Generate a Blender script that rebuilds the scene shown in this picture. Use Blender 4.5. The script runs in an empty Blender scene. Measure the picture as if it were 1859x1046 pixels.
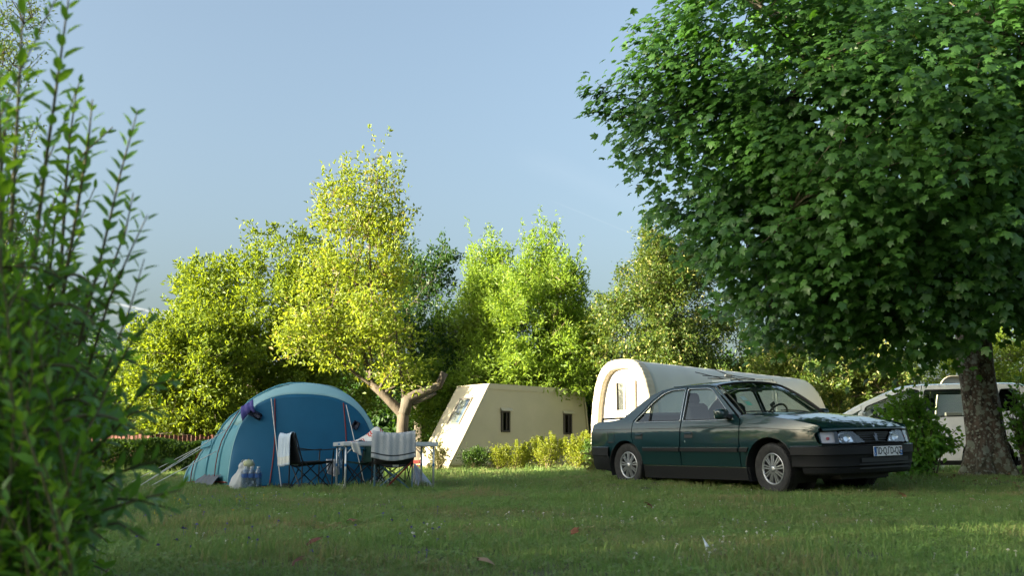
import bpy, math, random
import numpy as np
from mathutils import Vector, Matrix
from mathutils.geometry import delaunay_2d_cdt

D = bpy.data
scene = bpy.context.scene
COL = scene.collection
R = math.radians

# ------------------------------------------------------------------ camera
F_PX, CAM_H = 1808.0, 0.43           # focal length in photo pixels (photo is 1859 wide), eye height
TILT = math.atan(307.0 / F_PX)
cam_d = D.cameras.new('camera')
cam = D.objects.new('camera', cam_d)
COL.objects.link(cam)
cam.location = (0, 0, CAM_H)
cam.rotation_euler = (R(90) + TILT, 0, 0)
cam_d.sensor_width = 36.0
cam_d.lens = 36.0 * F_PX / 1859.0
cam_d.clip_start = 0.05
cam_d.clip_end = 5000
cam_d.dof.use_dof = True
cam_d.dof.focus_distance = 13.0
cam_d.dof.aperture_fstop = 5.2
scene.camera = cam

# ------------------------------------------------------------------ world, sun, exposure
SUN_DIR = Vector((-0.92, -0.39, 0)).normalized()     # towards the sun, on the ground
SUN_EL = R(9.5)
world = D.worlds.new('World')
scene.world = world
world.use_nodes = True
wn = world.node_tree.nodes
wl = world.node_tree.links
wn.clear()
w_out = wn.new('ShaderNodeOutputWorld')
w_bg = wn.new('ShaderNodeBackground')
w_sky = wn.new('ShaderNodeTexSky')
w_sky.sky_type = 'NISHITA'
w_sky.sun_disc = False
w_sky.sun_elevation = SUN_EL
w_sky.sun_rotation = math.atan2(SUN_DIR.x, SUN_DIR.y)
w_sky.air_density = 1.0
w_sky.dust_density = 7.6
w_sky.ozone_density = 1.5
w_sky.altitude = 100
w_bg.inputs['Strength'].default_value = 0.07
wl.new(w_bg.outputs[0], w_out.inputs[0])

sun_d = D.lights.new('sun', 'SUN')
sun_d.energy = 5.0
sun_d.angle = R(0.55)
sun_d.color = (1.0, 0.90, 0.66)
sun = D.objects.new('sun', sun_d)
COL.objects.link(sun)
to_sun = Vector((SUN_DIR.x * math.cos(SUN_EL), SUN_DIR.y * math.cos(SUN_EL), math.sin(SUN_EL)))
sun.rotation_euler = to_sun.to_track_quat('Z', 'Y').to_euler()
sun.location = to_sun * 60

scene.view_settings.view_transform = 'Standard'
scene.view_settings.look = 'None'
scene.view_settings.exposure = 2.75
scene.view_settings.gamma = 1.0
scene.view_settings.use_curve_mapping = False
scene.render.engine = 'CYCLES'
scene.cycles.max_bounces = 8
scene.cycles.transparent_max_bounces = 16
scene.cycles.use_denoising = True

# faint contrails in the sky, soft white streaks along great circles
def sky_direction(px, py):
    x = (px - 929.5) / F_PX
    u = (523 - py) / F_PX
    return Vector((x, math.cos(TILT) - u * math.sin(TILT), math.sin(TILT) + u * math.cos(TILT))).normalized()

def wnode(t, **kw):
    n = wn.new(t)
    for k, v in kw.items():
        setattr(n, k, v)
    return n

def wmath(op, a, b=None, clamp=False):
    n = wn.new('ShaderNodeMath'); n.operation = op; n.use_clamp = clamp
    for i, v in enumerate((a, b)):
        if v is None: continue
        if isinstance(v, (int, float)): n.inputs[i].default_value = v
        else: wl.new(v, n.inputs[i])
    return n.outputs[0]

w_tc = wnode('ShaderNodeTexCoord')
w_noise = wnode('ShaderNodeTexNoise'); w_noise.inputs['Scale'].default_value = 9.0; w_noise.inputs['Detail'].default_value = 5
wl.new(w_tc.outputs['Generated'], w_noise.inputs['Vector'])
streak_sum = None
for (a, b, width, amp) in (((215, 552), (345, 582), 0.0018, 0.16), ((180, 560), (330, 605), 0.0035, 0.08), ((1020, 372), (1165, 432), 0.0010, 0.010), ((960, 290), (1180, 380), 0.016, 0.006)):
    va, vb = sky_direction(*a), sky_direction(*b)
    nrm = va.cross(vb).normalized(); mid = (va + vb).normalized(); half = va.angle(vb) * 0.5
    dn = wnode('ShaderNodeVectorMath', operation='DOT_PRODUCT'); wl.new(w_tc.outputs['Generated'], dn.inputs[0]); dn.inputs[1].default_value = nrm
    dm = wnode('ShaderNodeVectorMath', operation='DOT_PRODUCT'); wl.new(w_tc.outputs['Generated'], dm.inputs[0]); dm.inputs[1].default_value = mid
    off = wmath('ADD', dn.outputs['Value'], wmath('MULTIPLY', wmath('SUBTRACT', w_noise.outputs['Fac'], 0.5), width * 1.5))
    line = wmath('SUBTRACT', 1.0, wmath('DIVIDE', wmath('ABSOLUTE', off), width), True)
    ang = wmath('ARCCOSINE', wmath('MINIMUM', dm.outputs['Value'], 0.999999))
    ends = wmath('MULTIPLY', wmath('SUBTRACT', 1.35, wmath('DIVIDE', ang, half)), 2.0, True)
    s = wmath('MULTIPLY', wmath('MULTIPLY', line, ends), wmath('MULTIPLY', w_noise.outputs['Fac'], amp * 2))
    streak_sum = s if streak_sum is None else wmath('ADD', streak_sum, s)
w_mix = wnode('ShaderNodeMix', data_type='RGBA')
wl.new(wmath('MINIMUM', streak_sum, 1.0), w_mix.inputs[0])
w_hsv = wnode('ShaderNodeHueSaturation'); w_hsv.inputs['Saturation'].default_value = 0.74
wl.new(w_sky.outputs[0], w_hsv.inputs['Color'])
w_tint = wnode('ShaderNodeMix', data_type='RGBA', blend_type='MULTIPLY'); w_tint.inputs[0].default_value = 1.0; w_tint.inputs[7].default_value = (0.90, 1.0, 1.05, 1)
wl.new(w_hsv.outputs[0], w_tint.inputs[6])
wl.new(w_tint.outputs[2], w_mix.inputs[6])
w_mix.inputs[7].default_value = (9.0, 8.4, 7.8, 1)
wl.new(w_mix.outputs[2], w_bg.inputs['Color'])

# ------------------------------------------------------------------ where things stand
def P(px, py, Y):
    """world point at distance Y (along the ground) that the photo shows at pixel px, py"""
    x = (px - 929.5) / F_PX
    u = (523 - py) / F_PX
    k = Y / (math.cos(TILT) - u * math.sin(TILT))
    return Vector((x * k, Y, CAM_H + (math.sin(TILT) + u * math.cos(TILT)) * k))

def smooth(t):
    t = np.clip(t, 0, 1)
    return t * t * (3 - 2 * t)

def G(x, y):
    """height of the ground"""
    x = np.asarray(x, float); y = np.asarray(y, float)
    g = 0.14 * smooth((y - 11.2) / 4.5) * smooth((x + 0.5) / 3.0) * (1 - 0.7 * smooth((y - 19) / 8))
    g = g + 0.010 * np.sin(x * 1.7 + 0.6 * y) * np.sin(y * 1.3 - 0.4 * x) + 0.006 * np.sin(x * 3.9 - 1.2) * np.sin(y * 3.1 + x)
    return g

def gz(x, y):
    return float(G(x, y))

# ------------------------------------------------------------------ materials
def new_mat(name):
    m = D.materials.new(name); m.use_nodes = True
    m.node_tree.nodes.clear()
    return m, m.node_tree.nodes, m.node_tree.links

def pmat(name, col, rough=0.6, metal=0.0, col2=None, nscale=3.0, bump=0.0, bscale=40.0, coat=0.0, spec=0.5, detail=4, stretch=None, contrast=(0.35, 0.65), trans=0.0, tcol=None, emit=None):
    m, n, l = new_mat(name)
    out = n.new('ShaderNodeOutputMaterial'); b = n.new('ShaderNodeBsdfPrincipled')
    b.inputs['Roughness'].default_value = rough
    b.inputs['Metallic'].default_value = metal
    b.inputs['Specular IOR Level'].default_value = spec
    b.inputs['Coat Weight'].default_value = coat
    b.inputs['Coat Roughness'].default_value = 0.03
    b.inputs['Base Color'].default_value = (*col, 1)
    geo = n.new('ShaderNodeNewGeometry')
    vec = geo.outputs['Position']
    if stretch:
        mp = n.new('ShaderNodeMapping'); mp.inputs['Scale'].default_value = stretch
        l.new(vec, mp.inputs['Vector']); vec = mp.outputs[0]
    if col2 is not None:
        t = n.new('ShaderNodeTexNoise'); t.inputs['Scale'].default_value = nscale; t.inputs['Detail'].default_value = detail
        l.new(vec, t.inputs['Vector'])
        r = n.new('ShaderNodeMapRange'); r.inputs[1].default_value = contrast[0]; r.inputs[2].default_value = contrast[1]
        l.new(t.outputs['Fac'], r.inputs[0])
        mx = n.new('ShaderNodeMix'); mx.data_type = 'RGBA'
        mx.inputs[6].default_value = (*col, 1); mx.inputs[7].default_value = (*col2, 1)
        l.new(r.outputs[0], mx.inputs[0]); l.new(mx.outputs[2], b.inputs['Base Color'])
    if bump:
        t2 = n.new('ShaderNodeTexNoise'); t2.inputs['Scale'].default_value = bscale; t2.inputs['Detail'].default_value = 5
        l.new(vec, t2.inputs['Vector'])
        bp = n.new('ShaderNodeBump'); bp.inputs['Strength'].default_value = bump; bp.inputs['Distance'].default_value = 0.02
        l.new(t2.outputs['Fac'], bp.inputs['Height']); l.new(bp.outputs[0], b.inputs['Normal'])
    sh = b.outputs[0]
    if trans:
        tr = n.new('ShaderNodeBsdfTranslucent'); tr.inputs[0].default_value = (*(tcol or col), 1)
        ms = n.new('ShaderNodeMixShader'); ms.inputs[0].default_value = trans
        l.new(sh, ms.inputs[1]); l.new(tr.outputs[0], ms.inputs[2]); sh = ms.outputs[0]
    if emit:
        b.inputs['Emission Color'].default_value = (*emit[0], 1); b.inputs['Emission Strength'].default_value = emit[1]
    l.new(sh, out.inputs[0])
    return m

def leafmat(name, c1, c2, tc, trans=0.4, rough=0.5, spec=0.4, c3=None, c3t=0.93):
    """leaf: each leaf its own shade between c1 and c2, light passing through"""
    m, n, l = new_mat(name)
    out = n.new('ShaderNodeOutputMaterial'); b = n.new('ShaderNodeBsdfPrincipled')
    geo = n.new('ShaderNodeNewGeometry')
    mx = n.new('ShaderNodeMix'); mx.data_type = 'RGBA'
    mx.inputs[6].default_value = (*c1, 1); mx.inputs[7].default_value = (*c2, 1)
    oi = n.new('ShaderNodeObjectInfo'); ad = n.new('ShaderNodeMath'); ad.operation = 'ADD'; fr = n.new('ShaderNodeMath'); fr.operation = 'FRACT'
    l.new(geo.outputs['Random Per Island'], ad.inputs[0]); l.new(oi.outputs['Random'], ad.inputs[1]); l.new(ad.outputs[0], fr.inputs[0])
    l.new(fr.outputs[0], mx.inputs[0])
    t = n.new('ShaderNodeTexNoise'); t.inputs['Scale'].default_value = 0.55; t.inputs['Detail'].default_value = 2
    l.new(geo.outputs['Position'], t.inputs['Vector'])
    hv = n.new('ShaderNodeHueSaturation')
    r = n.new('ShaderNodeMapRange'); r.inputs[1].default_value = 0.3; r.inputs[2].default_value = 0.7; r.inputs[3].default_value = 0.8; r.inputs[4].default_value = 1.2
    l.new(t.outputs['Fac'], r.inputs[0]); l.new(r.outputs[0], hv.inputs['Value'])
    colr = mx.outputs[2]
    if c3:
        gt = n.new('ShaderNodeMath'); gt.operation = 'GREATER_THAN'; gt.inputs[1].default_value = c3t
        l.new(fr.outputs[0], gt.inputs[0])
        m3 = n.new('ShaderNodeMix'); m3.data_type = 'RGBA'; m3.inputs[7].default_value = (*c3, 1)
        l.new(gt.outputs[0], m3.inputs[0]); l.new(colr, m3.inputs[6]); colr = m3.outputs[2]
    l.new(colr, hv.inputs['Color'])
    l.new(hv.outputs[0], b.inputs['Base Color'])
    b.inputs['Roughness'].default_value = rough; b.inputs['Specular IOR Level'].default_value = spec
    tr = n.new('ShaderNodeBsdfTranslucent'); tr.inputs[0].default_value = (*tc, 1)
    ms = n.new('ShaderNodeMixShader'); ms.inputs[0].default_value = trans
    l.new(b.outputs[0], ms.inputs[1]); l.new(tr.outputs[0], ms.inputs[2]); l.new(ms.outputs[0], out.inputs[0])
    return m

def glassmat(name, tint, refl=1.0, rough=0.0):
    m, n, l = new_mat(name)
    out = n.new('ShaderNodeOutputMaterial')
    tr = n.new('ShaderNodeBsdfTransparent'); tr.inputs[0].default_value = (*tint, 1)
    gl = n.new('ShaderNodeBsdfGlossy'); gl.inputs[0].default_value = (refl, refl, refl, 1); gl.inputs[1].default_value = rough
    lw = n.new('ShaderNodeLayerWeight'); lw.inputs[0].default_value = .5
    pw = n.new('ShaderNodeMath'); pw.operation = 'POWER'; pw.inputs[1].default_value = 4.0; l.new(lw.outputs['Facing'], pw.inputs[0])
    mul = n.new('ShaderNodeMath'); mul.operation = 'MULTIPLY_ADD'; mul.inputs[1].default_value = .90; mul.inputs[2].default_value = .07; mul.use_clamp = True
    l.new(pw.outputs[0], mul.inputs[0])
    ms = n.new('ShaderNodeMixShader')
    l.new(mul.outputs[0], ms.inputs[0]); l.new(tr.outputs[0], ms.inputs[1]); l.new(gl.outputs[0], ms.inputs[2]); l.new(ms.outputs[0], out.inputs[0])
    return m

# ------------------------------------------------------------------ objects
def tag(o, label=None, cat=None, group=None, kind=None):
    if label: o['label'] = label
    if cat: o['category'] = cat
    if group: o['group'] = group
    if kind: o['kind'] = kind
    return o

def thing(name, label, cat, loc=(0, 0, 0), rz=0.0, group=None, mtx=None):
    o = D.objects.new(name, None); COL.objects.link(o)
    o.empty_display_size = 0.2
    if mtx is not None: o.matrix_basis = mtx
    else:
        o.location = loc; o.rotation_euler = (0, 0, rz)
    return tag(o, label, cat, group)

def world_of(o):
    m = o.matrix_basis.copy()
    while o.parent:
        m = o.parent.matrix_basis @ o.matrix_parent_inverse @ m
        o = o.parent
    return m

def adopt(o, parent, local):
    o.parent = parent
    if not local: o.matrix_parent_inverse = world_of(parent).inverted()
    return o

def np_mesh(name, V, faces, mats, smooth=False, midx=None):
    """V (n,3); faces a list of (m,k) index arrays"""
    me = D.meshes.new(name)
    V = np.asarray(V, np.float32)
    me.vertices.add(len(V)); me.vertices.foreach_set('co', V.ravel())
    faces = [np.asarray(f, np.int32) for f in faces if len(f)]
    li = np.concatenate([f.ravel() for f in faces])
    tot = np.concatenate([np.full(len(f), f.shape[1], np.int32) for f in faces])
    start = np.concatenate([[0], np.cumsum(tot)[:-1]]).astype(np.int32)
    me.loops.add(len(li)); me.loops.foreach_set('vertex_index', li)
    me.polygons.add(len(tot)); me.polygons.foreach_set('loop_start', start)
    for m in (mats if isinstance(mats, (list, tuple)) else [mats]): me.materials.append(m)
    if midx is not None: me.polygons.foreach_set('material_index', np.asarray(midx, np.int32))
    me.polygons.foreach_set('use_smooth', np.full(len(tot), bool(smooth)))
    me.update(calc_edges=True)
    return me

def link(name, me, parent=None, local=False):
    o = D.objects.new(name, me); COL.objects.link(o)
    if parent: adopt(o, parent, local)
    return o

def frame_of(d, up=(0, 0, 1)):
    d = Vector(d).normalized(); u = Vector(up)
    if abs(d.dot(u)) > 0.98: u = Vector((1, 0, 0))
    s = d.cross(u).normalized(); u = s.cross(d)
    return s, u

class MB:
    def __init__(self): self.v = []; self.f = []; self.mi = []
    def add(self, vs, fs, mi=0):
        b = len(self.v); self.v += [tuple(x) for x in vs]; self.f += [tuple(b + i for i in f) for f in fs]; self.mi += [mi] * len(fs); return self
    def box(self, c, s, M=None, mi=0, bevel=0.0):
        c = Vector(c); x, y, z = (k / 2 for k in s)
        if bevel > 0:
            b = min(bevel, x * .9, y * .9, z * .9); vs = []; 
            for sx in (-1, 1):
                for sy in (-1, 1):
                    for sz in (-1, 1):
                        vs += [(sx * (x - b), sy * (y - b), sz * z), (sx * (x - b), sy * y, sz * (z - b)), (sx * x, sy * (y - b), sz * (z - b))]
            I = lambda sx, sy, sz, k: ((sx > 0) * 4 + (sy > 0) * 2 + (sz > 0)) * 3 + k
            fs = []
            for s_ in (-1, 1):
                fs.append([I(-1, -1, s_, 0), I(1, -1, s_, 0), I(1, 1, s_, 0), I(-1, 1, s_, 0)][::s_])
                fs.append([I(-1, s_, -1, 1), I(-1, s_, 1, 1), I(1, s_, 1, 1), I(1, s_, -1, 1)][::s_])
                fs.append([I(s_, -1, -1, 2), I(s_, 1, -1, 2), I(s_, 1, 1, 2), I(s_, -1, 1, 2)][::s_])
            for a in (-1, 1):
                for b2 in (-1, 1):
                    fs.append([I(-1, a, b2, 0), I(1, a, b2, 0), I(1, a, b2, 1), I(-1, a, b2, 1)][::-a * b2])
                    fs.append([I(a, -1, b2, 2), I(a, 1, b2, 2), I(a, 1, b2, 0), I(a, -1, b2, 0)][::-a * b2])
                    fs.append([I(a, b2, -1, 1), I(a, b2, 1, 1), I(a, b2, 1, 2), I(a, b2, -1, 2)][::-a * b2])
            for sx in (-1, 1):
                for sy in (-1, 1):
                    for sz in (-1, 1): fs.append([I(sx, sy, sz, 0), I(sx, sy, sz, 1), I(sx, sy, sz, 2)][::-sx * sy * sz])
        else:
            vs = [(sx * x, sy * y, sz * z) for sx in (-1, 1) for sy in (-1, 1) for sz in (-1, 1)]
            fs = [(0, 1, 3, 2), (4, 6, 7, 5), (0, 4, 5, 1), (2, 3, 7, 6), (0, 2, 6, 4), (1, 5, 7, 3)]
        vs = [(M @ Vector(p) if M is not None else Vector(p)) + c for p in vs]
        return self.add(vs, fs, mi)
    def tube(self, pts, r, n=8, mi=0, caps=True):
        pts = [Vector(p) for p in pts]; rs = r if isinstance(r, (list, tuple)) else [r] * len(pts)
        vs = []; s = None
        for i, p in enumerate(pts):
            d = (pts[min(i + 1, len(pts) - 1)] - pts[max(i - 1, 0)])
            if d.length < 1e-9: d = Vector((0, 0, 1))
            d.normalize()
            if s is None: s, u = frame_of(d)
            else:
                s = (s - d * s.dot(d)).normalized(); u = s.cross(d)
            for k in range(n):
                a = 2 * math.pi * k / n; vs.append(p + (s * math.cos(a) + u * math.sin(a)) * rs[i])
        fs = []
        for i in range(len(pts) - 1):
            for k in range(n):
                a, b = i * n + k, i * n + (k + 1) % n; fs.append((a, a + n, b + n, b))
        if caps: fs.append(tuple(range(n))); fs.append(tuple((len(pts) - 1) * n + k for k in reversed(range(n))))
        return self.add(vs, fs, mi)
    def lathe(self, prof, c=(0, 0, 0), M=None, n=24, mi=0, cap=False):
        """prof (r,z) spun about z"""
        vs = []; c = Vector(c)
        for (r_, z) in prof:
            for k in range(n):
                a = 2 * math.pi * k / n; p = Vector((r_ * math.cos(a), r_ * math.sin(a), z)); vs.append((M @ p if M is not None else p) + c)
        fs = [(i * n + k, i * n + (k + 1) % n, (i + 1) * n + (k + 1) % n, (i + 1) * n + k) for i in range(len(prof) - 1) for k in range(n)]
        if cap: fs.append(tuple(reversed(range(n)))); fs.append(tuple((len(prof) - 1) * n + k for k in range(n)))
        return self.add(vs, fs, mi)
    def prism(self, poly, d, mi=0):
        """poly: 3-D polygon, d: extrusion vector"""
        n = len(poly); d = Vector(d); a = [Vector(p) for p in poly]; b = [p + d for p in a]
        fs = [tuple(reversed(range(n))), tuple(range(n, 2 * n))] + [(i, (i + 1) % n, n + (i + 1) % n, n + i) for i in range(n)]
        return self.add(a + b, fs, mi)
    def grid(self, fn, nu, nv, mi=0, closed=False):
        vs = [fn(i / (nu - 1), j / (nv - 1)) for i in range(nu) for j in range(nv)]
        fs = [(i * nv + j, (i + 1) * nv + j, (i + 1) * nv + j + 1, i * nv + j + 1) for i in range(nu - 1) for j in range(nv - 1)]
        return self.add(vs, fs, mi)
    def mesh(self, name, mats, smooth=False):
        me = D.meshes.new(name); me.from_pydata([tuple(x) for x in self.v], [], self.f)
        for m in (mats if isinstance(mats, (list, tuple)) else [mats]): me.materials.append(m)
        if any(self.mi): me.polygons.foreach_set('material_index', self.mi)
        if smooth: me.polygons.foreach_set('use_smooth', [True] * len(self.f))
        me.update(); return me
    def build(self, name, mats, parent=None, smooth=False, local=False, solid=0.0):
        o = link(name, self.mesh(name, mats, smooth), parent, local)
        if solid:
            md = o.modifiers.new('thickness', 'SOLIDIFY'); md.thickness = solid; md.offset = 0
        return o

def copy_tree(o, parent=None):
    c = o.copy(); COL.objects.link(c)
    if parent: c.parent = parent
    for ch in list(o.children): copy_tree(ch, c)
    return c
# ------------------------------------------------------------------ shared materials
M_bark_g = pmat('bark grey brown', (0.055, 0.042, 0.03), 0.9, col2=(0.13, 0.11, 0.085), nscale=6, bump=0.9, bscale=14, stretch=(1, 1, 0.25))
M_bark_b = pmat('bark deep brown', (0.04, 0.03, 0.02), 0.9, col2=(0.11, 0.085, 0.06), nscale=5, bump=0.9, bscale=12, stretch=(1, 1, 0.3))  # deeper brown bark for the pollarded trunk
M_twig = pmat('twig', (0.07, 0.055, 0.03), 0.8)
M_twig_l = pmat('pale twig', (0.20, 0.16, 0.08), 0.8)
M_leaf_maple = leafmat('maple leaf', (0.038, 0.104, 0.022), (0.074, 0.172, 0.032), (0.13, 0.33, 0.02), 0.32, 0.42, 0.45)
M_leaf_key = leafmat('maple key', (0.15, 0.22, 0.03), (0.24, 0.30, 0.05), (0.22, 0.30, 0.03), 0.4)
M_leaf_bush = leafmat('privet leaf', (0.056, 0.155, 0.020), (0.115, 0.26, 0.035), (0.28, 0.52, 0.03), 0.40, 0.38, 0.5)
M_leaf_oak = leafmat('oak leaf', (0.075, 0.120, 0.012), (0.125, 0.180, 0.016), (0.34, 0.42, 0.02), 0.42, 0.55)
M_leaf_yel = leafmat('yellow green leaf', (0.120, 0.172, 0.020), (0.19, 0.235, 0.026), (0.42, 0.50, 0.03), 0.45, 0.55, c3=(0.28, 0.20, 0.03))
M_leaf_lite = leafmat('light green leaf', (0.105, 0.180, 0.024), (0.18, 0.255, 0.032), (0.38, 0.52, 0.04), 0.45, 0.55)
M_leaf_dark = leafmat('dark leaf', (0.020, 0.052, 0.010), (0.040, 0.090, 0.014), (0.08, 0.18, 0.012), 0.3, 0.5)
M_leaf_lime = leafmat('lime leaf', (0.034, 0.072, 0.012), (0.088, 0.136, 0.020), (0.24, 0.30, 0.03), 0.36, 0.5, c3=(0.40, 0.38, 0.13), c3t=.91)  # pale share of leaves stands for bracts and for leaves in sun
M_leaf_hedge = leafmat('hedge leaf', (0.028, 0.068, 0.010), (0.060, 0.12, 0.014), (0.14, 0.26, 0.015), 0.35, 0.5)
M_leaf_shrub = leafmat('shrub leaf', (0.12, 0.16, 0.014), (0.22, 0.24, 0.02), (0.42, 0.46, 0.02), 0.42, 0.5)
M_leaf_dry = leafmat('wispy leaf', (0.10, 0.10, 0.03), (0.16, 0.15, 0.05), (0.2, 0.22, 0.05), 0.4, 0.6)
M_white_rail = pmat('white painted metal', (0.75, 0.74, 0.7), 0.45)

# ------------------------------------------------------------------ leaves and trees
def quad_leaf(w=0.5, bend=0.12):
    # folded diamond: base, right, tip, left
    V = np.array([[0, 0, 0], [w / 2, .45, bend], [0, 1, -bend], [-w / 2, .45, bend]], float)
    return V, [np.array([[0, 1, 2], [0, 2, 3]])]

def lance_leaf(w=0.42, curl=0.18):
    ys = [0, .30, .68, 1.0]; ws = [0.02, .95, .80, 0.0]
    V = []; 
    for y, k in zip(ys, ws):
        z = -curl * (y ** 2)
        for s in (-1, 0, 1): V.append([s * k * w / 2, y, z + abs(s) * k * .07])
    Fq = []
    for i in range(3):
        for j in (0, 1): a = i * 3 + j; Fq.append([a, a + 1, a + 4, a + 3])
    return np.array(V, float), [np.array(Fq)]

def maple_leaf(droop=0.16, fine=True):
    # half outline (angle from tip, radius) about the leaf's heart
    half = [(0, 1.0), (9, .78), (20, .72), (32, .52), (43, .76), (52, .92), (63, .74), (72, .62), (84, .46), (100, .60), (108, .68), (135, .48), (172, .38)]
    if not fine: half = [(0, 1.0), (21, .70), (33, .53), (52, .92), (70, .62), (84, .48), (108, .66), (150, .44)]
    pts = [(math.sin(R(a)) * r, math.cos(R(a)) * r) for a, r in half]
    left = [(-x, y) for x, y in reversed(pts[1:])]
    outl = pts + left
    V = [[0, 0, 0.05]] + [[x, y, -droop * (x * x + y * y)] for x, y in outl]
    V = np.array(V, float); V[:, 1] += .42; V[:, :2] *= .62
    n = len(outl)
    return V, [np.array([[0, 1 + (i + 1) % n, 1 + i] for i in range(n)])]

def scatter(tmpl, pos, axis, nrm, size, jitter_w=None):
    """every leaf a transformed copy of the template; returns V, faces"""
    TV, TF = tmpl
    axis = axis / (np.linalg.norm(axis, axis=1, keepdims=True) + 1e-9)
    side = np.cross(axis, nrm); side /= (np.linalg.norm(side, axis=1, keepdims=True) + 1e-9)
    nn = np.cross(side, axis)
    n, k = len(pos), len(TV)
    w = np.ones(n) if jitter_w is None else jitter_w
    V = (pos[:, None, :] + size[:, None, None] * (TV[None, :, 0, None] * w[:, None, None] * side[:, None, :] + TV[None, :, 1, None] * axis[:, None, :] + TV[None, :, 2, None] * nn[:, None, :]))
    base = (np.arange(n) * k)[:, None, None]
    Fs = [(tf[None] + base).reshape(-1, tf.shape[1]) for tf in TF]
    return V.reshape(-1, 3), Fs

def rdirs(rng, n):
    v = rng.normal(size=(n, 3)); return v / np.linalg.norm(v, axis=1, keepdims=True)

def lumpy(d, rng, k=7, freq=2.6):
    s = np.zeros(len(d))
    for i in range(k):
        w = rng.normal(size=3) * freq; s += np.sin(d @ w + rng.uniform(0, 6.28))
    return s / math.sqrt(k)

def tubes_np(mb, paths):
    for pts, r0, r1, n in paths:
        m = len(pts); mb.tube(pts, [r0 + (r1 - r0) * i / (m - 1) for i in range(m)], n, caps=False)

def bent(rng, a, b, n=5, sag=0.12, up=0.0):
    a, b = np.array(a, float), np.array(b, float); L = np.linalg.norm(b - a)
    o = rng.normal(size=3) * sag * L; out = []
    for i in range(n):
        t = i / (n - 1); p = a + (b - a) * t + o * math.sin(math.pi * t); p = p + np.array([0, 0, up * L * math.sin(math.pi * t)]); out.append(Vector(p))
    return out

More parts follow.
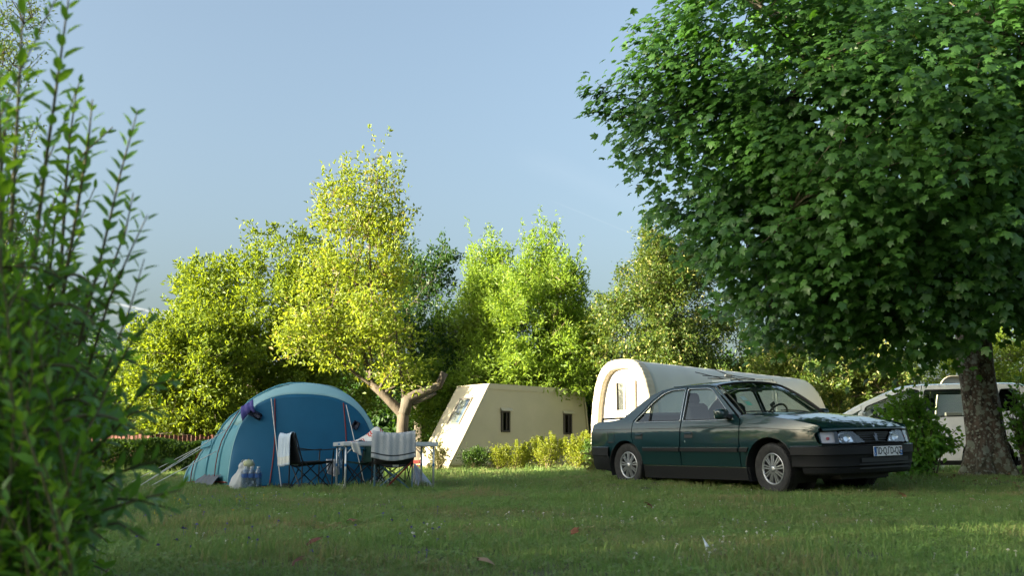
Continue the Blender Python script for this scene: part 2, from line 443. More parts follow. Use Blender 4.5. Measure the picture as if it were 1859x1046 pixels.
def make_tree(name, label, cat, base, lobes, leaf_mat, n_spray=700, per=24, leaf=quad_leaf(), lsize=0.12, spray=0.55, trunk_r=0.2, trunk_top=None, up=0.35, droop=0.0,
              seed=1, group=None, bark=None, stems=1, fork=0.3, hollow=0.45, rag=0.28, twigs=True, twig_mat=None, spread=0.27, limbs_per=4, extra_limbs=(), lat=0.5, clump=8, clump_r=(.30, .48), shoots=0, shoot_len=1.0, taper=.86, lscale=1.0):
    """lobes: (cx,cy,cz, rx,ry,rz) in world metres"""
    rng = np.random.default_rng(seed); rnd = random.Random(seed)
    base = Vector(base); bark = bark or M_bark_g; twig_mat = twig_mat or M_twig
    root = thing(name, label, cat, base, 0, group)
    L = np.array([l[:6] for l in lobes], float)
    lobes = [tuple(l[:3]) + tuple(k * lscale for k in l[3:6]) + tuple(l[6:]) for l in lobes]
    if clump:
        sub = []
        for l in lobes:
            for dd in rdirs(rng, clump):
                k = rng.uniform(*clump_r); q = .80 + .22 * rng.random()
                sub.append((l[0] + dd[0] * l[3] * q, l[1] + dd[1] * l[4] * q, l[2] + dd[2] * l[5] * q, l[3] * k, l[4] * k, l[5] * k, (l[6] if len(l) > 6 else 1) * 1.1))
        main = [tuple(l[:6]) + ((l[6] if len(l) > 6 else 1) * .55,) for l in lobes]
        nmain = len(main); allobes = main + sub
    else: nmain = len(lobes); allobes = list(lobes)
    lobes_all = allobes
    L = np.array([l[:6] for l in allobes], float); lobes = allobes
    wgt = np.array([(l[3] * l[4] + l[4] * l[5] + l[3] * l[5]) * (l[6] if len(l) > 6 else 1) for l in lobes]); wgt /= wgt.sum()
    pick = rng.choice(len(L), n_spray, p=wgt)
    d = rdirs(rng, n_spray)
    rr = hollow + (1 - hollow) * rng.random(n_spray) ** 0.6
    rr = rr * (1 + rag * lumpy(d + L[pick, :3] * .3, rng))
    C = L[pick, :3] + d * rr[:, None] * L[pick, 3:6]
    C[:, 2] = np.maximum(C[:, 2], gz(base.x, base.y) + 0.25)
    # trunk(s)
    cen = (L[:, :3] * wgt[:, None]).sum(0)
    top = Vector(trunk_top) if trunk_top is not None else Vector((cen[0], cen[1], cen[2] + L[:, 5].max() * .5))
    nodes = []; mb = MB()
    for s in range(stems):
        off = Vector((rnd.uniform(-1, 1), rnd.uniform(-1, 1), 0)) * (trunk_r * 2.2 if stems > 1 else 0)
        tp = top + (Vector((rnd.uniform(-1, 1) * L[:, 3].max() * .7, rnd.uniform(-.6, .6) * L[:, 4].max(), rnd.uniform(-.3, .1) * L[:, 5].max())) if stems > 1 else Vector())
        pts = bent(rng, base + off - Vector((0, 0, .1)), tp, 9, 0.025)
        rads = [trunk_r * (1.35 if i == 0 else 1 - taper * (i / 8)) for i in range(9)]
        mb.tube(pts, rads, 12, caps=False)
        nodes += [(p, r) for p, r in zip(pts[2:], rads[2:])]
    lm = MB()
    for a, b, r0, r1 in extra_limbs:
        pts = bent(rng, a, b, 7, 0.07); xm = MB(); tubes_np(xm, [(pts, r0, r1, 9)]); xm.build('limb', bark, root, smooth=True); nodes += [(p, r1) for p in pts[2:]]
    for li, l in enumerate(L):
        for q in range(limbs_per if li < nmain else 1):
            dd = rdirs(rng, 1)[0]; dd[2] = abs(dd[2]) * .6 - .1
            tgt = l[:3] + dd * l[3:6] * .75
            cand = [n for n in nodes if n[0].z < tgt[2] + .1] or nodes[:3]
            st = min(cand, key=lambda n: (n[0] - Vector(tgt)).length + rnd.uniform(0, .6))
            pts = bent(rng, st[0], tgt, 6, 0.06, 0.06); r0 = max(.012, min(st[1] * .6, trunk_r * .45)); tubes_np(lm, [(pts, r0, r0 * .25, 6)])
            nodes += [(p, r0 * .3) for p in pts[3:]]
    o = mb.build('trunk', bark, root, smooth=True)
    lm.build('branches', bark, root, smooth=True)['kind'] = 'stuff'
    # sprays
    out = C - np.array([cen[0], cen[1], cen[2] - .3])
    out /= np.linalg.norm(out, axis=1, keepdims=True) + 1e-9
    sd = out * .7 + d * .5 + rng.normal(size=(n_spray, 3)) * .35; sd[:, 2] += up
    sd /= np.linalg.norm(sd, axis=1, keepdims=True)
    sl = spray * rng.uniform(.6, 1.4, n_spray)
    if twigs:
        NP = np.array([n[0] for n in nodes]); tm = MB()
        sel = rng.choice(n_spray, min(n_spray, 420), replace=False)
        for i in sel:
            j = np.argmin(((NP - C[i]) ** 2).sum(1)); 
            pts = bent(rng, NP[j], C[i], 4, 0.08, .04) + [Vector(C[i] + sd[i] * sl[i] * .8)]
            tubes_np(tm, [(pts, .012, .004, 3)])
        t = tm.build('twigs', twig_mat, root); t['kind'] = 'stuff'
    if shoots:          # long straight shoots that leave the crown
        top_i = np.argsort(-(C[:, 2] + rng.normal(size=n_spray) * .9))[:shoots * 3]; top_i = rng.choice(top_i, shoots, replace=False)
        sd[top_i] = np.array([0, 0, 1.0]) + rng.normal(size=(shoots, 3)) * .22; sd[top_i] /= np.linalg.norm(sd[top_i], axis=1, keepdims=True)
        sl[top_i] = shoot_len * rng.uniform(.6, 1.4, shoots)
    shoot_mask = np.zeros(n_spray, bool)
    if shoots: shoot_mask[top_i] = True
    n = n_spray * per
    idx = np.repeat(np.arange(n_spray), per)
    t = rng.random(n)
    pos = C[idx] + sd[idx] * (t * sl[idx])[:, None] + rng.normal(size=(n, 3)) * (np.where(shoot_mask[idx], .10, spread) * spray * (1.05 - .65 * t))[:, None] * np.array([1, 1, .8])
    ax = sd[idx] * .5 + rng.normal(size=(n, 3)) * lat; ax[:, 2] -= droop
    nr = out[idx] * .45 + rng.normal(size=(n, 3)) * .5; nr[:, 2] += .75
    V, Fs = scatter(leaf, pos, ax, nr, lsize * rng.uniform(.6, 1.25, n))
    c = link('crown', np_mesh('crown', V, Fs, leaf_mat), root); c['kind'] = 'stuff'
    return root

def lobe(px, py, Y, rx, ry, rd=None, w=1.0):
    """crown lobe centred on a place in the photo, radii in photo pixels at that distance"""
    p = P(px, py, Y); k = Y / F_PX
    return (p.x, p.y, p.z, rx * k, (rd if rd is not None else (rx + ry) * .5 * k), ry * k, w)

def foot(px, Y):
    x = (px - 929.5) / F_PX * Y; return (x, Y, gz(x, Y))

# ------------------------------------------------------------------ ground
def ground():
    ys = np.concatenate([np.linspace(-30, 2, 20)[:-1], np.linspace(2, 45, 150), np.geomspace(47, 1500, 26)])
    ys = np.concatenate([-np.geomspace(1500, 32, 12), ys])
    xs = np.concatenate([-np.geomspace(1500, 27, 22), np.linspace(-25, 25, 140), np.geomspace(27, 1500, 22)])
    X, Y = np.meshgrid(xs, ys); Z = G(X, Y)
    V = np.stack([X.ravel(), Y.ravel(), Z.ravel()], 1); nx = len(xs)
    a = (np.arange(len(ys) - 1)[:, None] * nx + np.arange(nx - 1)[None]).ravel()
    m, n, l = new_mat('lawn soil')
    out = n.new('ShaderNodeOutputMaterial'); b = n.new('ShaderNodeBsdfPrincipled'); geo = n.new('ShaderNodeNewGeometry')
    t1 = n.new('ShaderNodeTexNoise'); t1.inputs['Scale'].default_value = .8; t1.inputs['Detail'].default_value = 6
    t2 = n.new('ShaderNodeTexNoise'); t2.inputs['Scale'].default_value = 35; t2.inputs['Detail'].default_value = 4
    for t in (t1, t2): l.new(geo.outputs['Position'], t.inputs['Vector'])
    r = n.new('ShaderNodeValToRGB'); e = r.color_ramp.elements
    e[0].position = .36; e[0].color = (.12, .10, .05, 1); e[1].position = .6; e[1].color = (.065, .09, .026, 1)
    l.new(t1.outputs['Fac'], r.inputs[0])
    mx = n.new('ShaderNodeMix'); mx.data_type = 'RGBA'; mx.blend_type = 'MULTIPLY'; mx.inputs[0].default_value = .7
    r2 = n.new('ShaderNodeValToRGB'); r2.color_ramp.elements[0].position = .3; r2.color_ramp.elements[0].color = (.35, .35, .35, 1); r2.color_ramp.elements[1].color = (1.2, 1.2, 1.2, 1); r2.color_ramp.elements[1].position = .7
    l.new(t2.outputs['Fac'], r2.inputs[0]); l.new(r.outputs[0], mx.inputs[6]); l.new(r2.outputs[0], mx.inputs[7]); l.new(mx.outputs[2], b.inputs['Base Color'])
    b.inputs['Roughness'].default_value = .95
    bp = n.new('ShaderNodeBump'); bp.inputs['Distance'].default_value = .03; l.new(t2.outputs['Fac'], bp.inputs['Height']); l.new(bp.outputs[0], b.inputs['Normal'])
    l.new(b.outputs[0], out.inputs[0])
    o = link('ground', np_mesh('ground', V, [np.stack([a, a + 1, a + nx + 1, a + nx], 1)], m, True)); tag(o, 'mown campsite lawn with dry brown patches', None, None, 'structure')
ground()

# grass material: green to straw by patches, tips paler
def grassmat():
    m, n, l = new_mat('grass blade')
    out = n.new('ShaderNodeOutputMaterial'); b = n.new('ShaderNodeBsdfPrincipled'); geo = n.new('ShaderNodeNewGeometry')
    t1 = n.new('ShaderNodeTexNoise'); t1.inputs['Scale'].default_value = .75; t1.inputs['Detail'].default_value = 6; t1.inputs['Roughness'].default_value = .62
    l.new(geo.outputs['Position'], t1.inputs['Vector'])
    r = n.new('ShaderNodeValToRGB'); e = r.color_ramp.elements
    e[0].position = .27; e[0].color = (.27, .21, .10, 1); e[1].position = .40; e[1].color = (.20, .235, .075, 1)
    x = e.new(.56); x.color = (.145, .235, .058, 1); x = e.new(.7); x.color = (.165, .275, .062, 1)
    add = n.new('ShaderNodeMath'); add.operation = 'MULTIPLY_ADD'; add.inputs[1].default_value = .26; 
    sub = n.new('ShaderNodeMath'); sub.operation = 'SUBTRACT'; sub.inputs[1].default_value = .5
    oi = n.new('ShaderNodeObjectInfo')
    l.new(geo.outputs['Random Per Island'], sub.inputs[0]); l.new(sub.outputs[0], add.inputs[0]); l.new(t1.outputs['Fac'], add.inputs[2]); l.new(add.outputs[0], r.inputs[0])
    l.new(r.outputs[0], b.inputs['Base Color']); b.inputs['Roughness'].default_value = .55; b.inputs['Specular IOR Level'].default_value = .3
    tr = n.new('ShaderNodeBsdfTranslucent'); hv = n.new('ShaderNodeHueSaturation'); hv.inputs['Value'].default_value = 1.6; l.new(r.outputs[0], hv.inputs['Color']); l.new(hv.outputs[0], tr.inputs[0])
    ms = n.new('ShaderNodeMixShader'); ms.inputs[0].default_value = .35
    l.new(b.outputs[0], ms.inputs[1]); l.new(tr.outputs[0], ms.inputs[2]); l.new(ms.outputs[0], out.inputs[0])
    return m
M_grass = grassmat()

def tuft(seed, nb, rad, h, w, bend, clover=0):
    rng = np.random.default_rng(seed); V = []; F3 = []; F4 = []
    for i in range(nb):
        a = rng.uniform(0, 6.28); rr = rad * math.sqrt(rng.random()); p = np.array([math.cos(a) * rr, math.sin(a) * rr, -.01])
        hh = h * rng.uniform(.5, 1.25); ww = w * rng.uniform(.7, 1.3); az = rng.uniform(0, 6.28); lean = rng.uniform(.1, bend)
        dr = np.array([math.cos(az), math.sin(az), 0]); sd = np.array([-dr[1], dr[0], 0]) * ww / 2
        p1 = p + dr * hh * lean * .35 + np.array([0, 0, hh * .6]); p2 = p + dr * hh * lean + np.array([0, 0, hh * (1 - .35 * lean)])
        b = len(V); V += [p - sd, p + sd, p1 - sd * .8, p1 + sd * .8, p2]; F4.append([b, b + 1, b + 3, b + 2]); F3.append([b + 2, b + 3, b + 4])
    for i in range(clover):
        a = rng.uniform(0, 6.28); rr = rad * math.sqrt(rng.random()); c = np.array([math.cos(a) * rr, math.sin(a) * rr, h * rng.uniform(.35, .8)]); tl = rng.normal(size=2) * .35
        for k in range(3):
            b = len(V); az = a + k * 2.09
            for da, rad2 in ((0, 0), (-.55, .011), (0, .013), (.55, .011)):
                q = np.array([math.cos(az + da), math.sin(az + da)]) * rad2; V.append(c + np.array([q[0], q[1], q @ tl]))
            F4.append([b, b + 1, b + 2, b + 3])
    fs = [np.array(F4)] + ([np.array(F3)] if F3 else [])
    return np.array(V), fs

def instanced(name, protos, pts, rot, scl, idx, label, mats):
    """one object that sets out copies of the protos on points"""
    me = D.meshes.new(name); me.vertices.add(len(pts)); me.vertices.foreach_set('co', np.asarray(pts, np.float32).ravel())
    a = me.attributes.new('turn', 'FLOAT_VECTOR', 'POINT'); a.data.foreach_set('vector', np.asarray(rot, np.float32).ravel())
    a = me.attributes.new('size', 'FLOAT', 'POINT'); a.data.foreach_set('value', np.asarray(scl, np.float32))
    a = me.attributes.new('which', 'INT', 'POINT'); a.data.foreach_set('value', np.asarray(idx, np.int32))
    o = link(name, me)
    ng = D.node_groups.new(name + ' scatter', 'GeometryNodeTree')
    ng.interface.new_socket('Geometry', in_out='INPUT', socket_type='NodeSocketGeometry'); ng.interface.new_socket('Geometry', in_out='OUTPUT', socket_type='NodeSocketGeometry')
    n, l = ng.nodes, ng.links
    gi = n.new('NodeGroupInput'); go = n.new('NodeGroupOutput'); ip = n.new('GeometryNodeInstanceOnPoints'); j = n.new('GeometryNodeJoinGeometry')
    infos = []
    for k, (V, Fs) in enumerate(protos):
        po = D.objects.new(name + ' source', np_mesh(name + ' source', V, Fs, mats[k] if isinstance(mats, list) else mats))
        oi = n.new('GeometryNodeObjectInfo'); oi.inputs['Object'].default_value = po; oi.inputs['As Instance'].default_value = True; infos.append(oi)
    for oi in reversed(infos): l.new(oi.outputs['Geometry'], j.inputs[0])
    def attr(nm, tp):
        q = n.new('GeometryNodeInputNamedAttribute'); q.data_type = tp; q.inputs['Name'].default_value = nm
        return q.outputs['Attribute']
    l.new(gi.outputs[0], ip.inputs['Points']); l.new(j.outputs[0], ip.inputs['Instance']); ip.inputs['Pick Instance'].default_value = True
    l.new(attr('which', 'INT'), ip.inputs['Instance Index']); l.new(attr('turn', 'FLOAT_VECTOR'), ip.inputs['Rotation']); l.new(attr('size', 'FLOAT'), ip.inputs['Scale'])
    l.new(ip.outputs[0], go.inputs[0])
    md = o.modifiers.new('scatter', 'NODES'); md.node_group = ng
    tag(o, label, None, None, 'stuff')
    return o

def field_points(rng, y0, y1, dens, margin=1.25, side=1.5):
    area = 2 * (.515 * margin * (y1 * y1 - y0 * y0) / 2 + side * (y1 - y0)); n = int(area * dens)
    u = rng.random(n * 2); y = y0 + (y1 - y0) * u
    hw = .515 * margin * y + side; keep = rng.random(n * 2) < hw / hw.max(); y = y[keep][:n]; hw = hw[keep][:n]
    x = rng.uniform(-1, 1, len(y)) * hw
    return x, y

def patch(x, y, s=0.0):
    return (np.sin(x * 1.1 + s) * np.sin(y * .8 + 1.3 * s) + .7 * np.sin(x * 2.7 - y * 1.9 + s) + .5 * np.sin(y * 3.3 + x * .7 + 2 * s)) / 1.6

def grass():
    rng = np.random.default_rng(5)
    prot = [tuft(1, 40, .09, .045, .0042, 1.0), tuft(2, 40, .09, .052, .0040, .9), tuft(3, 30, .09, .036, .0042, 1.2, 16), tuft(4, 26, .06, .085, .0040, .8)]
    X, Y, S, I = [], [], [], []
    for y0, y1, dn, k in ((2.6, 7, 165, 1.0), (7, 12, 105, 1.15), (12, 20, 55, 1.45), (20, 48, 14, 2.4)):
        x, y = field_points(rng, y0, y1, dn)
        pt = patch(x, y); q = rng.random(len(x))
        i = np.where(q < .40, 0, np.where(q < .72, 1, np.where(q < .96, 2, 3)))
        i = np.where((pt > .55) & (q > .7), 3, i)
        s = k * rng.uniform(.75, 1.25, len(x)) * (1 + .18 * pt)
        X.append(x); Y.append(y); S.append(s); I.append(i)
    X, Y, S, I = (np.concatenate(a) for a in (X, Y, S, I))
    rot = np.zeros((len(X), 3)); rot[:, 2] = rng.uniform(0, 6.28, len(X)); rot[:, :2] = rng.normal(size=(len(X), 2)) * .12
    instanced('grass', prot, np.stack([X, Y, G(X, Y)], 1), rot, S, I, 'short mown grass and clover covering the whole pitch', M_grass)
grass()

def flower_ball(n=14, r=.011, h=.06):
    V = [[-.0012, 0, 0], [.0012, 0, 0], [.0012, 0, h], [-.0012, 0, h]]; Fs = [[0, 1, 2, 3]]
    rng = np.random.default_rng(3)
    for k in range(n):
        d = rng.normal(size=3); d /= np.linalg.norm(d); d[2] = abs(d[2]) * .9 - .2
        c = np.array([0, 0, h]); s = np.cross(d, [0.3, .2, 1.0]); s /= np.linalg.norm(s); b = len(V)
        V += [c + s * r * .25, c - s * r * .25, c + d * r - s * r * .3, c + d * r + s * r * .3]; Fs.append([b, b + 1, b + 2, b + 3])
    return np.array(V, float), [np.array(Fs)]

def flowers():
    rng = np.random.default_rng(11)
    specs = (('clover_flowers', 'tiny white clover heads dotted over the lawn', 700, (3.4, 15), (.62, .60, .52), lambda x, y: patch(x, y, 2.0) + .5 * (x > .3) > .25, (.6, 1.0), flower_ball(14, .0095, .044)),
             ('selfheal_flowers', 'small purple wildflowers in patches of the lawn', 170, (4.2, 11), (.10, .07, .30), lambda x, y: (x < -.2) & (patch(x * 1.6, y, .4) > .1), (.7, 1.1), flower_ball(12, .011, .05)),
             ('yellow_flowers', 'small yellow wildflowers near the bush', 60, (5.5, 9.5), (.62, .46, .02), lambda x, y: (x < -1.5) & (x > -3.2) & (patch(x * 2, y, 1.1) > 0), (.9, 1.4), flower_ball(12, .010, .06)))
    for name, label, n, (y0, y1), col, cond, (s0, s1), pr in specs:
        x, y = field_points(rng, y0, y1, n * 6 / 100.0, 1.05, .2)
        k = cond(x, y); x, y = x[k][:n], y[k][:n]
        rot = np.zeros((len(x), 3)); rot[:, 2] = rng.uniform(0, 6.28, len(x)); rot[:, :2] = rng.normal(size=(len(x), 2)) * .25
        instanced(name, [pr], np.stack([x, y, G(x, y)], 1), rot, rng.uniform(s0, s1, len(x)), np.zeros(len(x)), label, pmat(name + ' petal', col, .7))
flowers()

def leaf_litter():
    rng = np.random.default_rng(19); n = 420; a = rng.uniform(0, 6.28, n); r = .45 + 2.6 * rng.random(n) ** .8; x = 7.45 + np.cos(a) * r * 1.25; y = 15.5 + np.sin(a) * r
    V, Fs = scatter(quad_leaf(.7, .2), np.stack([x, y, G(x, y) + rng.uniform(.01, .05, n)], 1), rng.normal(size=(n, 3)) * [1, 1, .25], rng.normal(size=(n, 3)) * .35 + [0, 0, 1], rng.uniform(.03, .085, n))
    tag(link('leaf_litter', np_mesh('leaf_litter', V, Fs, leafmat('dry leaf', (.10, .055, .028), (.20, .13, .07), (.2, .12, .05), .15, .8))), 'small dry brown leaves scattered under the maple', None, None, 'stuff')
leaf_litter()
# ------------------------------------------------------------------ the row of tall trees beside the pitch that shades it
CAST = 'tall trees standing along the side of the pitch'
def shade_row():
    spots = [(-33, 3.2, 13.3, 4.2), (-31, -2.0, 13.6, 4.2), (-33.5, -5.6, 12.5, 4.1), (-30.5, -10.6, 6.0, 4.5), (-32.5, -17, 12.5, 4.6), (-28.5, -20.5, 12, 4.4), (-38, -0.5, 13.2, 4.2)]
    labs = ['tall dense tree beside the pitch, nearest to the hedge', 'tall dense tree beside the pitch, second from the hedge', 'tall dense tree beside the pitch, third from the hedge', 'lowest dense tree in the row beside the pitch',
            'tall dense tree beside the pitch, fifth from the hedge', 'tall dense tree beside the pitch, sixth from the hedge', 'tallest dense tree set back behind the row beside the pitch']
    for i, (x, y, h, r) in enumerate(spots):
        make_tree('shade_tree', labs[i], 'tree', (x, y, gz(x, y)), [(x, y, h * .66, r, r, h * .34), (x + .5, y, h * .3, r * 1.05, r * 1.05, h * .3), (x - .8, y + 1, h * .5, r, r, h * .3)],
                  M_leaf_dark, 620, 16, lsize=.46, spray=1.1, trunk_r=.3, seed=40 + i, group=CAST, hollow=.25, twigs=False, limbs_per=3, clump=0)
    # lower bushes that carry the row on along the meadow
    for i, (x, y, h) in enumerate([(-25, 12.5, 4.2), (-26.5, 17, 4.6), (-29, 21.5, 4.0), (-31, 27, 4.6), (-34, 33, 5.0)]):
        make_tree('hazel_bush', ['hazel bush nearest to the shading trees', 'hazel bush second along the meadow edge', 'lower hazel bush midway along the meadow edge', 'hazel bush second last along the meadow edge', 'last and biggest hazel bush along the meadow edge'][i], 'bush', (x, y, gz(x, y)), [(x, y, h * .5, 2.4, 2.4, h * .5), (x + .8, y + 1.4, h * .4, 1.8, 1.8, h * .4)], M_leaf_hedge, 260, 18, lsize=.26, spray=.8, trunk_r=.08, stems=3, seed=90 + i, group='hazel bushes along the meadow edge', twigs=False, limbs_per=2, clump=4)
shade_row()

# ------------------------------------------------------------------ trees behind the pitch
def back_trees():
    make_tree('oak_tree', 'broad yellow-green oak rising behind the blue tent', 'tree', foot(470, 36),
              [lobe(470, 575, 36, 105, 95), lobe(400, 555, 36, 62, 70), lobe(372, 512, 36, 34, 34), lobe(500, 500, 36, 78, 56), lobe(450, 690, 35.5, 125, 75), lobe(530, 650, 36, 90, 100), lobe(590, 560, 37, 60, 90), lobe(420, 640, 35, 90, 80), lobe(480, 770, 36, 150, 60), lobe(580, 720, 36.5, 80, 90)],
              M_leaf_oak, 1900, 26, lsize=.19, spray=.62, trunk_r=.36, seed=3, hollow=.5, rag=.20)
    make_tree('field_maple', 'low sunlit yellow-green tree with a thin trunk left of the oak', 'tree', foot(386, 33),
              [lobe(330, 640, 33, 66, 62), lobe(300, 695, 33, 66, 50), lobe(385, 680, 32.5, 60, 62), lobe(350, 730, 32.5, 80, 38), lobe(290, 760, 33.5, 70, 40)],
              M_leaf_oak, 900, 26, lsize=.17, spray=.55, trunk_r=.13, seed=8, hollow=.4, rag=.22)
    make_tree('young_ash', 'small pale tree at the thin end of the tree line', 'tree', foot(262, 44), [lobe(268, 665, 44, 40, 34), lobe(240, 690, 44, 40, 40), lobe(225, 740, 43, 60, 50), lobe(290, 740, 43, 60, 40)],
              M_leaf_hedge, 420, 22, lsize=.17, spray=.6, trunk_r=.14, seed=9)
    # pollarded maple with sawn stubs
    Y = 28.0
    b = foot(733, Y)
    Pp = lambda x, y, dy=0: P(x, y, Y + dy)
    make_tree('pollarded_maple', 'tall bright yellow-green maple on a pollarded trunk with sawn stubs', 'tree', b,
              [lobe(690, 345, Y, 34, 48), lobe(640, 385, Y, 70, 66), lobe(700, 420, Y, 48, 70), lobe(650, 480, Y, 96, 72), lobe(640, 565, Y, 104, 78), lobe(600, 620, Y - .3, 76, 52), lobe(680, 630, Y, 88, 74), lobe(572, 535, Y, 30, 34, None, .5), lobe(590, 385, Y, 26, 50, None, .6), lobe(725, 690, Y, 46, 34, None, .6), lobe(685, 300, Y, 10, 22, None, .6), lobe(632, 330, Y, 12, 36, None, .5)],
              M_leaf_yel, 980, 17, lsize=.140, shoots=70, shoot_len=.8, clump=9, clump_r=(.24, .42), spray=.50, trunk_r=.18, taper=.12, lscale=.90, trunk_top=Pp(733, 738), seed=21, hollow=.15, rag=.28, up=.75, bark=M_bark_b, twig_mat=M_twig_l, limbs_per=3, spread=.42,
              extra_limbs=[(Pp(731, 752), Pp(676, 700), .15, .10), (Pp(676, 700), Pp(648, 470, .2), .085, .03), (Pp(672, 690), Pp(668, 410, -.2), .06, .02), (Pp(648, 480), Pp(690, 300), .035, .01), (Pp(650, 520), Pp(632, 330), .03, .01), (Pp(668, 520), Pp(700, 390), .03, .01), (Pp(676, 700), Pp(560, 560, -.3), .05, .012), (Pp(735, 735), Pp(715, 560, .5), .06, .015)])
    root = COL.objects['pollarded_maple']
    for pts, rs in (([Pp(731, 752), Pp(741, 724), Pp(768, 712), Pp(796, 700), Pp(807, 677)], [.20, .185, .135, .12, .11]), ([Pp(742, 735), Pp(762, 728), Pp(792, 714)], [.09, .06, .045])):
        mb = MB(); mb.tube(pts, rs, 10); mb.build('stub_branch', M_bark_g, root, smooth=True)
    make_tree('shaded_ash', 'dark green shaded tree between the pollarded maple and the pale willows', 'tree', foot(770, 42),
              [lobe(770, 560, 42, 46, 92), lobe(735, 640, 42, 90, 90), lobe(800, 670, 41, 60, 90), lobe(690, 560, 43, 60, 80), lobe(800, 510, 42, 26, 40)], M_leaf_dark, 900, 24, lsize=.19, spray=.7, trunk_r=.3, seed=31)  # the shade on this tree is put into its dark leaf colour
    make_tree('pale_willow', 'pale green feathery tree directly behind the tan cabin roof', 'tree', foot(868, 40),
              [lobe(868, 600, 40, 66, 90), lobe(835, 665, 40, 62, 66), lobe(885, 540, 40, 40, 62), lobe(870, 490, 40, 17, 44, None, .7), lobe(905, 490, 40, 14, 34, None, .6), lobe(800, 735, 39, 50, 56), lobe(870, 690, 39.4, 84, 50)],
              M_leaf_lite, 1500, 24, leaf=quad_leaf(.34), lsize=.19, shoots=60, shoot_len=1.3, spray=.62, trunk_r=.12, stems=3, seed=33, up=.8, hollow=.25, rag=.3, twig_mat=M_twig_l)
    make_tree('tall_willow', 'taller pale green feathery tree with upright shoots beside the tan cabin', 'tree', foot(975, 38),
              [lobe(975, 610, 38, 80, 96), lobe(1000, 530, 38, 44, 62), lobe(998, 470, 38, 14, 40, None, .7), lobe(960, 485, 38, 12, 40, None, .6), lobe(1030, 560, 38, 30, 60, None, .8), lobe(940, 560, 38, 36, 60), lobe(960, 690, 37.5, 92, 50), lobe(1025, 660, 38, 46, 60)],
              M_leaf_lite, 1700, 24, leaf=quad_leaf(.34), lsize=.185, shoots=80, shoot_len=1.4, spray=.62, trunk_r=.13, stems=4, seed=35, up=.85, hollow=.25, rag=.3, twig_mat=M_twig_l)
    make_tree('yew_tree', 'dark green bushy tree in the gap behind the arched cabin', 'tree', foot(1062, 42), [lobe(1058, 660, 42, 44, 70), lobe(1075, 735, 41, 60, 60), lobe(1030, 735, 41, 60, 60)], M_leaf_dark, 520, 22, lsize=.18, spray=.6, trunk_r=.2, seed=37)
    make_tree('lime_tree', 'large conical lime tree with gold bracts and painted sunlit leaves behind the arched cabin', 'tree', foot(1200, 36.5),
              [lobe(1188, 436, 36.5, 15, 40), lobe(1187, 470, 36.5, 30, 44), lobe(1185, 520, 36.5, 56, 56), lobe(1185, 590, 36.5, 96, 64), lobe(1186, 655, 36.5, 98, 62), lobe(1250, 560, 37.3, 70, 90), lobe(1290, 650, 37.0, 110, 70), lobe(1190, 720, 36.5, 92, 56), lobe(1300, 700, 36.5, 120, 50), lobe(1230, 500, 37.3, 36, 60)],
              M_leaf_lime, 3300, 24, lsize=.135, shoots=120, shoot_len=.7, clump=10, clump_r=(.2, .34), spray=.42, trunk_r=.32, seed=51, hollow=.72, rag=.10, up=.15, droop=.35, spread=.45)
    make_tree('hornbeam', 'dark hornbeam with sunlit gold painted into its leaves between the two cars', 'tree', foot(1530, 33), [lobe(1540, 700, 33, 84, 58), lobe(1470, 705, 33.5, 60, 60), lobe(1600, 715, 33, 52, 46), lobe(1420, 690, 34, 60, 60)],
              M_leaf_lime, 950, 24, lsize=.15, spray=.5, trunk_r=.2, seed=53, hollow=.6, rag=.16, up=.6)  # gold leaves paint in the tips caught by the sun
    make_tree('sunlit_ash', 'sunlit yellow-green tree seen beyond the white car', 'tree', foot(1720, 46), [lobe(1710, 672, 46, 56, 40), lobe(1800, 665, 46, 70, 44), lobe(1870, 660, 46, 60, 60), lobe(1680, 720, 45, 60, 40), lobe(1790, 720, 45, 80, 40)],
              M_leaf_oak, 620, 22, lsize=.19, spray=.65, trunk_r=.2, seed=55, rag=.2)
    make_tree('birch_tree', 'thin-leaved sunlit tree reaching above the leafy bush', 'tree', foot(-150, 15.5), [lobe(-70, 60, 15.5, 105, 130), lobe(-60, 230, 15.5, 110, 130), lobe(-110, 420, 15.5, 110, 120)],
              M_leaf_oak, 620, 18, leaf=quad_leaf(.35), lsize=.075, spray=.42, trunk_r=.16, seed=57, hollow=.3, rag=.24, droop=.4)
    # the wood that closes the view behind
    names = [(180, 47, 720, 90), (60, 45, 640, 130), (-80, 46, 620, 150), (320, 50, 760, 60), (560, 52, 640, 120), (660, 50, 700, 100), (905, 52, 640, 110), (1100, 54, 660, 90), (1360, 50, 640, 120), (1480, 52, 680, 90), (1580, 54, 700, 70), (1960, 50, 620, 130)]
    labs = ['dark tree of the far wood behind the clipped hedge', 'dark tree of the far wood hidden by the leafy bush', 'dark tree of the far wood beyond the thin-leaved tree', 'low dark tree of the far wood behind the rust-red fence',
            'dark tree of the far wood behind the oak', 'dark tree of the far wood behind the pollarded maple', 'dark tree of the far wood between the two feathery trees', 'dark tree of the far wood left of the lime tree', 'dark tree of the far wood right of the lime tree', 'dark tree of the far wood above the arched cabin tail', 'dark tree of the far wood behind the hornbeam', 'dark tree of the far wood beyond the white car tail']
    for i, (px, Y, top, rx) in enumerate(names):
        h = (830 - top)
        make_tree('woodland_tree', labs[i], 'tree', foot(px, Y), [lobe(px, 830 - h * .5, Y, rx, h * .55), lobe(px + rx * .3, 830 - h * .35, Y - 1, rx * .9, h * .45), lobe(px - rx * .5, 830 - h * .28, Y - 1, rx * .7, h * .34)],
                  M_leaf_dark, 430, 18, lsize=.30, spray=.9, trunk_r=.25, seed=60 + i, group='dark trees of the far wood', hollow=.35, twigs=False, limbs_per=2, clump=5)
    # dense scrub under the trees so that no daylight shows below the crowns
    rng = np.random.default_rng(77); n = 42000
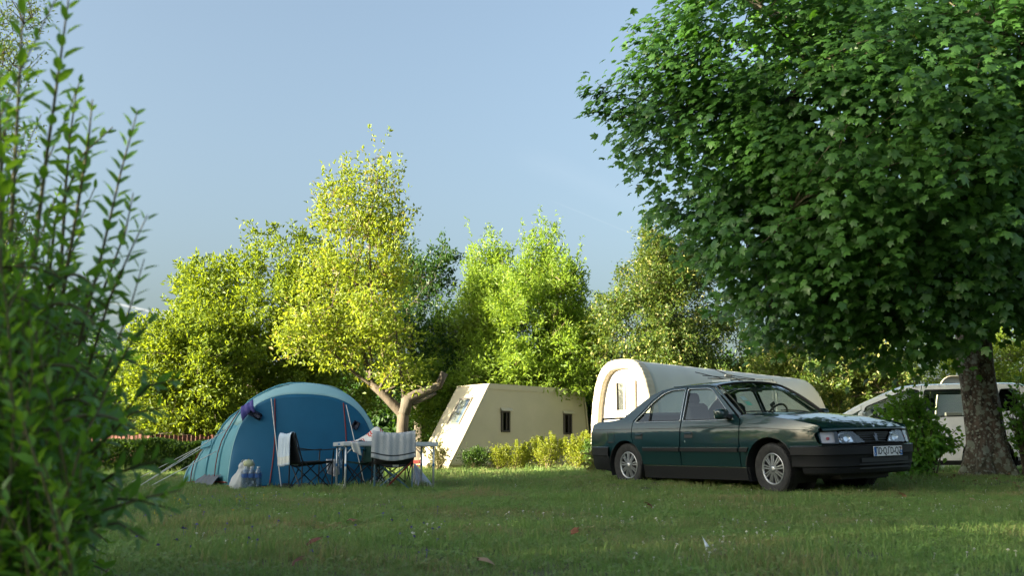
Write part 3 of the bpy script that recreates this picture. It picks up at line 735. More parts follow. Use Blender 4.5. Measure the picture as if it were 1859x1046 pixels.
    x = rng.uniform(-32, 36, n); y = 43 + rng.random(n) * 9; hgt = 3.0 + .9 * np.sin(x * .6) + .6 * np.sin(x * 1.7 + 1)
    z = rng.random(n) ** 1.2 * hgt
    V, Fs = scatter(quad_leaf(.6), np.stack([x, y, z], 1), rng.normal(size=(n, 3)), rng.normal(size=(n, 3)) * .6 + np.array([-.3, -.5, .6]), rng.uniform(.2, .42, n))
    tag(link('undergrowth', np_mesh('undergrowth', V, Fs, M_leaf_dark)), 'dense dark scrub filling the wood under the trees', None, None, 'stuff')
back_trees()

# ------------------------------------------------------------------ the big maple over the car
def leaf_objects(root, tmpl, pos, ax, nr, size, mat, name, keep):
    """the leaves that show largest, each an object sharing one of a few meshes"""
    V, Fs = tmpl; mes = []
    for k in range(4):
        rng = np.random.default_rng(k); W = V.copy(); W[:, 2] += (W[:, 0] * rng.normal() * .25 + W[:, 0] ** 2 * rng.normal() * .35 - .12 * W[:, 1] ** 2 * rng.random())
        mes.append(np_mesh(name, W, Fs, mat, True))
    inv = world_of(root).inverted()
    for k, i in enumerate(keep):
        a = Vector(ax[i]).normalized(); s = a.cross(Vector(nr[i])).normalized(); n = s.cross(a)
        M = Matrix(((s.x, a.x, n.x, pos[i][0]), (s.y, a.y, n.y, pos[i][1]), (s.z, a.z, n.z, pos[i][2]), (0, 0, 0, 1))) @ Matrix.Scale(float(size[i]), 4)
        o = D.objects.new(name, mes[k % 4]); COL.objects.link(o); o.parent = root; o.matrix_parent_inverse = inv; o.matrix_basis = M

def to_px(p):
    x, y, z = p[:, 0], p[:, 1], p[:, 2] - CAM_H
    d = y * math.cos(TILT) + z * math.sin(TILT); u = -y * math.sin(TILT) + z * math.cos(TILT)
    return 929.5 + F_PX * x / d, 523 - F_PX * u / d, d

def bark_maple():
    m, n, l = new_mat('maple bark with lichen')
    out = n.new('ShaderNodeOutputMaterial'); b = n.new('ShaderNodeBsdfPrincipled'); geo = n.new('ShaderNodeNewGeometry')
    mp = n.new('ShaderNodeMapping'); mp.inputs['Scale'].default_value = (1, 1, .35); l.new(geo.outputs['Position'], mp.inputs[0])
    t1 = n.new('ShaderNodeTexNoise'); t1.inputs['Scale'].default_value = 16; t1.inputs['Detail'].default_value = 8; l.new(mp.outputs[0], t1.inputs['Vector'])
    r1 = n.new('ShaderNodeValToRGB'); e = r1.color_ramp.elements; e[0].position = .34; e[0].color = (.030, .021, .016, 1); e[1].position = .66; e[1].color = (.155, .115, .088, 1); l.new(t1.outputs['Fac'], r1.inputs[0])
    def blot(scale, lo, hi, off):
        v = n.new('ShaderNodeTexVoronoi'); v.inputs['Scale'].default_value = scale; v.feature = 'F1'
        q = n.new('ShaderNodeMapping'); q.inputs['Location'].default_value = (off, off, off); l.new(geo.outputs['Position'], q.inputs[0])
        nz = n.new('ShaderNodeTexNoise'); nz.inputs['Scale'].default_value = scale * 1.6; nz.inputs['Detail'].default_value = 5; l.new(q.outputs[0], nz.inputs['Vector'])
        ad = n.new('ShaderNodeMix'); ad.data_type = 'RGBA'; ad.inputs[0].default_value = .06; l.new(q.outputs[0], ad.inputs[6]); l.new(nz.outputs['Color'], ad.inputs[7]); l.new(ad.outputs[2], v.inputs['Vector'])
        mr = n.new('ShaderNodeMapRange'); mr.inputs[1].default_value = hi; mr.inputs[2].default_value = lo; s = n.new('ShaderNodeMath'); s.operation = 'MULTIPLY_ADD'; s.inputs[1].default_value = -.75
        l.new(nz.outputs['Fac'], s.inputs[0]); l.new(v.outputs['Distance'], s.inputs[2]); l.new(s.outputs[0], mr.inputs[0]); return mr.outputs[0]
    def mix(f, a, col):
        x = n.new('ShaderNodeMix'); x.data_type = 'RGBA'; l.new(f, x.inputs[0]); l.new(a, x.inputs[6]); x.inputs[7].default_value = (*col, 1); return x.outputs[2]
    c = mix(blot(6.5, -.10, -.03, 0), r1.outputs[0], (.21, .225, .18))
    c = mix(blot(13.0, -.12, -.04, 3.7), c, (.27, .285, .24))
    c = mix(blot(24.0, -.12, -.05, 9.1), c, (.19, .20, .16))
    # moss low on the trunk
    sp = n.new('ShaderNodeSeparateXYZ'); l.new(geo.outputs['Position'], sp.inputs[0])
    mr = n.new('ShaderNodeMapRange'); mr.inputs[1].default_value = 1.0; mr.inputs[2].default_value = .25; mr.inputs[4].default_value = .8
    nn = n.new('ShaderNodeTexNoise'); nn.inputs['Scale'].default_value = 7; l.new(geo.outputs['Position'], nn.inputs['Vector'])
    s = n.new('ShaderNodeMath'); s.operation = 'MULTIPLY_ADD'; s.inputs[1].default_value = .8; l.new(nn.outputs['Fac'], s.inputs[0]); l.new(sp.outputs['Z'], s.inputs[2]); l.new(s.outputs[0], mr.inputs[0])
    c = mix(mr.outputs[0], c, (.042, .052, .014))
    l.new(c, b.inputs['Base Color']); b.inputs['Roughness'].default_value = .92
    bp = n.new('ShaderNodeBump'); bp.inputs['Strength'].default_value = 1; bp.inputs['Distance'].default_value = .03; l.new(t1.outputs['Fac'], bp.inputs['Height']); l.new(bp.outputs[0], b.inputs['Normal'])
    l.new(b.outputs[0], out.inputs[0]); return m

def big_maple():
    rng = np.random.default_rng(101); Yt = 15.6
    bx, by, bz = foot(1795, Yt)
    root = thing('maple_tree', 'huge dark green maple with lichen-spotted trunk spreading over the dark car', 'tree', (bx, by, bz))
    bark = bark_maple()
    # trunk with flaring roots, modelled as rings
    mb = MB(); nr_ = 40; rings = []
    cen = [P(1796, 866, Yt), P(1790, 800, Yt), P(1779, 720, Yt), P(1770, 640, Yt), P(1764, 560, Yt), P(1768, 470, Yt - .1), P(1780, 380, Yt - .2)]
    rad = [.40, .285, .262, .255, .24, .2, .14]
    pr = np.random.default_rng(4); ph = pr.uniform(0, 6.28, 6)
    def ring(t):
        i = min(int(t), len(cen) - 2); f = t - i; c = cen[i].lerp(cen[i + 1], f); r = rad[i] + (rad[i + 1] - rad[i]) * f
        if i == 0: r = rad[1] + (rad[0] - rad[1]) * (1 - f) ** 2.2
        return c, r
    def fn(u, v):
        c, r = ring(u * (len(cen) - 1 - 1e-6)); a = 2 * math.pi * v
        fl = max(0, 1 - u * 5.5)
        k = 1 + .20 * fl * math.sin(5 * a + ph[0]) + .05 * math.sin(3 * a + ph[1] + 4 * u) + .035 * math.sin(7 * a + ph[2] - 9 * u) + .02 * math.sin(13 * a + ph[3] + 20 * u) + .015 * math.sin(19 * a - 30 * u)
        return Vector((c.x + math.cos(a) * r * k, c.y + math.sin(a) * r * k, c.z - (.12 if u == 0 else 0)))
    mb.grid(fn, 60, 49); mb.build('trunk', bark, root, smooth=True)
    lobes = np.array([lobe(*a)[:6] for a in [(1400, 90, 13, 205, 190), (1305, 285, 13.2, 160, 140), (1215, 190, 13.4, 80, 110), (1440, 420, 12.7, 190, 160), (1362, 430, 13.2, 100, 105), (1610, 250, 12.2, 240, 240), (1640, 500, 13.2, 200, 120),
                                              (1860, 120, 12.8, 260, 240), (1870, 440, 13.6, 190, 150), (1500, 560, 14.3, 150, 80), (1440, 565, 14.2, 75, 48), (1640, 590, 14.6, 120, 55), (1250, 30, 13.6, 66, 110), (2050, 250, 14, 220, 330), (1930, 560, 14.6, 130, 70),
                                              (1750, 200, 17.5, 420, 380), (1450, -160, 13.5, 230, 160), (1800, -180, 14, 320, 180), (1250, 140, 13, 85, 60)]])
    # limbs
    lm = MB(); nodes = []
    top = P(1770, 560, Yt)
    for l in lobes:
        for q in range(3):
            dd = rdirs(rng, 1)[0]; tgt = l[:3] + dd * l[3:6] * .7
            st = top.lerp(cen[-1], rng.random()) if not nodes or rng.random() < .4 else min((n for n in nodes), key=lambda n: (n - Vector(tgt)).length + rng.uniform(0, .5))
            pts = bent(rng, st, tgt, 7, .05, .05); lm.tube(pts, [max(.012, .085 * (1 - i / 6.5) * (.5 + .5 * rng.random())) for i in range(7)], 7, caps=False); nodes += pts[2:]
    lm.build('branches', M_bark_g, root, smooth=True)['kind'] = 'stuff'
    tmpl = maple_leaf()
    ns, per = 4100, 13
    A = lobes[:, 3] * lobes[:, 5]; A[15] *= .5; A[16:18] *= .5
    pick = rng.choice(len(lobes), ns, p=A / A.sum())
    d = rdirs(rng, ns); d[:, 1] -= .35; d /= np.linalg.norm(d, axis=1, keepdims=True)
    rr = (.66 + .34 * rng.random(ns) ** .7) * (1 + .09 * lumpy(d + lobes[pick, :3], rng, freq=4))
    C = lobes[pick, :3] + d * rr[:, None] * lobes[pick, 3:6]
    # a long shoot that leaves the crown
    spur = np.array([[*(P(1072 + 14 * i, 165 + 5 * i + 9 * math.sin(i), 13.3))] for i in range(10)] + [[*(P(1090 + 16 * i, 205 + 4 * i, 13.2))] for i in range(7)] + [[*(P(1165 + 9 * i, 70 + 16 * i, 13.5))] for i in range(7)])
    C = np.concatenate([C, spur]); d = np.concatenate([d, np.tile([-.8, -.3, .3], (len(spur), 1))]); ns = len(C)
    keepz = C[:, 2] > 1.75; C, d = C[keepz], d[keepz]; ns = len(C)
    out = C - np.array([bx - .4, by, 3.4]); out /= np.linalg.norm(out, axis=1, keepdims=True)
    sd = d * .5 + out * .5 + rng.normal(size=(ns, 3)) * .3; sd[:, 2] += .1; sd /= np.linalg.norm(sd, axis=1, keepdims=True)
    idx = np.repeat(np.arange(ns), per); n = len(idx); t = rng.random(n)
    sl = .36 * rng.uniform(.6, 1.4, ns); isp = idx >= ns - len(spur)
    pos = C[idx] + sd[idx] * (t * sl[idx])[:, None] + rng.normal(size=(n, 3)) * np.where(isp, .045, .13)[:, None]
    ax = out[idx] * .55 + rng.normal(size=(n, 3)) * .38; ax[:, 2] -= .42
    nr = out[idx] * .55 + rng.normal(size=(n, 3)) * .28; nr[:, 2] += .62; nr[:, 1] -= .15
    ax -= nr * (np.sum(ax * nr, 1) / np.sum(nr * nr, 1))[:, None] * .8
    size = rng.uniform(.095, .172, n)
    px, py, dep = to_px(pos)
    sc = size / dep * (1 + .25 * rng.random(n)); sc[(px < 1040) | (px > 1850) | (py < 5) | (py > 660)] = 0
    # only leaves on the outside of the crown count as showing
    fr = np.floor(px / 9) * 1000 + np.floor(py / 9); o = np.argsort(dep); _, first = np.unique(fr[o], return_index=True); front = np.zeros(n, bool); front[o[first]] = True
    sc[~front] = 0
    keep = np.argsort(-sc)[:300]
    rest = np.ones(n, bool); rest[keep] = False
    leaf_objects(root, tmpl, pos, ax, nr, size, M_leaf_maple, 'leaf', keep)
    back = pos[:, 1] > by - .2
    a_, b_ = rest & ~back, rest & back
    V1, F1 = scatter(maple_leaf(fine=False), pos[a_], ax[a_], nr[a_], size[a_])
    q = rng.choice(ns, 900); k3 = np.repeat(q, 16); inner = np.array([bx - .6, by - .3, 3.6]) + (C[k3] - np.array([bx - .6, by - .3, 3.6])) * rng.uniform(.62, .93, (len(k3), 1)) + rng.normal(size=(len(k3), 3)) * .16
    V2, F2 = scatter(quad_leaf(.9), np.concatenate([pos[b_], inner]), np.concatenate([ax[b_], rng.normal(size=inner.shape) - [0, 0, .4]]), np.concatenate([nr[b_], rng.normal(size=inner.shape) * .6 + [0, -.3, .5]]), np.concatenate([size[b_] * 1.15, rng.uniform(.13, .2, len(inner))]))
    c = link('crown', np_mesh('crown', np.concatenate([V1, V2]), F1 + [f + len(V1) for f in F2], M_leaf_maple, True), root); c['kind'] = 'stuff'
    # winged seed clusters
    m = 420; j = rng.choice(n, m); k2 = np.repeat(j, 9); q = pos[k2] + rng.normal(size=(len(k2), 3)) * .045 - sd[idx[k2]] * -.06
    V, Fs = scatter(quad_leaf(.35), q, rng.normal(size=(len(k2), 3)), rng.normal(size=(len(k2), 3)), rng.uniform(.03, .05, len(k2)))
    c = link('seed_clusters', np_mesh('seed_clusters', V, Fs, M_leaf_key), root); c['kind'] = 'stuff'
    tm = MB(); NP = np.array([[*p] for p in nodes])
    for i in list(rng.choice(ns, 420, replace=False)) + list(range(ns - len(spur), ns, 3)):
        jn = np.argmin(((NP - C[i]) ** 2).sum(1)); pts = bent(rng, NP[jn], C[i], 4, .07, .03) + [Vector(C[i] + sd[i] * sl[i] * .7)]; tm.tube(pts, [.011, .009, .007, .005, .003], 4, caps=False)
    t_ = tm.build('twigs', pmat('maple twig', (.10, .085, .05), .8), root); t_['kind'] = 'stuff'
big_maple()

# ------------------------------------------------------------------ leafy bush close to the camera
def near_bush():
    rng = np.random.default_rng(202)
    root = thing('leafy_bush', 'tall leafy bush with long upright shoots close to the camera', 'bush', (-1.45, 2.3, gz(-1.45, 2.3)))
    mb = MB(); POS, AX, NR, SZ = [], [], [], []
    shoots = []
    def path(pxs, Y0, Y1):
        n = len(pxs); pts = [P(x, y, Y0 + (Y1 - Y0) * i / (n - 1)) for i, (x, y) in enumerate(pxs)]; out = []
        for i in range(n - 1):
            for k in range(6): out.append(pts[i].lerp(pts[i + 1], k / 6))
        return out + [pts[-1]]
    # long shoots read off the photograph: (pixels from low to tip)
    L = [([(20, 420), (30, 240), (38, 90), (46, -60)], 1.75, 1.7), ([(60, 480), (85, 280), (108, 120), (128, -30)], 1.8, 1.7), ([(110, 560), (140, 380), (160, 260), (168, 180)], 1.9, 1.8),
         ([(140, 640), (185, 460), (220, 310), (250, 200)], 1.95, 1.85), ([(150, 700), (200, 540), (235, 460), (268, 390)], 2.0, 1.9), ([(150, 620), (190, 520), (228, 420), (242, 350)], 2.1, 2.0), ([(150, 760), (190, 680), (236, 560), (262, 470)], 2.0, 1.95),
         ([(160, 780), (200, 690), (240, 620), (280, 575)], 2.0, 1.9), ([(110, 500), (120, 330), (128, 240), (140, 160)], 2.1, 2.0), ([(80, 600), (100, 400), (150, 280), (205, 230)], 2.2, 2.1), ([(0, 500), (2, 300), (-4, 140), (-10, 20)], 1.7, 1.65),
         ([(170, 830), (215, 760), (270, 700), (318, 690)], 2.1, 2.0), ([(150, 900), (205, 862), (255, 845), (300, 835)], 2.0, 1.9), ([(120, 930), (190, 905), (250, 908), (310, 925)], 1.9, 1.8), ([(100, 960), (180, 930), (260, 905), (330, 890)], 1.75, 1.7), ([(120, 860), (190, 800), (240, 750), (300, 740)], 1.9, 1.85), ([(80, 990), (150, 960), (215, 950), (270, 985)], 1.75, 1.7)]
    for px, a, b in L: shoots.append((path(px, a, b), 1.0))
    # the body of the bush
    for i in range(560):
        y0 = 1.55 + 2.0 * rng.random() ** 1.2
        edge = -.425 * y0                                   # the side that faces the pitch
        x0 = max(-2.6, edge - .02 - rng.exponential(.24))
        hgt = min(1.30, .50 + 2.3 * (edge - x0)) * rng.uniform(.55, 1.12)
        lean = rng.uniform(-.1, .12); pts = []
        ph = rng.uniform(0, 6.28)
        for k in range(15):
            t = k / 14; pts.append(Vector((x0 + lean * hgt * t ** 1.5 + .03 * math.sin(5 * t + ph), y0 + rng.normal() * .004 + .12 * math.sin(ph) * t * t, gz(x0, y0) + hgt * t)))
        shoots.append((pts, rng.uniform(.75, 1.05)))
    for i in range(230):                                   # side sprays that droop over the grass
        y0 = rng.uniform(1.6, 3.3); edge = -.42 * y0 - .02; z0 = rng.uniform(.05, .75); x0 = edge - rng.uniform(.05, .3); ln = rng.uniform(.10, .24); a = rng.uniform(-.8, .5); pts = []
        for k in range(9):
            t = k / 8; pts.append(Vector((x0 + ln * t * math.cos(a), y0 + ln * t * math.sin(a) * .5, max(.03, z0 + ln * (.7 * t - .75 * t * t)))))
        shoots.append((pts, rng.uniform(.75, 1.05)))
    for pts, sc in shoots:
        n = len(pts); mb.tube(pts, [.0034 * (1 - i / n) + .0010 for i in range(n)], 4, caps=False)
        Ls = [0]
        for a, b in zip(pts, pts[1:]): Ls.append(Ls[-1] + (b - a).length)
        s = .04; k = 0
        while s < Ls[-1]:
            i = next(j for j in range(n - 1) if Ls[j + 1] >= s); f = (s - Ls[i]) / (Ls[i + 1] - Ls[i] + 1e-9); p = pts[i].lerp(pts[i + 1], f); dr = (pts[i + 1] - pts[i]).normalized()
            sd, up = frame_of(dr, (0, -1, .2)); az = k * 1.57 + rng.normal() * .35
            young = s / Ls[-1]
            for sg in (1, -1):
                o = (sd * math.cos(az) + up * math.sin(az)) * sg; ax = o * 1.0 + dr * (.55 + .8 * young) + Vector(rng.normal(size=3) * .16)
                nr = dr * 1.0 - o * .45 + Vector((0, 0, .5)) + Vector(rng.normal(size=3) * .15)
                POS.append(p + o * .004); AX.append(ax); NR.append(nr); SZ.append(sc * rng.uniform(.037, .054) * (1 - .45 * max(0, young - .6) / .4))
            s += rng.uniform(.019, .030); k += 1
    POS, AX, NR = (np.array([[*p] for p in a]) for a in (POS, AX, NR)); SZ = np.array(SZ)
    mb.build('stems', pmat('green brown stem', (.10, .09, .035), .7), root, smooth=True)['kind'] = 'stuff'
    tmpl = lance_leaf(.40)
    px, py, dep = to_px(POS); sc = SZ / dep; sc[(px < 5) | (px > 420) | (py < 5) | (py > 1040)] = 0
    fr = np.floor(px / 14) * 1000 + np.floor(py / 14); o = np.argsort(dep); _, first = np.unique(fr[o], return_index=True); front = np.zeros(len(px), bool); front[o[first]] = True; sc[~front] = 0
    keep = np.argsort(-sc)[:300]; rest = np.ones(len(SZ), bool); rest[keep] = False
    leaf_objects(root, tmpl, POS, AX, NR, SZ, M_leaf_bush, 'leaf', keep)
    V, Fs = scatter(tmpl, POS[rest], AX[rest], NR[rest], SZ[rest])
    c = link('foliage', np_mesh('foliage', V, Fs, M_leaf_bush, True), root); c['kind'] = 'stuff'
near_bush()
# ------------------------------------------------------------------ hedge and rust-red board fence
def hedge_box(name, label, cat, x0, x1, y, w, h, mat, seed, n, group=None, lsize=.05):
    rng = np.random.default_rng(seed); cx = (x0 + x1) / 2
    root = thing(name, label, cat, (cx, y, gz(cx, y)), 0, group)
    tops = lambda x: h * (1 + .05 * np.sin(x * 2.1 + seed) + .04 * np.sin(x * 5.3))
    u = rng.random((n, 3)); x = x0 + (x1 - x0) * u[:, 0]; side = rng.random(n)
    yy = np.where(side < .45, y - w / 2 + rng.exponential(.05, n), y - w / 2 + w * u[:, 1]); zz = np.where(side < .45, tops(x) * u[:, 2], tops(x) - rng.exponential(.05, n)); zz = np.clip(zz, .02, None)
    pos = np.stack([x, yy, zz + G(x, yy)], 1); pos += rng.normal(size=pos.shape) * .02
    up = np.where(side < .45, 0.15, 1.0)
    nr = np.stack([rng.normal(size=n) * .5, -1 + up + rng.normal(size=n) * .5, up + rng.normal(size=n) * .3], 1)
    V, Fs = scatter(quad_leaf(.6), pos, rng.normal(size=(n, 3)) + [0, 0, .4], nr, lsize * rng.uniform(.6, 1.3, n))
    c = link('foliage', np_mesh('foliage', V, Fs, mat), root); c['kind'] = 'stuff'
    mb = MB(); k = int((x1 - x0) / .5)
    for i in range(k):
        xx = x0 + (i + .5) * (x1 - x0) / k; yy_ = y + rng.uniform(-.1, .1); z0 = gz(xx, yy_)
        for q in range(5): mb.tube([(xx, yy_, z0 - .05), (xx + rng.uniform(-.1, .1), yy_ + rng.uniform(-.1, .1), z0 + h * .5), (xx + rng.uniform(-.22, .22), yy_ + rng.uniform(-.15, .15), z0 + h * .9)], [.02, .014, .006], 5, caps=False)
    mb.build('stems', M_bark_g, root)['kind'] = 'stuff'
    return root
hedge_box('clipped_hedge', 'long clipped dark green hedge in front of the rust-red fence', 'hedge', -15.5, -7.3, 26.4, 1.0, .80, M_leaf_hedge, 3, 48000, lsize=.08)

def fence():
    M_rust = pmat('weathered red board', (.13, .034, .020), .8, col2=(.08, .024, .016), nscale=5, bump=.4, bscale=30, stretch=(1, 1, .2))
    p0, pc, p1 = P(150, 812, 31.5), P(272, 812, 30.2), P(384, 812, 32.2)
    root = thing('board_fence', 'low rust-red board fence standing behind the clipped hedge', 'fence', (pc.x, pc.y, gz(pc.x, pc.y)))
    meshes = {}
    for a, b in ((p0, pc), (pc, p1)):
        a = Vector((a.x, a.y, 0)); b = Vector((b.x, b.y, 0)); d = (b - a); n = int(d.length / .16); ang = math.atan2(d.y, d.x)
        for i in range(n):
            c = a + d * ((i + .5) / n); z0 = gz(c.x, c.y); h = 1.06 + .015 * math.sin(i * 2.3) + .02 * ((i * 7) % 3)
            if 'b' not in meshes:
                m = MB(); m.box((0, 0, .53), (.135, .024, 1.06), bevel=.006); meshes['b'] = m.mesh('board', M_rust)
            o = D.objects.new('board', meshes['b']); COL.objects.link(o); o.matrix_basis = Matrix.Translation((c.x, c.y, z0 + (.02 if i % 2 else 0))) @ Matrix.Rotation(ang + (.02 if i % 3 else -.03), 4, 'Z') @ Matrix.Scale(h / 1.06, 4, (0, 0, 1)); adopt(o, root, False)
        for z in (.3, .85):
            m = MB(); M = Matrix.Rotation(ang, 3, 'Z'); mid = (a + b) / 2; m.box((mid.x - math.sin(ang) * -.04 * -1, mid.y + .04, gz(mid.x, mid.y) + z), (d.length, .04, .07), M); m.build('rail', M_rust, root)
        for q in (a, b):
            m = MB(); m.box((q.x, q.y + .06, gz(q.x, q.y) + .56), (.09, .09, 1.14), bevel=.01); m.build('post', M_rust, root)
fence()

# ------------------------------------------------------------------ tan cabin with slanted end
M_tan = pmat('tan canvas', (.43, .385, .28), .85, col2=(.47, .42, .305), nscale=1.2, bump=.22, bscale=6, detail=5)
M_dkframe = pmat('brown window frame', (.045, .036, .032), .5)
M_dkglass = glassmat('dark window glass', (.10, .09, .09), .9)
M_skyglass = glassmat('pale window glass', (.70, .74, .78), 1.0)
M_greyframe = pmat('grey window frame', (.15, .135, .12), .5)
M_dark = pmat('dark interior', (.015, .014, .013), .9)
M_brick = pmat('red brick', (.26, .10, .06), .85, col2=(.34, .15, .09), nscale=12)
M_conc = pmat('block', (.3, .27, .23), .9, bump=.3)
def tan_cabin():
    B0 = Vector((-2.07, 33.0, 0)); u = Vector((.732, .681, 0)); v = Vector((-.681, .732, 0)); U = Vector((0, 0, 1)); Wd = 1.72
    root = thing('tan_cabin', 'tan canvas cabin with a slanted sunlit end and two dark windows', 'cabin', B0)
    Q = lambda s, w, z: B0 + u * s + v * w + U * z
    s0, s1, s2, s3 = 0.0, 1.76, 6.46, 6.84; zb, zt = .14, 2.86
    # walls: side sheets with slight sag so that the canvas is not dead flat
    def sheet(c00, c10, c01, c11, nu, nv, nrm, amp, seed):
        rg = np.random.default_rng(seed); ph = rg.uniform(0, 6, 5)
        def fn(a, b):
            p = c00.lerp(c10, a).lerp(c01.lerp(c11, a), b); e = min(a, 1 - a, .12) / .12 * min(b, 1 - b, .12) / .12
            return p + nrm * amp * e * (math.sin(9 * a + ph[0]) * .5 + math.sin(17 * a + 3 * b + ph[1]) * .3 + math.sin(5 * b + ph[2]) * .4 - .6)
        return fn
    mb = MB()
    mb.grid(sheet(Q(s0, 0, zb), Q(s3, 0, zb), Q(s1, 0, zt), Q(s2, 0, zt), 60, 24, -v, .014, 1), 60, 24)
    mb.build('side_wall', M_tan, root, smooth=True, solid=.02)
    mb = MB(); en = (Q(s0, 0, zb) - Q(s1, 0, zt)).cross(v).normalized(); en = en if en.dot(-u) > 0 else -en
    mb.grid(sheet(Q(s0, 0, zb), Q(s0, Wd, zb), Q(s1, 0, zt), Q(s1, Wd, zt), 20, 30, en, .016, 2), 20, 30); mb.build('slanted_end_wall', M_tan, root, smooth=True, solid=.02)
    mb = MB(); mb.add([Q(s3, 0, zb), Q(s3, Wd, zb), Q(s2, Wd, zt), Q(s2, 0, zt)], [(0, 1, 2, 3)]); mb.add([Q(s0, Wd, zb), Q(s3, Wd, zb), Q(s2, Wd, zt), Q(s1, Wd, zt)], [(0, 1, 2, 3)]); mb.build('rear_wall', M_tan, root, solid=.02)
    mb = MB(); mb.prism([Q(s1 - .02, -.02, zt - .002), Q(s2 + .02, -.02, zt - .002), Q(s2 + .02, Wd, zt - .002), Q(s1 - .02, Wd, zt - .002)], (0, 0, .05)); mb.build('roof', M_tan, root)
    # overlapping band under the roof edge and down the sloped end
    mb = MB(); mb.prism([Q(s1 - .06, -.028, zt - .13), Q(s2 + .10, -.028, zt - .15), Q(s2 - .0, -.028, zt + .055), Q(s1 - .02, -.028, zt + .055)], v * .018)
    mb.build('roof_band', M_tan, root)
    mb = MB(); mb.tube([Q(s0 - .01, -.01, zb), Q(s0 + .6, -.02, zb + .93), Q(s1 - .01, -.01, zt + .02)], .035, 8); mb.build('corner_seam', M_tan, root, smooth=True)
    mb = MB(); mb.tube([Q(s3 + .01, -.01, zb), Q(s2 + .12, -.02, zt - .55), Q(s2 - .02, -.01, zt)], .03, 8); mb.build('corner_seam', M_tan, root, smooth=True)
    mb = MB(); mb.box(tuple(Q((s0 + s3) / 2, Wd / 2, zb - .06)), (s3 - s0 - .1, Wd - .06, .11), Matrix.Rotation(math.atan2(u.y, u.x), 3, 'Z')); mb.build('floor_deck', pmat('tan deck edge', (.2, .17, .11), .8), root)
    # side windows with a little flap above each
    RM = Matrix.Rotation(math.atan2(u.y, u.x), 3, 'Z')
    def side_pos(px):     # distance along the wall that the photo shows at this column
        k = (px - 929.5) / F_PX; return (k * B0.y - B0.x) / (u.x - k * u.y)
    for (xa, xb, ya, yb) in ((909.5, 924.8, 748, 786), (1021.5, 1036, 753, 790)):
        a, b = side_pos(xa), side_pos(xb); dpt = (B0 + u * a).y; z1 = CAM_H + (830 - ya) / F_PX * dpt * 1.0; z0 = CAM_H + (830 - yb) / F_PX * dpt
        c = (a + b) / 2; w = (b - a); fr = MB()
        for s, z, ww, hh in ((a + .03, (z0 + z1) / 2, .06, z1 - z0), (b - .03, (z0 + z1) / 2, .06, z1 - z0), (c, z1 - .03, w - .12, .06), (c, z0 + .03, w - .12, .06), (b - .17, (z0 + z1) / 2, .04, z1 - z0 - .12)):
            fr.box(tuple(Q(s, -.03, z)), (ww, .07, hh), RM, bevel=.008)
        f = fr.build('window', M_dkframe, root)
        m = MB(); m.box(tuple(Q(c, -.012, (z0 + z1) / 2)), (w - .12, .01, z1 - z0 - .12), RM); m.build('pane', M_dkglass, f)
        m = MB(); m.box(tuple(Q(c, .004, (z0 + z1) / 2)), (w - .02, .012, z1 - z0 - .02), RM); m.build('dark_inside_sheet', M_dark, f)  # flat dark sheet painted in for the unlit inside
        m = MB(); m.prism([Q(a - .05, -.03, z1 + .11), Q(b + .07, -.03, z1 + .11), Q(b + .08, -.14, z1 + .01), Q(a - .06, -.14, z1 + .01)], (0, 0, -.015)); m.build('window_flap', M_tan, root)
    # window in the slanted end
    e1 = v; e2 = (Q(s1, 0, zt) - Q(s0, 0, zb)).normalized(); o = Q(s0, 0, zb)
    E = lambda w, t, k=0.0: o + e1 * w + e2 * t + en * k
    Ls = (Q(s1, 0, zt) - Q(s0, 0, zb)).length; w0, w1, t0, t1 = .52, 1.20, Ls * .50, Ls * .84
    fr = MB()
    for (a, b, c, d) in ((w0, w0 + .06, t0, t1), (w1 - .06, w1, t0, t1), (w0 + .06, w1 - .06, t0, t0 + .06), (w0 + .06, w1 - .06, t1 - .06, t1)):
        fr.prism([E(a, c, -.01), E(b, c, -.01), E(b, d, -.01), E(a, d, -.01)], en * .05)
    f = fr.build('window', M_greyframe, root); m = MB(); m.prism([E(w0 + .06, t0 + .06, .015), E(w1 - .06, t0 + .06, .015), E(w1 - .06, t1 - .06, .015), E(w0 + .06, t1 - .06, .015)], en * .008); m.build('pane', M_skyglass, f)
    m = MB(); m.prism([E(w0 + .02, t0 + .02, -.012), E(w1 - .02, t0 + .02, -.012), E(w1 - .02, t1 - .02, -.012), E(w0 + .02, t1 - .02, -.012)], en * .010); m.build('sky_sheet', pmat('grey blind', (.30, .36, .42), .8), f)  # bluish sheet painted as the sky reflected in the pane
    # piers the cabin stands on
    for s, w in ((.35, .25), (.7, 1.4), (3.3, .3), (6.3, .3)):
        p = Q(s, w, 0); g = gz(p.x, p.y); z = g - .03; pier = thing('pier', None, None, (p.x, p.y, g)); pier.parent = root; pier.matrix_parent_inverse = world_of(root).inverted()
        while z < zb - .115:
            for k in (-1, 1):
                m = MB(); m.box((p.x + u.x * .12 * k, p.y + u.y * .12 * k, z + .03), (.22, .24, .056), RM, bevel=.006); m.build('brick', M_brick, pier)
            z += .06
tan_cabin()

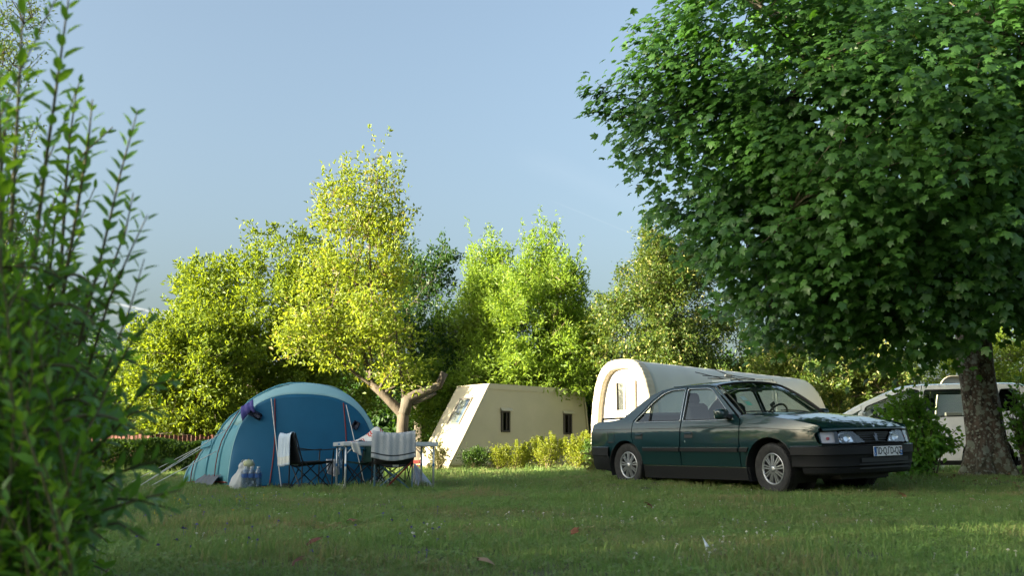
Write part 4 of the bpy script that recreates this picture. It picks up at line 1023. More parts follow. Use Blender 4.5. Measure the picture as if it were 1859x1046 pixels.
# ------------------------------------------------------------------ arched cabin with a white end wall
M_arch = pmat('pale grey canvas', (.50, .51, .46), .8, col2=(.56, .57, .515), nscale=1.0, bump=.12, bscale=5)
M_trim = pmat('cream canvas trim', (.46, .41, .31), .85, col2=(.53, .47, .36), nscale=7, bump=.3, bscale=9)
M_endwall = pmat('white end wall', (.55, .51, .48), .75, bump=.05)
def arch_cabin():
    A0 = Vector((.0786 * 26.3, 26.3, 0)); e = Vector((.71, -.704, 0)); ax = Vector((.704, .71, 0)); U = Vector((0, 0, 1)); Wd, H = 1.99, 2.88
    root = thing('arched_cabin', 'pale grey barrel-roofed canvas cabin with a sunlit white end wall', 'cabin', A0)
    z0 = .16
    def arch(t, inset=0.0, dep=0.0):
        a = math.pi * (1 - t); c, s = math.cos(a), math.sin(a)
        x = math.copysign(abs(c) ** .62, c); zz = s ** .72
        w = Wd / 2 - inset
        return A0 + e * (Wd / 2 + x * w) + ax * dep + U * (z0 + zz * (H - z0 - inset))
    # the far end bulges like a half barrel
    Lc = 9.9
    def shell(i, t):
        d = i * Lc; k = 1.0
        if d > Lc - 1.3: k = math.sqrt(max(0, 1 - ((d - Lc + 1.3) / 1.33) ** 2)) * .55 + .45
        p = arch(t, 0, d); c = A0 + e * (Wd / 2) + ax * d + U * z0
        p = c + (p - c) * k
        sag = .012 * math.sin(d * 4.1 + 2 * math.sin(t * 9)) * math.sin(math.pi * t)
        return p - U * abs(sag)
    mb = MB(); mb.grid(lambda a, b: shell(.028 + .972 * a, b), 44, 45); mb.build('canvas_roof', M_arch, root, smooth=True, solid=.03)
    mb = MB(); mb.add([shell(1, j / 44) for j in range(45)], [tuple(range(45))]); mb.build('far_end_wall', M_arch, root)
    # gathered trim round the front arch
    def trim(a, b):
        t = a; g = .003 * math.sin(a * 260) + .003 * math.sin(a * 97 + 1)
        prof = [(-.035, .30), (-.036, .05), (-.018, .004), (.02, -.012), (.185, -.012), (.205, .01), (.212, .20)]
        f = b * (len(prof) - 1); i = min(int(f), len(prof) - 2); q = f - i
        ins = prof[i][0] + (prof[i + 1][0] - prof[i][0]) * q; dp = prof[i][1] + (prof[i + 1][1] - prof[i][1]) * q
        return arch(t, ins + g, dp + .4 * g)
    mb = MB(); mb.grid(trim, 220, 13); mb.build('gathered_trim', M_trim, root, smooth=True)
    # recessed white wall
    mb = MB(); vs = [arch(j / 40, .205, .18) for j in range(41)]; mb.add(vs, [tuple(range(41))]); mb.build('end_wall', M_endwall, root, solid=.03)
    # window: frame, curtained pane and an opened white casement
    dep = .18
    def Wp(px, py, k=0.0):     # place on the end wall that the photo shows at this pixel
        c = A0 + ax * dep; dr = Vector(P(px, py, 10.0)) - Vector((0, 0, CAM_H)); n = ax
        t = (c - Vector((0, 0, CAM_H))).dot(n) / dr.dot(n); return Vector((0, 0, CAM_H)) + dr * t - ax * k
    tl, br = Wp(1119.5, 693), Wp(1157, 748); x0 = (tl - A0).dot(e); x1 = (br - A0).dot(e); zt_, zb_ = tl.z, br.z
    if True:
        W2 = lambda x, z, k: A0 + e * x + ax * (dep - k) + U * z
        bar = lambda m, xa, xb, za, zb, k0, k1: m.prism([W2(xa, za, k0), W2(xb, za, k0), W2(xb, zb, k0), W2(xa, zb, k0)], -ax * (k1 - k0))
        xm = x0 + (x1 - x0) * .46; fr = MB()
        bar(fr, x0, x0 + .05, zb_, zt_, .02, .09); bar(fr, x1 - .05, x1, zb_, zt_, .02, .09); bar(fr, x0 + .05, x1 - .05, zt_ - .05, zt_, .02, .09); bar(fr, x0 + .05, x1 - .05, zb_, zb_ + .05, .02, .09); bar(fr, xm - .025, xm + .025, zb_ + .05, zt_ - .05, .02, .085)
        f = fr.build('window', pmat('pale grey frame', (.30, .27, .24), .5), root)
        m = MB(); bar(m, x0 + .05, xm - .025, zb_ + .05, zt_ - .05, .04, .048); m.build('pane', M_skyglass, f)
        m = MB(); m.grid(lambda a, b: W2(x0 + .04 + (xm - x0 - .05) * a, zb_ + .05 + (zt_ - zb_ - .1) * b, .026 + .006 * math.sin(a * 26)), 30, 3); m.build('curtain', pmat('beige curtain', (.30, .25, .19), .9), f, smooth=True)
        m = MB(); bar(m, xm + .03, x1 - .055, zb_ + .055, zt_ - .055, .03, .05); m.build('casement', pmat('off white casement', (.42, .42, .42), .5), f)
        m = MB(); bar(m, x1 - .10, x1 - .075, (zb_ + zt_) / 2 - .05, (zb_ + zt_) / 2 + .03, .09, .12); m.build('handle', M_dkframe, f)
        m = MB(); bar(m, x0 - .06, x1 + .05, zb_ - .07, zb_ - .01, .02, .14); m.build('sill', M_white_rail, f)
    mb = MB(); mb.box(tuple(A0 + e * (Wd / 2) + ax * (Lc * .46) + U * (z0 - .075)), (Lc * .9, Wd - .1, .14), Matrix.Rotation(math.atan2(ax.y, ax.x), 3, 'Z')); mb.build('floor_deck', M_endwall, root)
arch_cabin()

# cream dome roofed cabin seen over and through the white car
def dome_cabin():
    c = P(1720, 690, 27.0); root = thing('dome_cabin', 'cream dome-roofed cabin beyond the white car', 'cabin', (c.x, c.y, gz(c.x, c.y)))
    g = gz(c.x, c.y); top = c.z + .10; mb = MB()
    def fn(a, b):
        an = math.pi * a; x = math.copysign(abs(math.cos(an)) ** .6, math.cos(an)) * .95; z = math.sin(an) ** .7 * (top - g)
        return Vector((c.x + .25 + x * .85 + b * 3.4, c.y + b * 5 + x * .3, g + z))
    mb.grid(fn, 33, 6); mb.build('canvas_roof', M_trim, root, smooth=True, solid=.03)
    mb = MB(); mb.add([fn(j / 32, .03) for j in range(33)], [tuple(range(33))]); w = mb.build('end_wall', M_endwall, root)
    mb = MB(); p = Vector((c.x + .05, c.y - .10, g + 1.2)); mb.box(tuple(p), (.55, .06, .7), Matrix.Rotation(.34, 3, 'Z'), bevel=.01); mb.build('window', M_greyframe, root)
dome_cabin()

# ------------------------------------------------------------------ clipped shrubs in front of the tan cabin
def shrub(name, label, px, Y, wpx, hpx, mat, seed, n=1700, cat='shrub', shape='clipped', shoots=10, lsize=.045, group='shrubs planted along the tan cabin', bare=.35):
    rng = np.random.default_rng(seed); x, y, g = foot(px, Y); k = Y / F_PX; w = wpx * k / 2; h = hpx * k
    root = thing(name, label, cat, (x, y, g), 0, group); mb = MB(); tips = []
    for i in range(26):
        a = rng.uniform(0, 6.28); r = math.sqrt(rng.random()) * w; t = Vector((x + math.cos(a) * r, y + math.sin(a) * r, g + h * rng.uniform(.55, .97) * (1 - .18 * (r / w) ** 2)))
        b = Vector((x + rng.uniform(-.1, .1), y + rng.uniform(-.1, .1), g - .03)); mb.tube(bent(rng, b, t, 5, .06), [.016, .012, .009, .006, .003], 4, caps=False); tips.append((b, t))
    for i in range(shoots):
        b, t = tips[i % len(tips)]; u = t + Vector((rng.uniform(-.12, .12), rng.uniform(-.12, .12), h * rng.uniform(.10, .32))); mb.tube([t, u], [.004, .002], 3, caps=False); tips.append((t, u))
    mb.build('stems', M_twig_l, root)['kind'] = 'stuff'
    n = int(n * 2.2); idx = rng.integers(0, len(tips), n); A = np.array([[*t[0]] for t in tips]); B = np.array([[*t[1]] for t in tips])
    sh = idx >= 26
    t = np.where(sh, rng.random(n), bare + (1 - bare) * rng.random(n) ** .7)
    pos = A[idx] + (B[idx] - A[idx]) * t[:, None] + rng.normal(size=(n, 3)) * np.where(sh, .024, (.085 + .05 * w))[:, None]
    pos[:, 2] = np.maximum(pos[:, 2], g + .04)
    V, Fs = scatter(quad_leaf(.5), pos, rng.normal(size=(n, 3)) + [0, 0, .7], rng.normal(size=(n, 3)) * .6 + [-.2, -.3, .6], 1.35 * lsize * rng.uniform(.6, 1.3, n))
    link('foliage', np_mesh('foliage', V, Fs, mat), root)['kind'] = 'stuff'
    return root
shrub('wispy_shrub', 'wispy brownish shrub at the sunlit slanted end of the tan cabin', 797, 30, 44, 50, M_leaf_dry, 1, 620, lsize=.05, shoots=16, bare=.25)
shrub('clipped_shrub', 'round clipped green shrub at the cabin corner, on bare stems', 864, 30, 46, 40, M_leaf_hedge, 2, 1300, bare=.62)
shrub('clipped_shrub', 'yellowish clipped shrub below the first dark window', 908, 30, 42, 42, M_leaf_shrub, 3, 1300, bare=.5)
shrub('clipped_shrub', 'wider golden clipped shrub between the yellowish one and the tall one', 938, 29.8, 52, 44, M_leaf_shrub, 4, 1700, bare=.45)
shrub('clipped_shrub', 'tall yellow-green shrub with upright shoots between the dark windows', 990, 29.5, 60, 60, M_leaf_shrub, 5, 1900, shoots=16, bare=.45)
shrub('clipped_shrub', 'tallest green shrub under the second dark window', 1046, 29.3, 70, 62, M_leaf_shrub, 6, 2600, shoots=22, bare=.35)
shrub('clipped_shrub', 'green shrub tucked between the arched cabin and the dark car tail', 1082, 25, 44, 58, M_leaf_hedge, 7, 1500, shoots=8, bare=.3)
shrub('grass_clump', 'wispy clump of long dry grass behind the dark car tail', 1089, 18.2, 36, 52, M_leaf_dry, 8, 260, 'grass clump', shoots=18, lsize=.09, group=None, bare=.1)

# leafy shrubs round the maple trunk
def leafy(name, label, px, Y, blobs, seed, n):
    rng = np.random.default_rng(seed); x, y, g = foot(px, Y); root = thing(name, label, 'shrub', (x, y, g)); L = np.array([lobe(*b)[:6] for b in blobs])
    mb = MB(); A, B = [], []
    wt = L[:, 3] * L[:, 5]; wt /= wt.sum()
    for i in range(90):
        l = L[rng.choice(len(L), p=wt)]; d = rdirs(rng, 1)[0]; t = l[:3] + d * l[3:6] * rng.uniform(.5, 1); t[2] = max(t[2], g + .08); b = np.array([x + rng.uniform(-.12, .12), y + rng.uniform(-.12, .12), g - .02])
        mid = (b + t) / 2 + np.array([0, 0, .15 * (t[2] - g)]) + rng.normal(size=3) * .05; mb.tube([b, mid, t], [.010, .007, .003], 4, caps=False); A.append(mid); B.append(t)
    mb.build('stems', M_twig, root)['kind'] = 'stuff'
    A, B = np.array(A), np.array(B); idx = rng.integers(0, len(A), n); t = .1 + .95 * rng.random(n)
    pos = A[idx] + (B[idx] - A[idx]) * t[:, None] + rng.normal(size=(n, 3)) * .05; pos[:, 2] = np.maximum(pos[:, 2], g + .03)
    ax = (B - A)[idx] * .8 + rng.normal(size=(n, 3)) * .35; ax[:, 2] -= .15
    V, Fs = scatter(lance_leaf(.66, .12), pos, ax, rng.normal(size=(n, 3)) * .35 + [0, -.4, .8], rng.uniform(.05, .10, n))
    link('foliage', np_mesh('foliage', V, Fs, M_leaf_bush, True), root)['kind'] = 'stuff'
leafy('leafy_shrub', 'bright green leafy shrub between the dark car nose and the maple trunk', 1668, 14.9, [(1665, 800, 14.9, 58, 60), (1640, 740, 14.9, 42, 40), (1700, 800, 14.9, 45, 40), (1660, 715, 14.9, 12, 36, None), (1610, 740, 14.9, 30, 26), (1650, 850, 14.8, 45, 22)], 12, 3800)
leafy('leafy_shrub', 'smaller green shrub hiding the tail lamp of the white car', 1858, 15.2, [(1850, 760, 15.2, 30, 55), (1842, 720, 15.2, 20, 36), (1885, 770, 15.2, 45, 70)], 13, 1300)
# ------------------------------------------------------------------ blue tunnel tent
def cloth(name, col, col2=None, rough=.75, trans=0.0, tcol=None, bump=.15, bscale=14, nscale=3):
    return pmat(name, col, rough, col2=col2, nscale=nscale, bump=bump, bscale=bscale, trans=trans, tcol=tcol, spec=.3)
M_t_blue = cloth('petrol blue nylon', (.005, .100, .205), (.006, .112, .225), .6, bump=.10, bscale=5)
M_t_light = cloth('pale teal nylon', (.30, .52, .56), (.33, .56, .59), .55, .12, (.2, .4, .42), bump=.12, bscale=6)
M_t_mid = cloth('teal nylon', (.10, .30, .37), (.12, .33, .40), .55, bump=.15, bscale=6)
M_red = pmat('red cord', (.24, .035, .025), .7)
M_cord = pmat('white cord', (.62, .62, .58), .7)
M_black = pmat('black fabric', (.012, .013, .015), .8, bump=.15, bscale=60)
M_navy = pmat('navy fabric', (.012, .02, .05), .8)
def blue_tent():
    Y0 = 14.0
    c = P(558, 886, Y0); g0 = gz(c.x, Y0)
    root = thing('tunnel_tent', 'blue and teal tunnel tent pitched on the grass with a flat dark blue front', 'tent', (c.x, Y0, g0))
    def arch(L, Rr, h, t, pw=.62, pz=.78):
        a = math.pi * (1 - t); cs, sn = math.cos(a), math.sin(a)
        m = (L + Rr) / 2; q = (Rr - L) / 2; p = m + q * math.copysign(abs(cs) ** pw, cs); return Vector((p.x, p.y, 0)) + Vector((0, 0, gz(p.x, p.y) + h * sn ** pz))
    fl = lambda px, y: Vector(foot(px, y)) * 1
    F2 = lambda px, y: Vector((foot(px, y)[0], y, 0))
    # front pole arch, the panel's own edge, and the arches behind it
    A = (F2(422, 14.25), F2(697, 14.35), 1.475)
    def front(t): return arch(A[0], A[1], A[2], t, .86, .86)
    def panel_edge(t):
        p = front(t); m = (A[0] + A[1]) / 2; k = .962; q = Vector((m.x + (p.x - m.x) * k, p.y - .10 - .12 * math.sin(math.pi * t) ** 2, p.z))
        z0 = gz(q.x, q.y); q.z = z0 + (p.z - z0) * (1 - .115 * math.sin(math.pi * t) ** 3) if True else p.z
        return q
    mb = MB(); nT = 49
    mb.grid(lambda a, b: panel_edge(a).lerp(front(a), b) + Vector((0, 0, .012 * math.sin(math.pi * b))), nT, 6); mb.build('front_hood', M_t_light, root, smooth=True, solid=.006)
    # flat front, in three cloths between the two zips, gently wrinkled
    zl, zr = .305, .705      # fractions along the arch where the zips start
    def panel(u, v):         # u along the width 0..1, v up 0..1
        t = u; top = panel_edge(.004 + .992 * t); x = top.x; y = top.y
        bx = panel_edge(0).x + (panel_edge(1).x - panel_edge(0).x) * (.5 - .5 * math.cos(math.pi * t)); z0 = gz(top.x, y) + .015
        y += -.05 * (1 - v) + .010 * math.sin(6 * v + 14 * u) * math.sin(math.pi * v) + .007 * math.sin(30 * u + 4 * v) * (1 - v)
        return Vector((bx + (x - bx) * v, y, z0 + (top.z - z0) * v))
    mb = MB(); mb.grid(panel, 60, 26); mb.build('front_panel', M_t_blue, root, smooth=True, solid=.004)
    for nm, u0, u1, r in (('zip', .385, .365, .008), ('zip', .655, .70, .008)):
        mb = MB(); pts = []
        for k in range(16):
            v = .02 + .96 * (1 - k / 15); u = u0 + (u1 - u0) * (1 - v) + .012 * math.sin(3 * v); pts.append(panel(u, v) - Vector((0, .012, 0)))
        mb.tube(pts, r, 6); mb.build(nm, M_red, root, smooth=True)
    # flank and back, arch by arch towards the low far-left end
    ar = [A, (F2(405, 14.75), F2(700, 15.0), 1.50), (F2(383, 15.2), F2(690, 16.0), 1.36), (F2(362, 15.55), F2(660, 16.8), 1.06), (F2(346, 15.75), F2(600, 17.4), .62), (F2(341, 15.85), F2(560, 17.6), .05)]
    def skin(u, t):
        f = u * (len(ar) - 1); i = min(int(f), len(ar) - 2); q = f - i
        a, b = arch(*ar[i], t, .86, .86), arch(*ar[i + 1], t, .86, .86); p = a.lerp(b, q)
        w = .016 * math.sin(11 * t * 3.1 + 7 * u) * math.sin(23 * u + 3 * t) + .012 * math.sin(50 * u) * math.sin(9 * t)
        s = -.03 * math.sin(math.pi * q) * math.sin(math.pi * t) ** .5      # cloth dips between the poles
        d = Vector((p.x - (a.x + b.x) / 2, 0, 1)).normalized()
        return p + Vector((-.35, -.2, .9)).normalized() * (w + s) * min(1, 6 * t, 6 * (1 - t))
    n1, n2 = 66, 49
    vs = [skin(i / (n1 - 1), j / (n2 - 1)) for i in range(n1) for j in range(n2)]
    up, lo = MB(), MB()
    for i in range(n1 - 1):
        for j in range(n2 - 1):
            m = lo if (j < 9 or j > n2 - 11) else up
            m.add([vs[i * n2 + j], vs[(i + 1) * n2 + j], vs[(i + 1) * n2 + j + 1], vs[i * n2 + j + 1]], [(0, 1, 2, 3)])
    for m, nm, mt in ((up, 'fly_sheet', M_t_light), (lo, 'lower_skirt', M_t_mid)):
        o = m.build(nm, mt, root, smooth=True, solid=.004)
        w = o.modifiers.new('weld', 'WELD'); w.merge_threshold = .0005; o.modifiers.move(1, 0)
    for k in (1, 2, 3, 4):          # pole sleeves
        mb = MB(); mb.tube([skin(k / 5, t / 24) + Vector((-.008, -.008, .008)) for t in range(25)], .015, 6); mb.build('pole_sleeve', M_t_mid if k < 3 else M_t_light, root, smooth=True)
    for k, lim in ((1, 7), (3, 9)):          # red tension cords low on the flank
        mb = MB(); mb.tube([skin(k / 5 + .02, t / 24) + Vector((-.03, -.03, .012)) for t in range(lim)], .008, 5); mb.build('tension_cord', M_red, root, smooth=True)
    mb = MB(); mb.tube([skin(i / 30, .006) + Vector((-.012, -.012, .015)) for i in range(31)], .010, 5); mb.build('ground_hem', M_red, root, smooth=True)
    mb = MB(); mb.tube([panel(i / 30, 0) + Vector((0, -.012, .004)) for i in range(31)], .010, 5); mb.build('ground_hem', M_red, root, smooth=True)
    # hood above the left window, vent with its flap
    p = skin(.56, .16); mb = MB(); mb.prism([p + Vector((-.06, -.06, .06)), p + Vector((.10, -.10, .10)), p + Vector((.10, -.15, .0)), p + Vector((-.06, -.12, -.05))], (-.01, -.012, .012)); mb.build('vent_flap', M_t_mid, root)
    # rolled dark flaps under the hood
    q = panel(.285, .955); mb = MB(); mb.box(tuple(q + Vector((.0, -.05, -.06))), (.24, .06, .10), Matrix.Rotation(.52, 3, 'Y'), bevel=.03); mb.build('rolled_flap', M_navy, root, smooth=True)
    q = panel(.735, .80); mb = MB(); mb.box(tuple(q + Vector((.0, -.05, 0))), (.10, .03, .12), Matrix.Rotation(.5, 3, 'Y'), bevel=.012); mb.build('rolled_flap', M_navy, root, smooth=True)
    # guy ropes
    def rope(a, b, r=.0065):
        mb = MB(); mb.tube([a, b], r, 5); mb.build('guy_rope', M_cord, root)
    a = panel(.372, .985); rope(a + Vector((0, -.03, 0)), Vector(foot(519, 13.55)))
    a = panel(.675, .97); rope(a + Vector((0, -.04, 0)), Vector(foot(668, 13.75)) + Vector((0, 0, .02)))
    rope(skin(.62, .22), Vector(foot(268, 15.6))); rope(skin(.62, .24), Vector(foot(246, 16.3))); rope(skin(.22, .19), Vector(foot(262, 14.5))); rope(skin(.30, .10), Vector(foot(282, 14.7)))
    for px, y in ((268, 15.6), (246, 16.3), (262, 14.5), (519, 13.55), (282, 14.7)):
        x, yy, z = foot(px, y); mb = MB(); mb.tube([(x, yy, z - .05), (x - .01, yy, z + .05), (x + .012, yy, z + .06)], .004, 5); mb.build('tent_peg', pmat('steel peg', (.4, .4, .4), .4, 1.0) if 'steel peg' not in D.materials else D.materials['steel peg'], root)
    # dark mud flap and groundsheet along the front
    mb = MB(); mb.grid(lambda a, b: Vector((panel(.42 + .5 * a, 0).x, panel(.42 + .5 * a, 0).y - .05 - .28 * b, gz(0, 13.8) + .045 * (1 - b) + .012 + .012 * math.sin(a * 40 + b * 3))), 40, 5); mb.build('groundsheet', M_black, root, smooth=True)
    mb = MB(); mb.grid(lambda a, b: skin(.10 + .32 * a, .0) + Vector((-.10 * b - .02, -.16 * b - .02, .14 * (1 - b) + .02 + .015 * math.sin(a * 30 + 5 * b))), 24, 6); mb.build('mud_flap', pmat('grey mesh', (.12, .13, .15), .8), root, smooth=True)
    return panel, skin
tent_panel, tent_skin = blue_tent()

# ------------------------------------------------------------------ hanging and draped cloths
def draped(name, label, cat, fn, nu, nv, mats, group=None, thick=.006, mifn=None, loc=None):
    mb = MB(); vs = [fn(i / (nu - 1), j / (nv - 1)) for i in range(nu) for j in range(nv)]
    fs = [(i * nv + j, (i + 1) * nv + j, (i + 1) * nv + j + 1, i * nv + j + 1) for i in range(nu - 1) for j in range(nv - 1)]
    b = len(mb.v); mb.v += [tuple(v) for v in vs]; mb.f += fs; mb.mi += [mifn((f[0] // nv + .5) / (nu - 1), (f[0] % nv + .5) / (nv - 1)) if mifn else 0 for f in fs]
    o = mb.build(name, mats, None, smooth=True, solid=thick); tag(o, label, cat, group); return o
M_purple = cloth('purple cloth', (.10, .09, .30), (.12, .11, .34), .9)
q = tent_panel(.235, 1.0) + Vector((0, -.06, .05))
draped('hung_cloth', 'small purple cloth hung over the edge of the tent hood', 'cloth', lambda a, b: q + Vector((-.085 + .17 * a + .04 * b, -.05 * math.sin(b * 2.6) - .012 * math.sin(a * 16), .04 + .11 * a - .20 * b * (1 - .3 * math.sin(a * 3)))), 12, 9, M_purple)

# ------------------------------------------------------------------ camp chairs
M_blk_tube = pmat('black tube', (.015, .015, .017), .4, .3)
M_blue_tube = pmat('blue grey tube', (.055, .13, .19), .4, .3)
M_green_cl = cloth('dark green fabric', (.010, .035, .028), (.012, .045, .034), .85)
M_teal_cl = cloth('dark teal fabric', (.012, .07, .075), (.014, .085, .09), .85)
M_plastic = pmat('black plastic', (.02, .02, .022), .5)
def camp_chair(name, label, px, Y, rz, tube, fabric, arm_mat, group='folding camp chairs round the table', strap=None):
    x, y, g = foot(px, Y)
    root = thing(name, label, 'camp chair', (x, y, g), rz, group); root.scale = (.90, .90, .87); root.matrix_basis = Matrix.Translation((x, y, g)) @ Matrix.Rotation(rz, 4, 'Z') @ Matrix.Diagonal((.90, .90, .87, 1))
    B = lambda mb, nm, mt, **k: mb.build(nm, mt, root, local=True, **k)
    # facing -y; half width .27, depth .25
    w, d = .265, .23; hs = .43
    fr, fl_, br, bl = Vector((w, -d, 0)), Vector((-w, -d, 0)), Vector((w, d, 0)), Vector((-w, d, 0))
    up = Vector((0, 0, 1))
    for a, b in ((fl_, fr + up * hs), (fr, fl_ + up * hs), (bl, br + up * hs), (br, bl + up * hs), (fl_, bl + up * hs), (bl, fl_ + up * hs), (fr, br + up * hs), (br, fr + up * hs)):
        m = MB(); m.tube([a, b], .009, 6); B(m, 'cross_brace', tube)
    for p, top in ((fr, Vector((w + .015, -d - .01, .60))), (fl_, Vector((-w - .015, -d - .01, .60))), (br, Vector((w + .02, d + .13, .84))), (bl, Vector((-w - .02, d + .13, .84)))):
        m = MB(); m.tube([p + up * .02, p + up * hs, top], .0105, 6); B(m, 'leg', tube)
        m = MB(); m.lathe([(.0, 0), (.022, 0), (.022, .018), (.014, .045), (0, .045)], p, n=8); B(m, 'foot', M_plastic, smooth=True)
    m = MB(); m.grid(lambda a, b: Vector((-w + 2 * w * a, -d + (2 * d + .02) * b, hs - .065 * math.sin(math.pi * a) * (.6 + .4 * b) - .03 * b)), 13, 9); B(m, 'seat', fabric, smooth=True, solid=.008)
    m = MB(); m.grid(lambda a, b: Vector((-w - .01 + (2 * w + .02) * a, d + .02 + .125 * b + .05 * math.sin(math.pi * a) * (1 - .5 * b), hs - .05 + (.86 - hs + .02) * b - .03 * math.sin(math.pi * a) * b)), 13, 9); B(m, 'backrest', fabric, smooth=True, solid=.008)
    for s in (-1, 1):
        m = MB(); m.grid(lambda a, b: Vector((s * (w + .015) + (b - .5) * .055, -d - .03 + (2 * d + .13) * a, .61 + .015 * a - .025 * math.sin(math.pi * a) - .012 * abs(b - .5))), 10, 4); B(m, 'armrest', arm_mat, smooth=True, solid=.010)
    if strap: m = MB(); m.grid(lambda a, b: Vector((-w + .36 * a, d + .035 + .02 * b - .42 * a * 0, hs - .02 - .38 * a + .035 * b)), 8, 3); B(m, 'carry_strap', strap, smooth=True, solid=.004)
    return root
camp_chair('camp_chair', 'black folding camp chair with a pale blue towel over its back', 570, 13.35, R(122), M_blk_tube, M_black, M_black)
camp_chair('camp_chair', 'dark green folding camp chair pushed under the far side of the table', 670, 13.75, R(-28), M_blk_tube, M_green_cl, M_teal_cl)
camp_chair('camp_chair', 'blue framed folding camp chair with a grey towel over its back', 718, 13.05, R(186), M_blue_tube, M_black, M_teal_cl, strap=M_red)
camp_chair('camp_chair', 'dark teal folding camp chair behind the table, only its curved back showing', 716, 14.5, R(20), M_blk_tube, M_teal_cl, M_teal_cl)
# white care label hanging from the blue framed chair
o = COL.objects['camp_chair.002']; m = MB(); m.box((-.03, .275, .385), (.085, .004, .075), bevel=.0015); m.build('care_label', pmat('white label', (.7, .7, .68), .6), o, local=True)
m = MB()
for k in range(4): m.box((-.03, .2785, .405 - .013 * k), (.055 - .012 * (k % 2), .001, .004))
m.build('label_print', pmat('grey print', (.2, .2, .22), .6), next(c for c in o.children if c.name.startswith('care_label')), local=True)

# towels
def on_chair(o, p): return o.matrix_basis @ Vector(p)
ch0, ch2 = COL.objects['camp_chair'], COL.objects['camp_chair.002']
M_twl_b = cloth('pale blue towel', (.50, .60, .72), (.55, .64, .75), .95, bump=.5, bscale=90)
M_twl_bs = cloth('towel blue stripe', (.22, .30, .42), None, .95, bump=.5, bscale=90)
M_twl_w = cloth('white towel border', (.58, .60, .60), None, .95, bump=.5, bscale=90)
M_twl_g = cloth('grey towel', (.40, .42, .44), (.44, .46, .48), .95, bump=.5, bscale=90)
M_twl_gd = cloth('towel dark stripe', (.05, .055, .06), None, .95)
def over_back(ch, wd, fa, fb, x0=0.0, wob=1.0, seed=0):
    """cloth over the top of a chair back: a across, b from the rear hem over the rim to the front hem"""
    L = fa + fb
    def fn(a, b):
        s = b * L; xx = x0 + (a - .5) * wd; top = .872 - .03 * math.sin(math.pi * min(1, max(0, (xx + .28) / .56)))
        k = .010 * wob * math.sin(a * 17 + 2 + seed) * min(1, abs(s - fa) * 5) + .006 * wob * math.sin(a * 41 + seed)
        if s < fa:
            q = fa - s; return on_chair(ch, (xx * (1 + .10 * q), .375 + .045 * (1 - math.exp(-q * 30)) + k - .02 * q, top - q * (1 - .03 * math.sin(a * 5 + seed))))
        q = s - fa; return on_chair(ch, (xx, .375 - .02 * (1 - math.exp(-q * 30)) - .24 * q + k * .5, top - q * .97))
    return fn
draped('towel', 'pale blue striped towel over the back of the black camp chair', 'towel', over_back(ch0, .50, .50, .50), 36, 30, [M_twl_b, M_twl_bs, M_twl_w], None, .007, lambda a, b: 2 if .05 < b < .13 else (1 if b > .48 and int(a * 14) % 2 else 0))
draped('towel', 'grey towel with two dark lines over the back of the blue framed chair', 'towel', over_back(ch2, .60, .40, .40, 0, 1.0, 2), 36, 40, [M_twl_g, M_twl_gd], None, .007, lambda a, b: 1 if (.085 < b < .105 or .15 < b < .165) else 0)

# ------------------------------------------------------------------ folding table and what lies on it
M_alu = pmat('brushed aluminium', (.68, .69, .70), .4, .45)
M_top = pmat('white table top', (.60, .61, .62), .5)
M_bl_cap = pmat('blue plastic cap', (.03, .18, .42), .5)
def folding_table():
    a = Vector(foot(632, 12.9)); e1 = Vector((1.10, .40, 0)).normalized(); e2 = Vector((-e1.y, e1.x, 0))
    root = thing('folding_table', 'white aluminium folding table standing in front of the blue tent', 'table', a, math.atan2(e1.y, e1.x))
    Lx, Ly, H = 1.16, .62, .575
    B = lambda mb, nm, mt, **k: mb.build(nm, mt, root, local=True, **k)
    m = MB(); m.box((Lx / 2, Ly / 2, H + .028), (Lx + .06, Ly + .06, .012), bevel=.003); B(m, 'table_top', M_top)
    for c, s in (((Lx / 2, -.04, H + .01), (Lx + .10, .02, .055)), ((Lx / 2, Ly + .04, H + .01), (Lx + .10, .02, .055)), ((-.04, Ly / 2, H + .01), (.02, Ly + .06, .055)), ((Lx + .04, Ly / 2, H + .01), (.02, Ly + .06, .055))):
        m = MB(); m.box(c, s, bevel=.006); B(m, 'edge_rail', M_alu)
    m = MB(); m.box((-.052, Ly * .35, H + .008), (.004, .13, .022), bevel=.001); B(m, 'maker_plate', M_bl_cap)
    for x in (0, Lx):
        for y in (0, Ly):
            m = MB(); m.tube([(x, y, 0.0), (x, y, H)], .0135, 10); l = B(m, 'leg', M_alu, smooth=True)
            m = MB(); m.tube([(x, y, .30), (x, y, .335)], .0165, 10); m.build('height_clamp', M_bl_cap, l, local=True)
            m = MB(); sx = 1 if x == 0 else -1; m.tube([(x, y, H - .12), (x + sx * .11, y, H - .01)], .007, 6); B(m, 'brace', M_alu)
        m = MB(); m.box((x, Ly / 2, .045), (.025, Ly, .05), bevel=.008); B(m, 'foot_bar', M_alu)
    return root, (lambda x, y, z: Vector(a) + e1 * x + e2 * y + Vector((0, 0, z))), H
ft, TP, TH = folding_table()
M_stripe = cloth('white cotton', (.62, .61, .58), None, .95, bump=.4, bscale=50); M_redst = cloth('red stripe', (.50, .05, .035), None, .95)
def heap(a, b):
    h = .19 * math.exp(-((a - .56) / .24) ** 2 - ((b - .55) / .42) ** 2) + .02 * math.sin(a * 15 + b * 6) * math.sin(b * 10 + 1) * (a > .1)
    z = TH + .040 + max(h, 0) + .004
    if a < .0: z -= 0
    return TP(.10 + .62 * a, -.02 + .50 * b, z)
draped('striped_tea_towel', 'white tea towel with red stripes heaped on the folding table', 'tea towel', heap, 50, 36, [M_stripe, M_redst], None, .005, lambda a, b: 1 if (a + .12 * b) % .21 < .022 or .04 < (a + .12 * b) % .21 < .062 else 0)
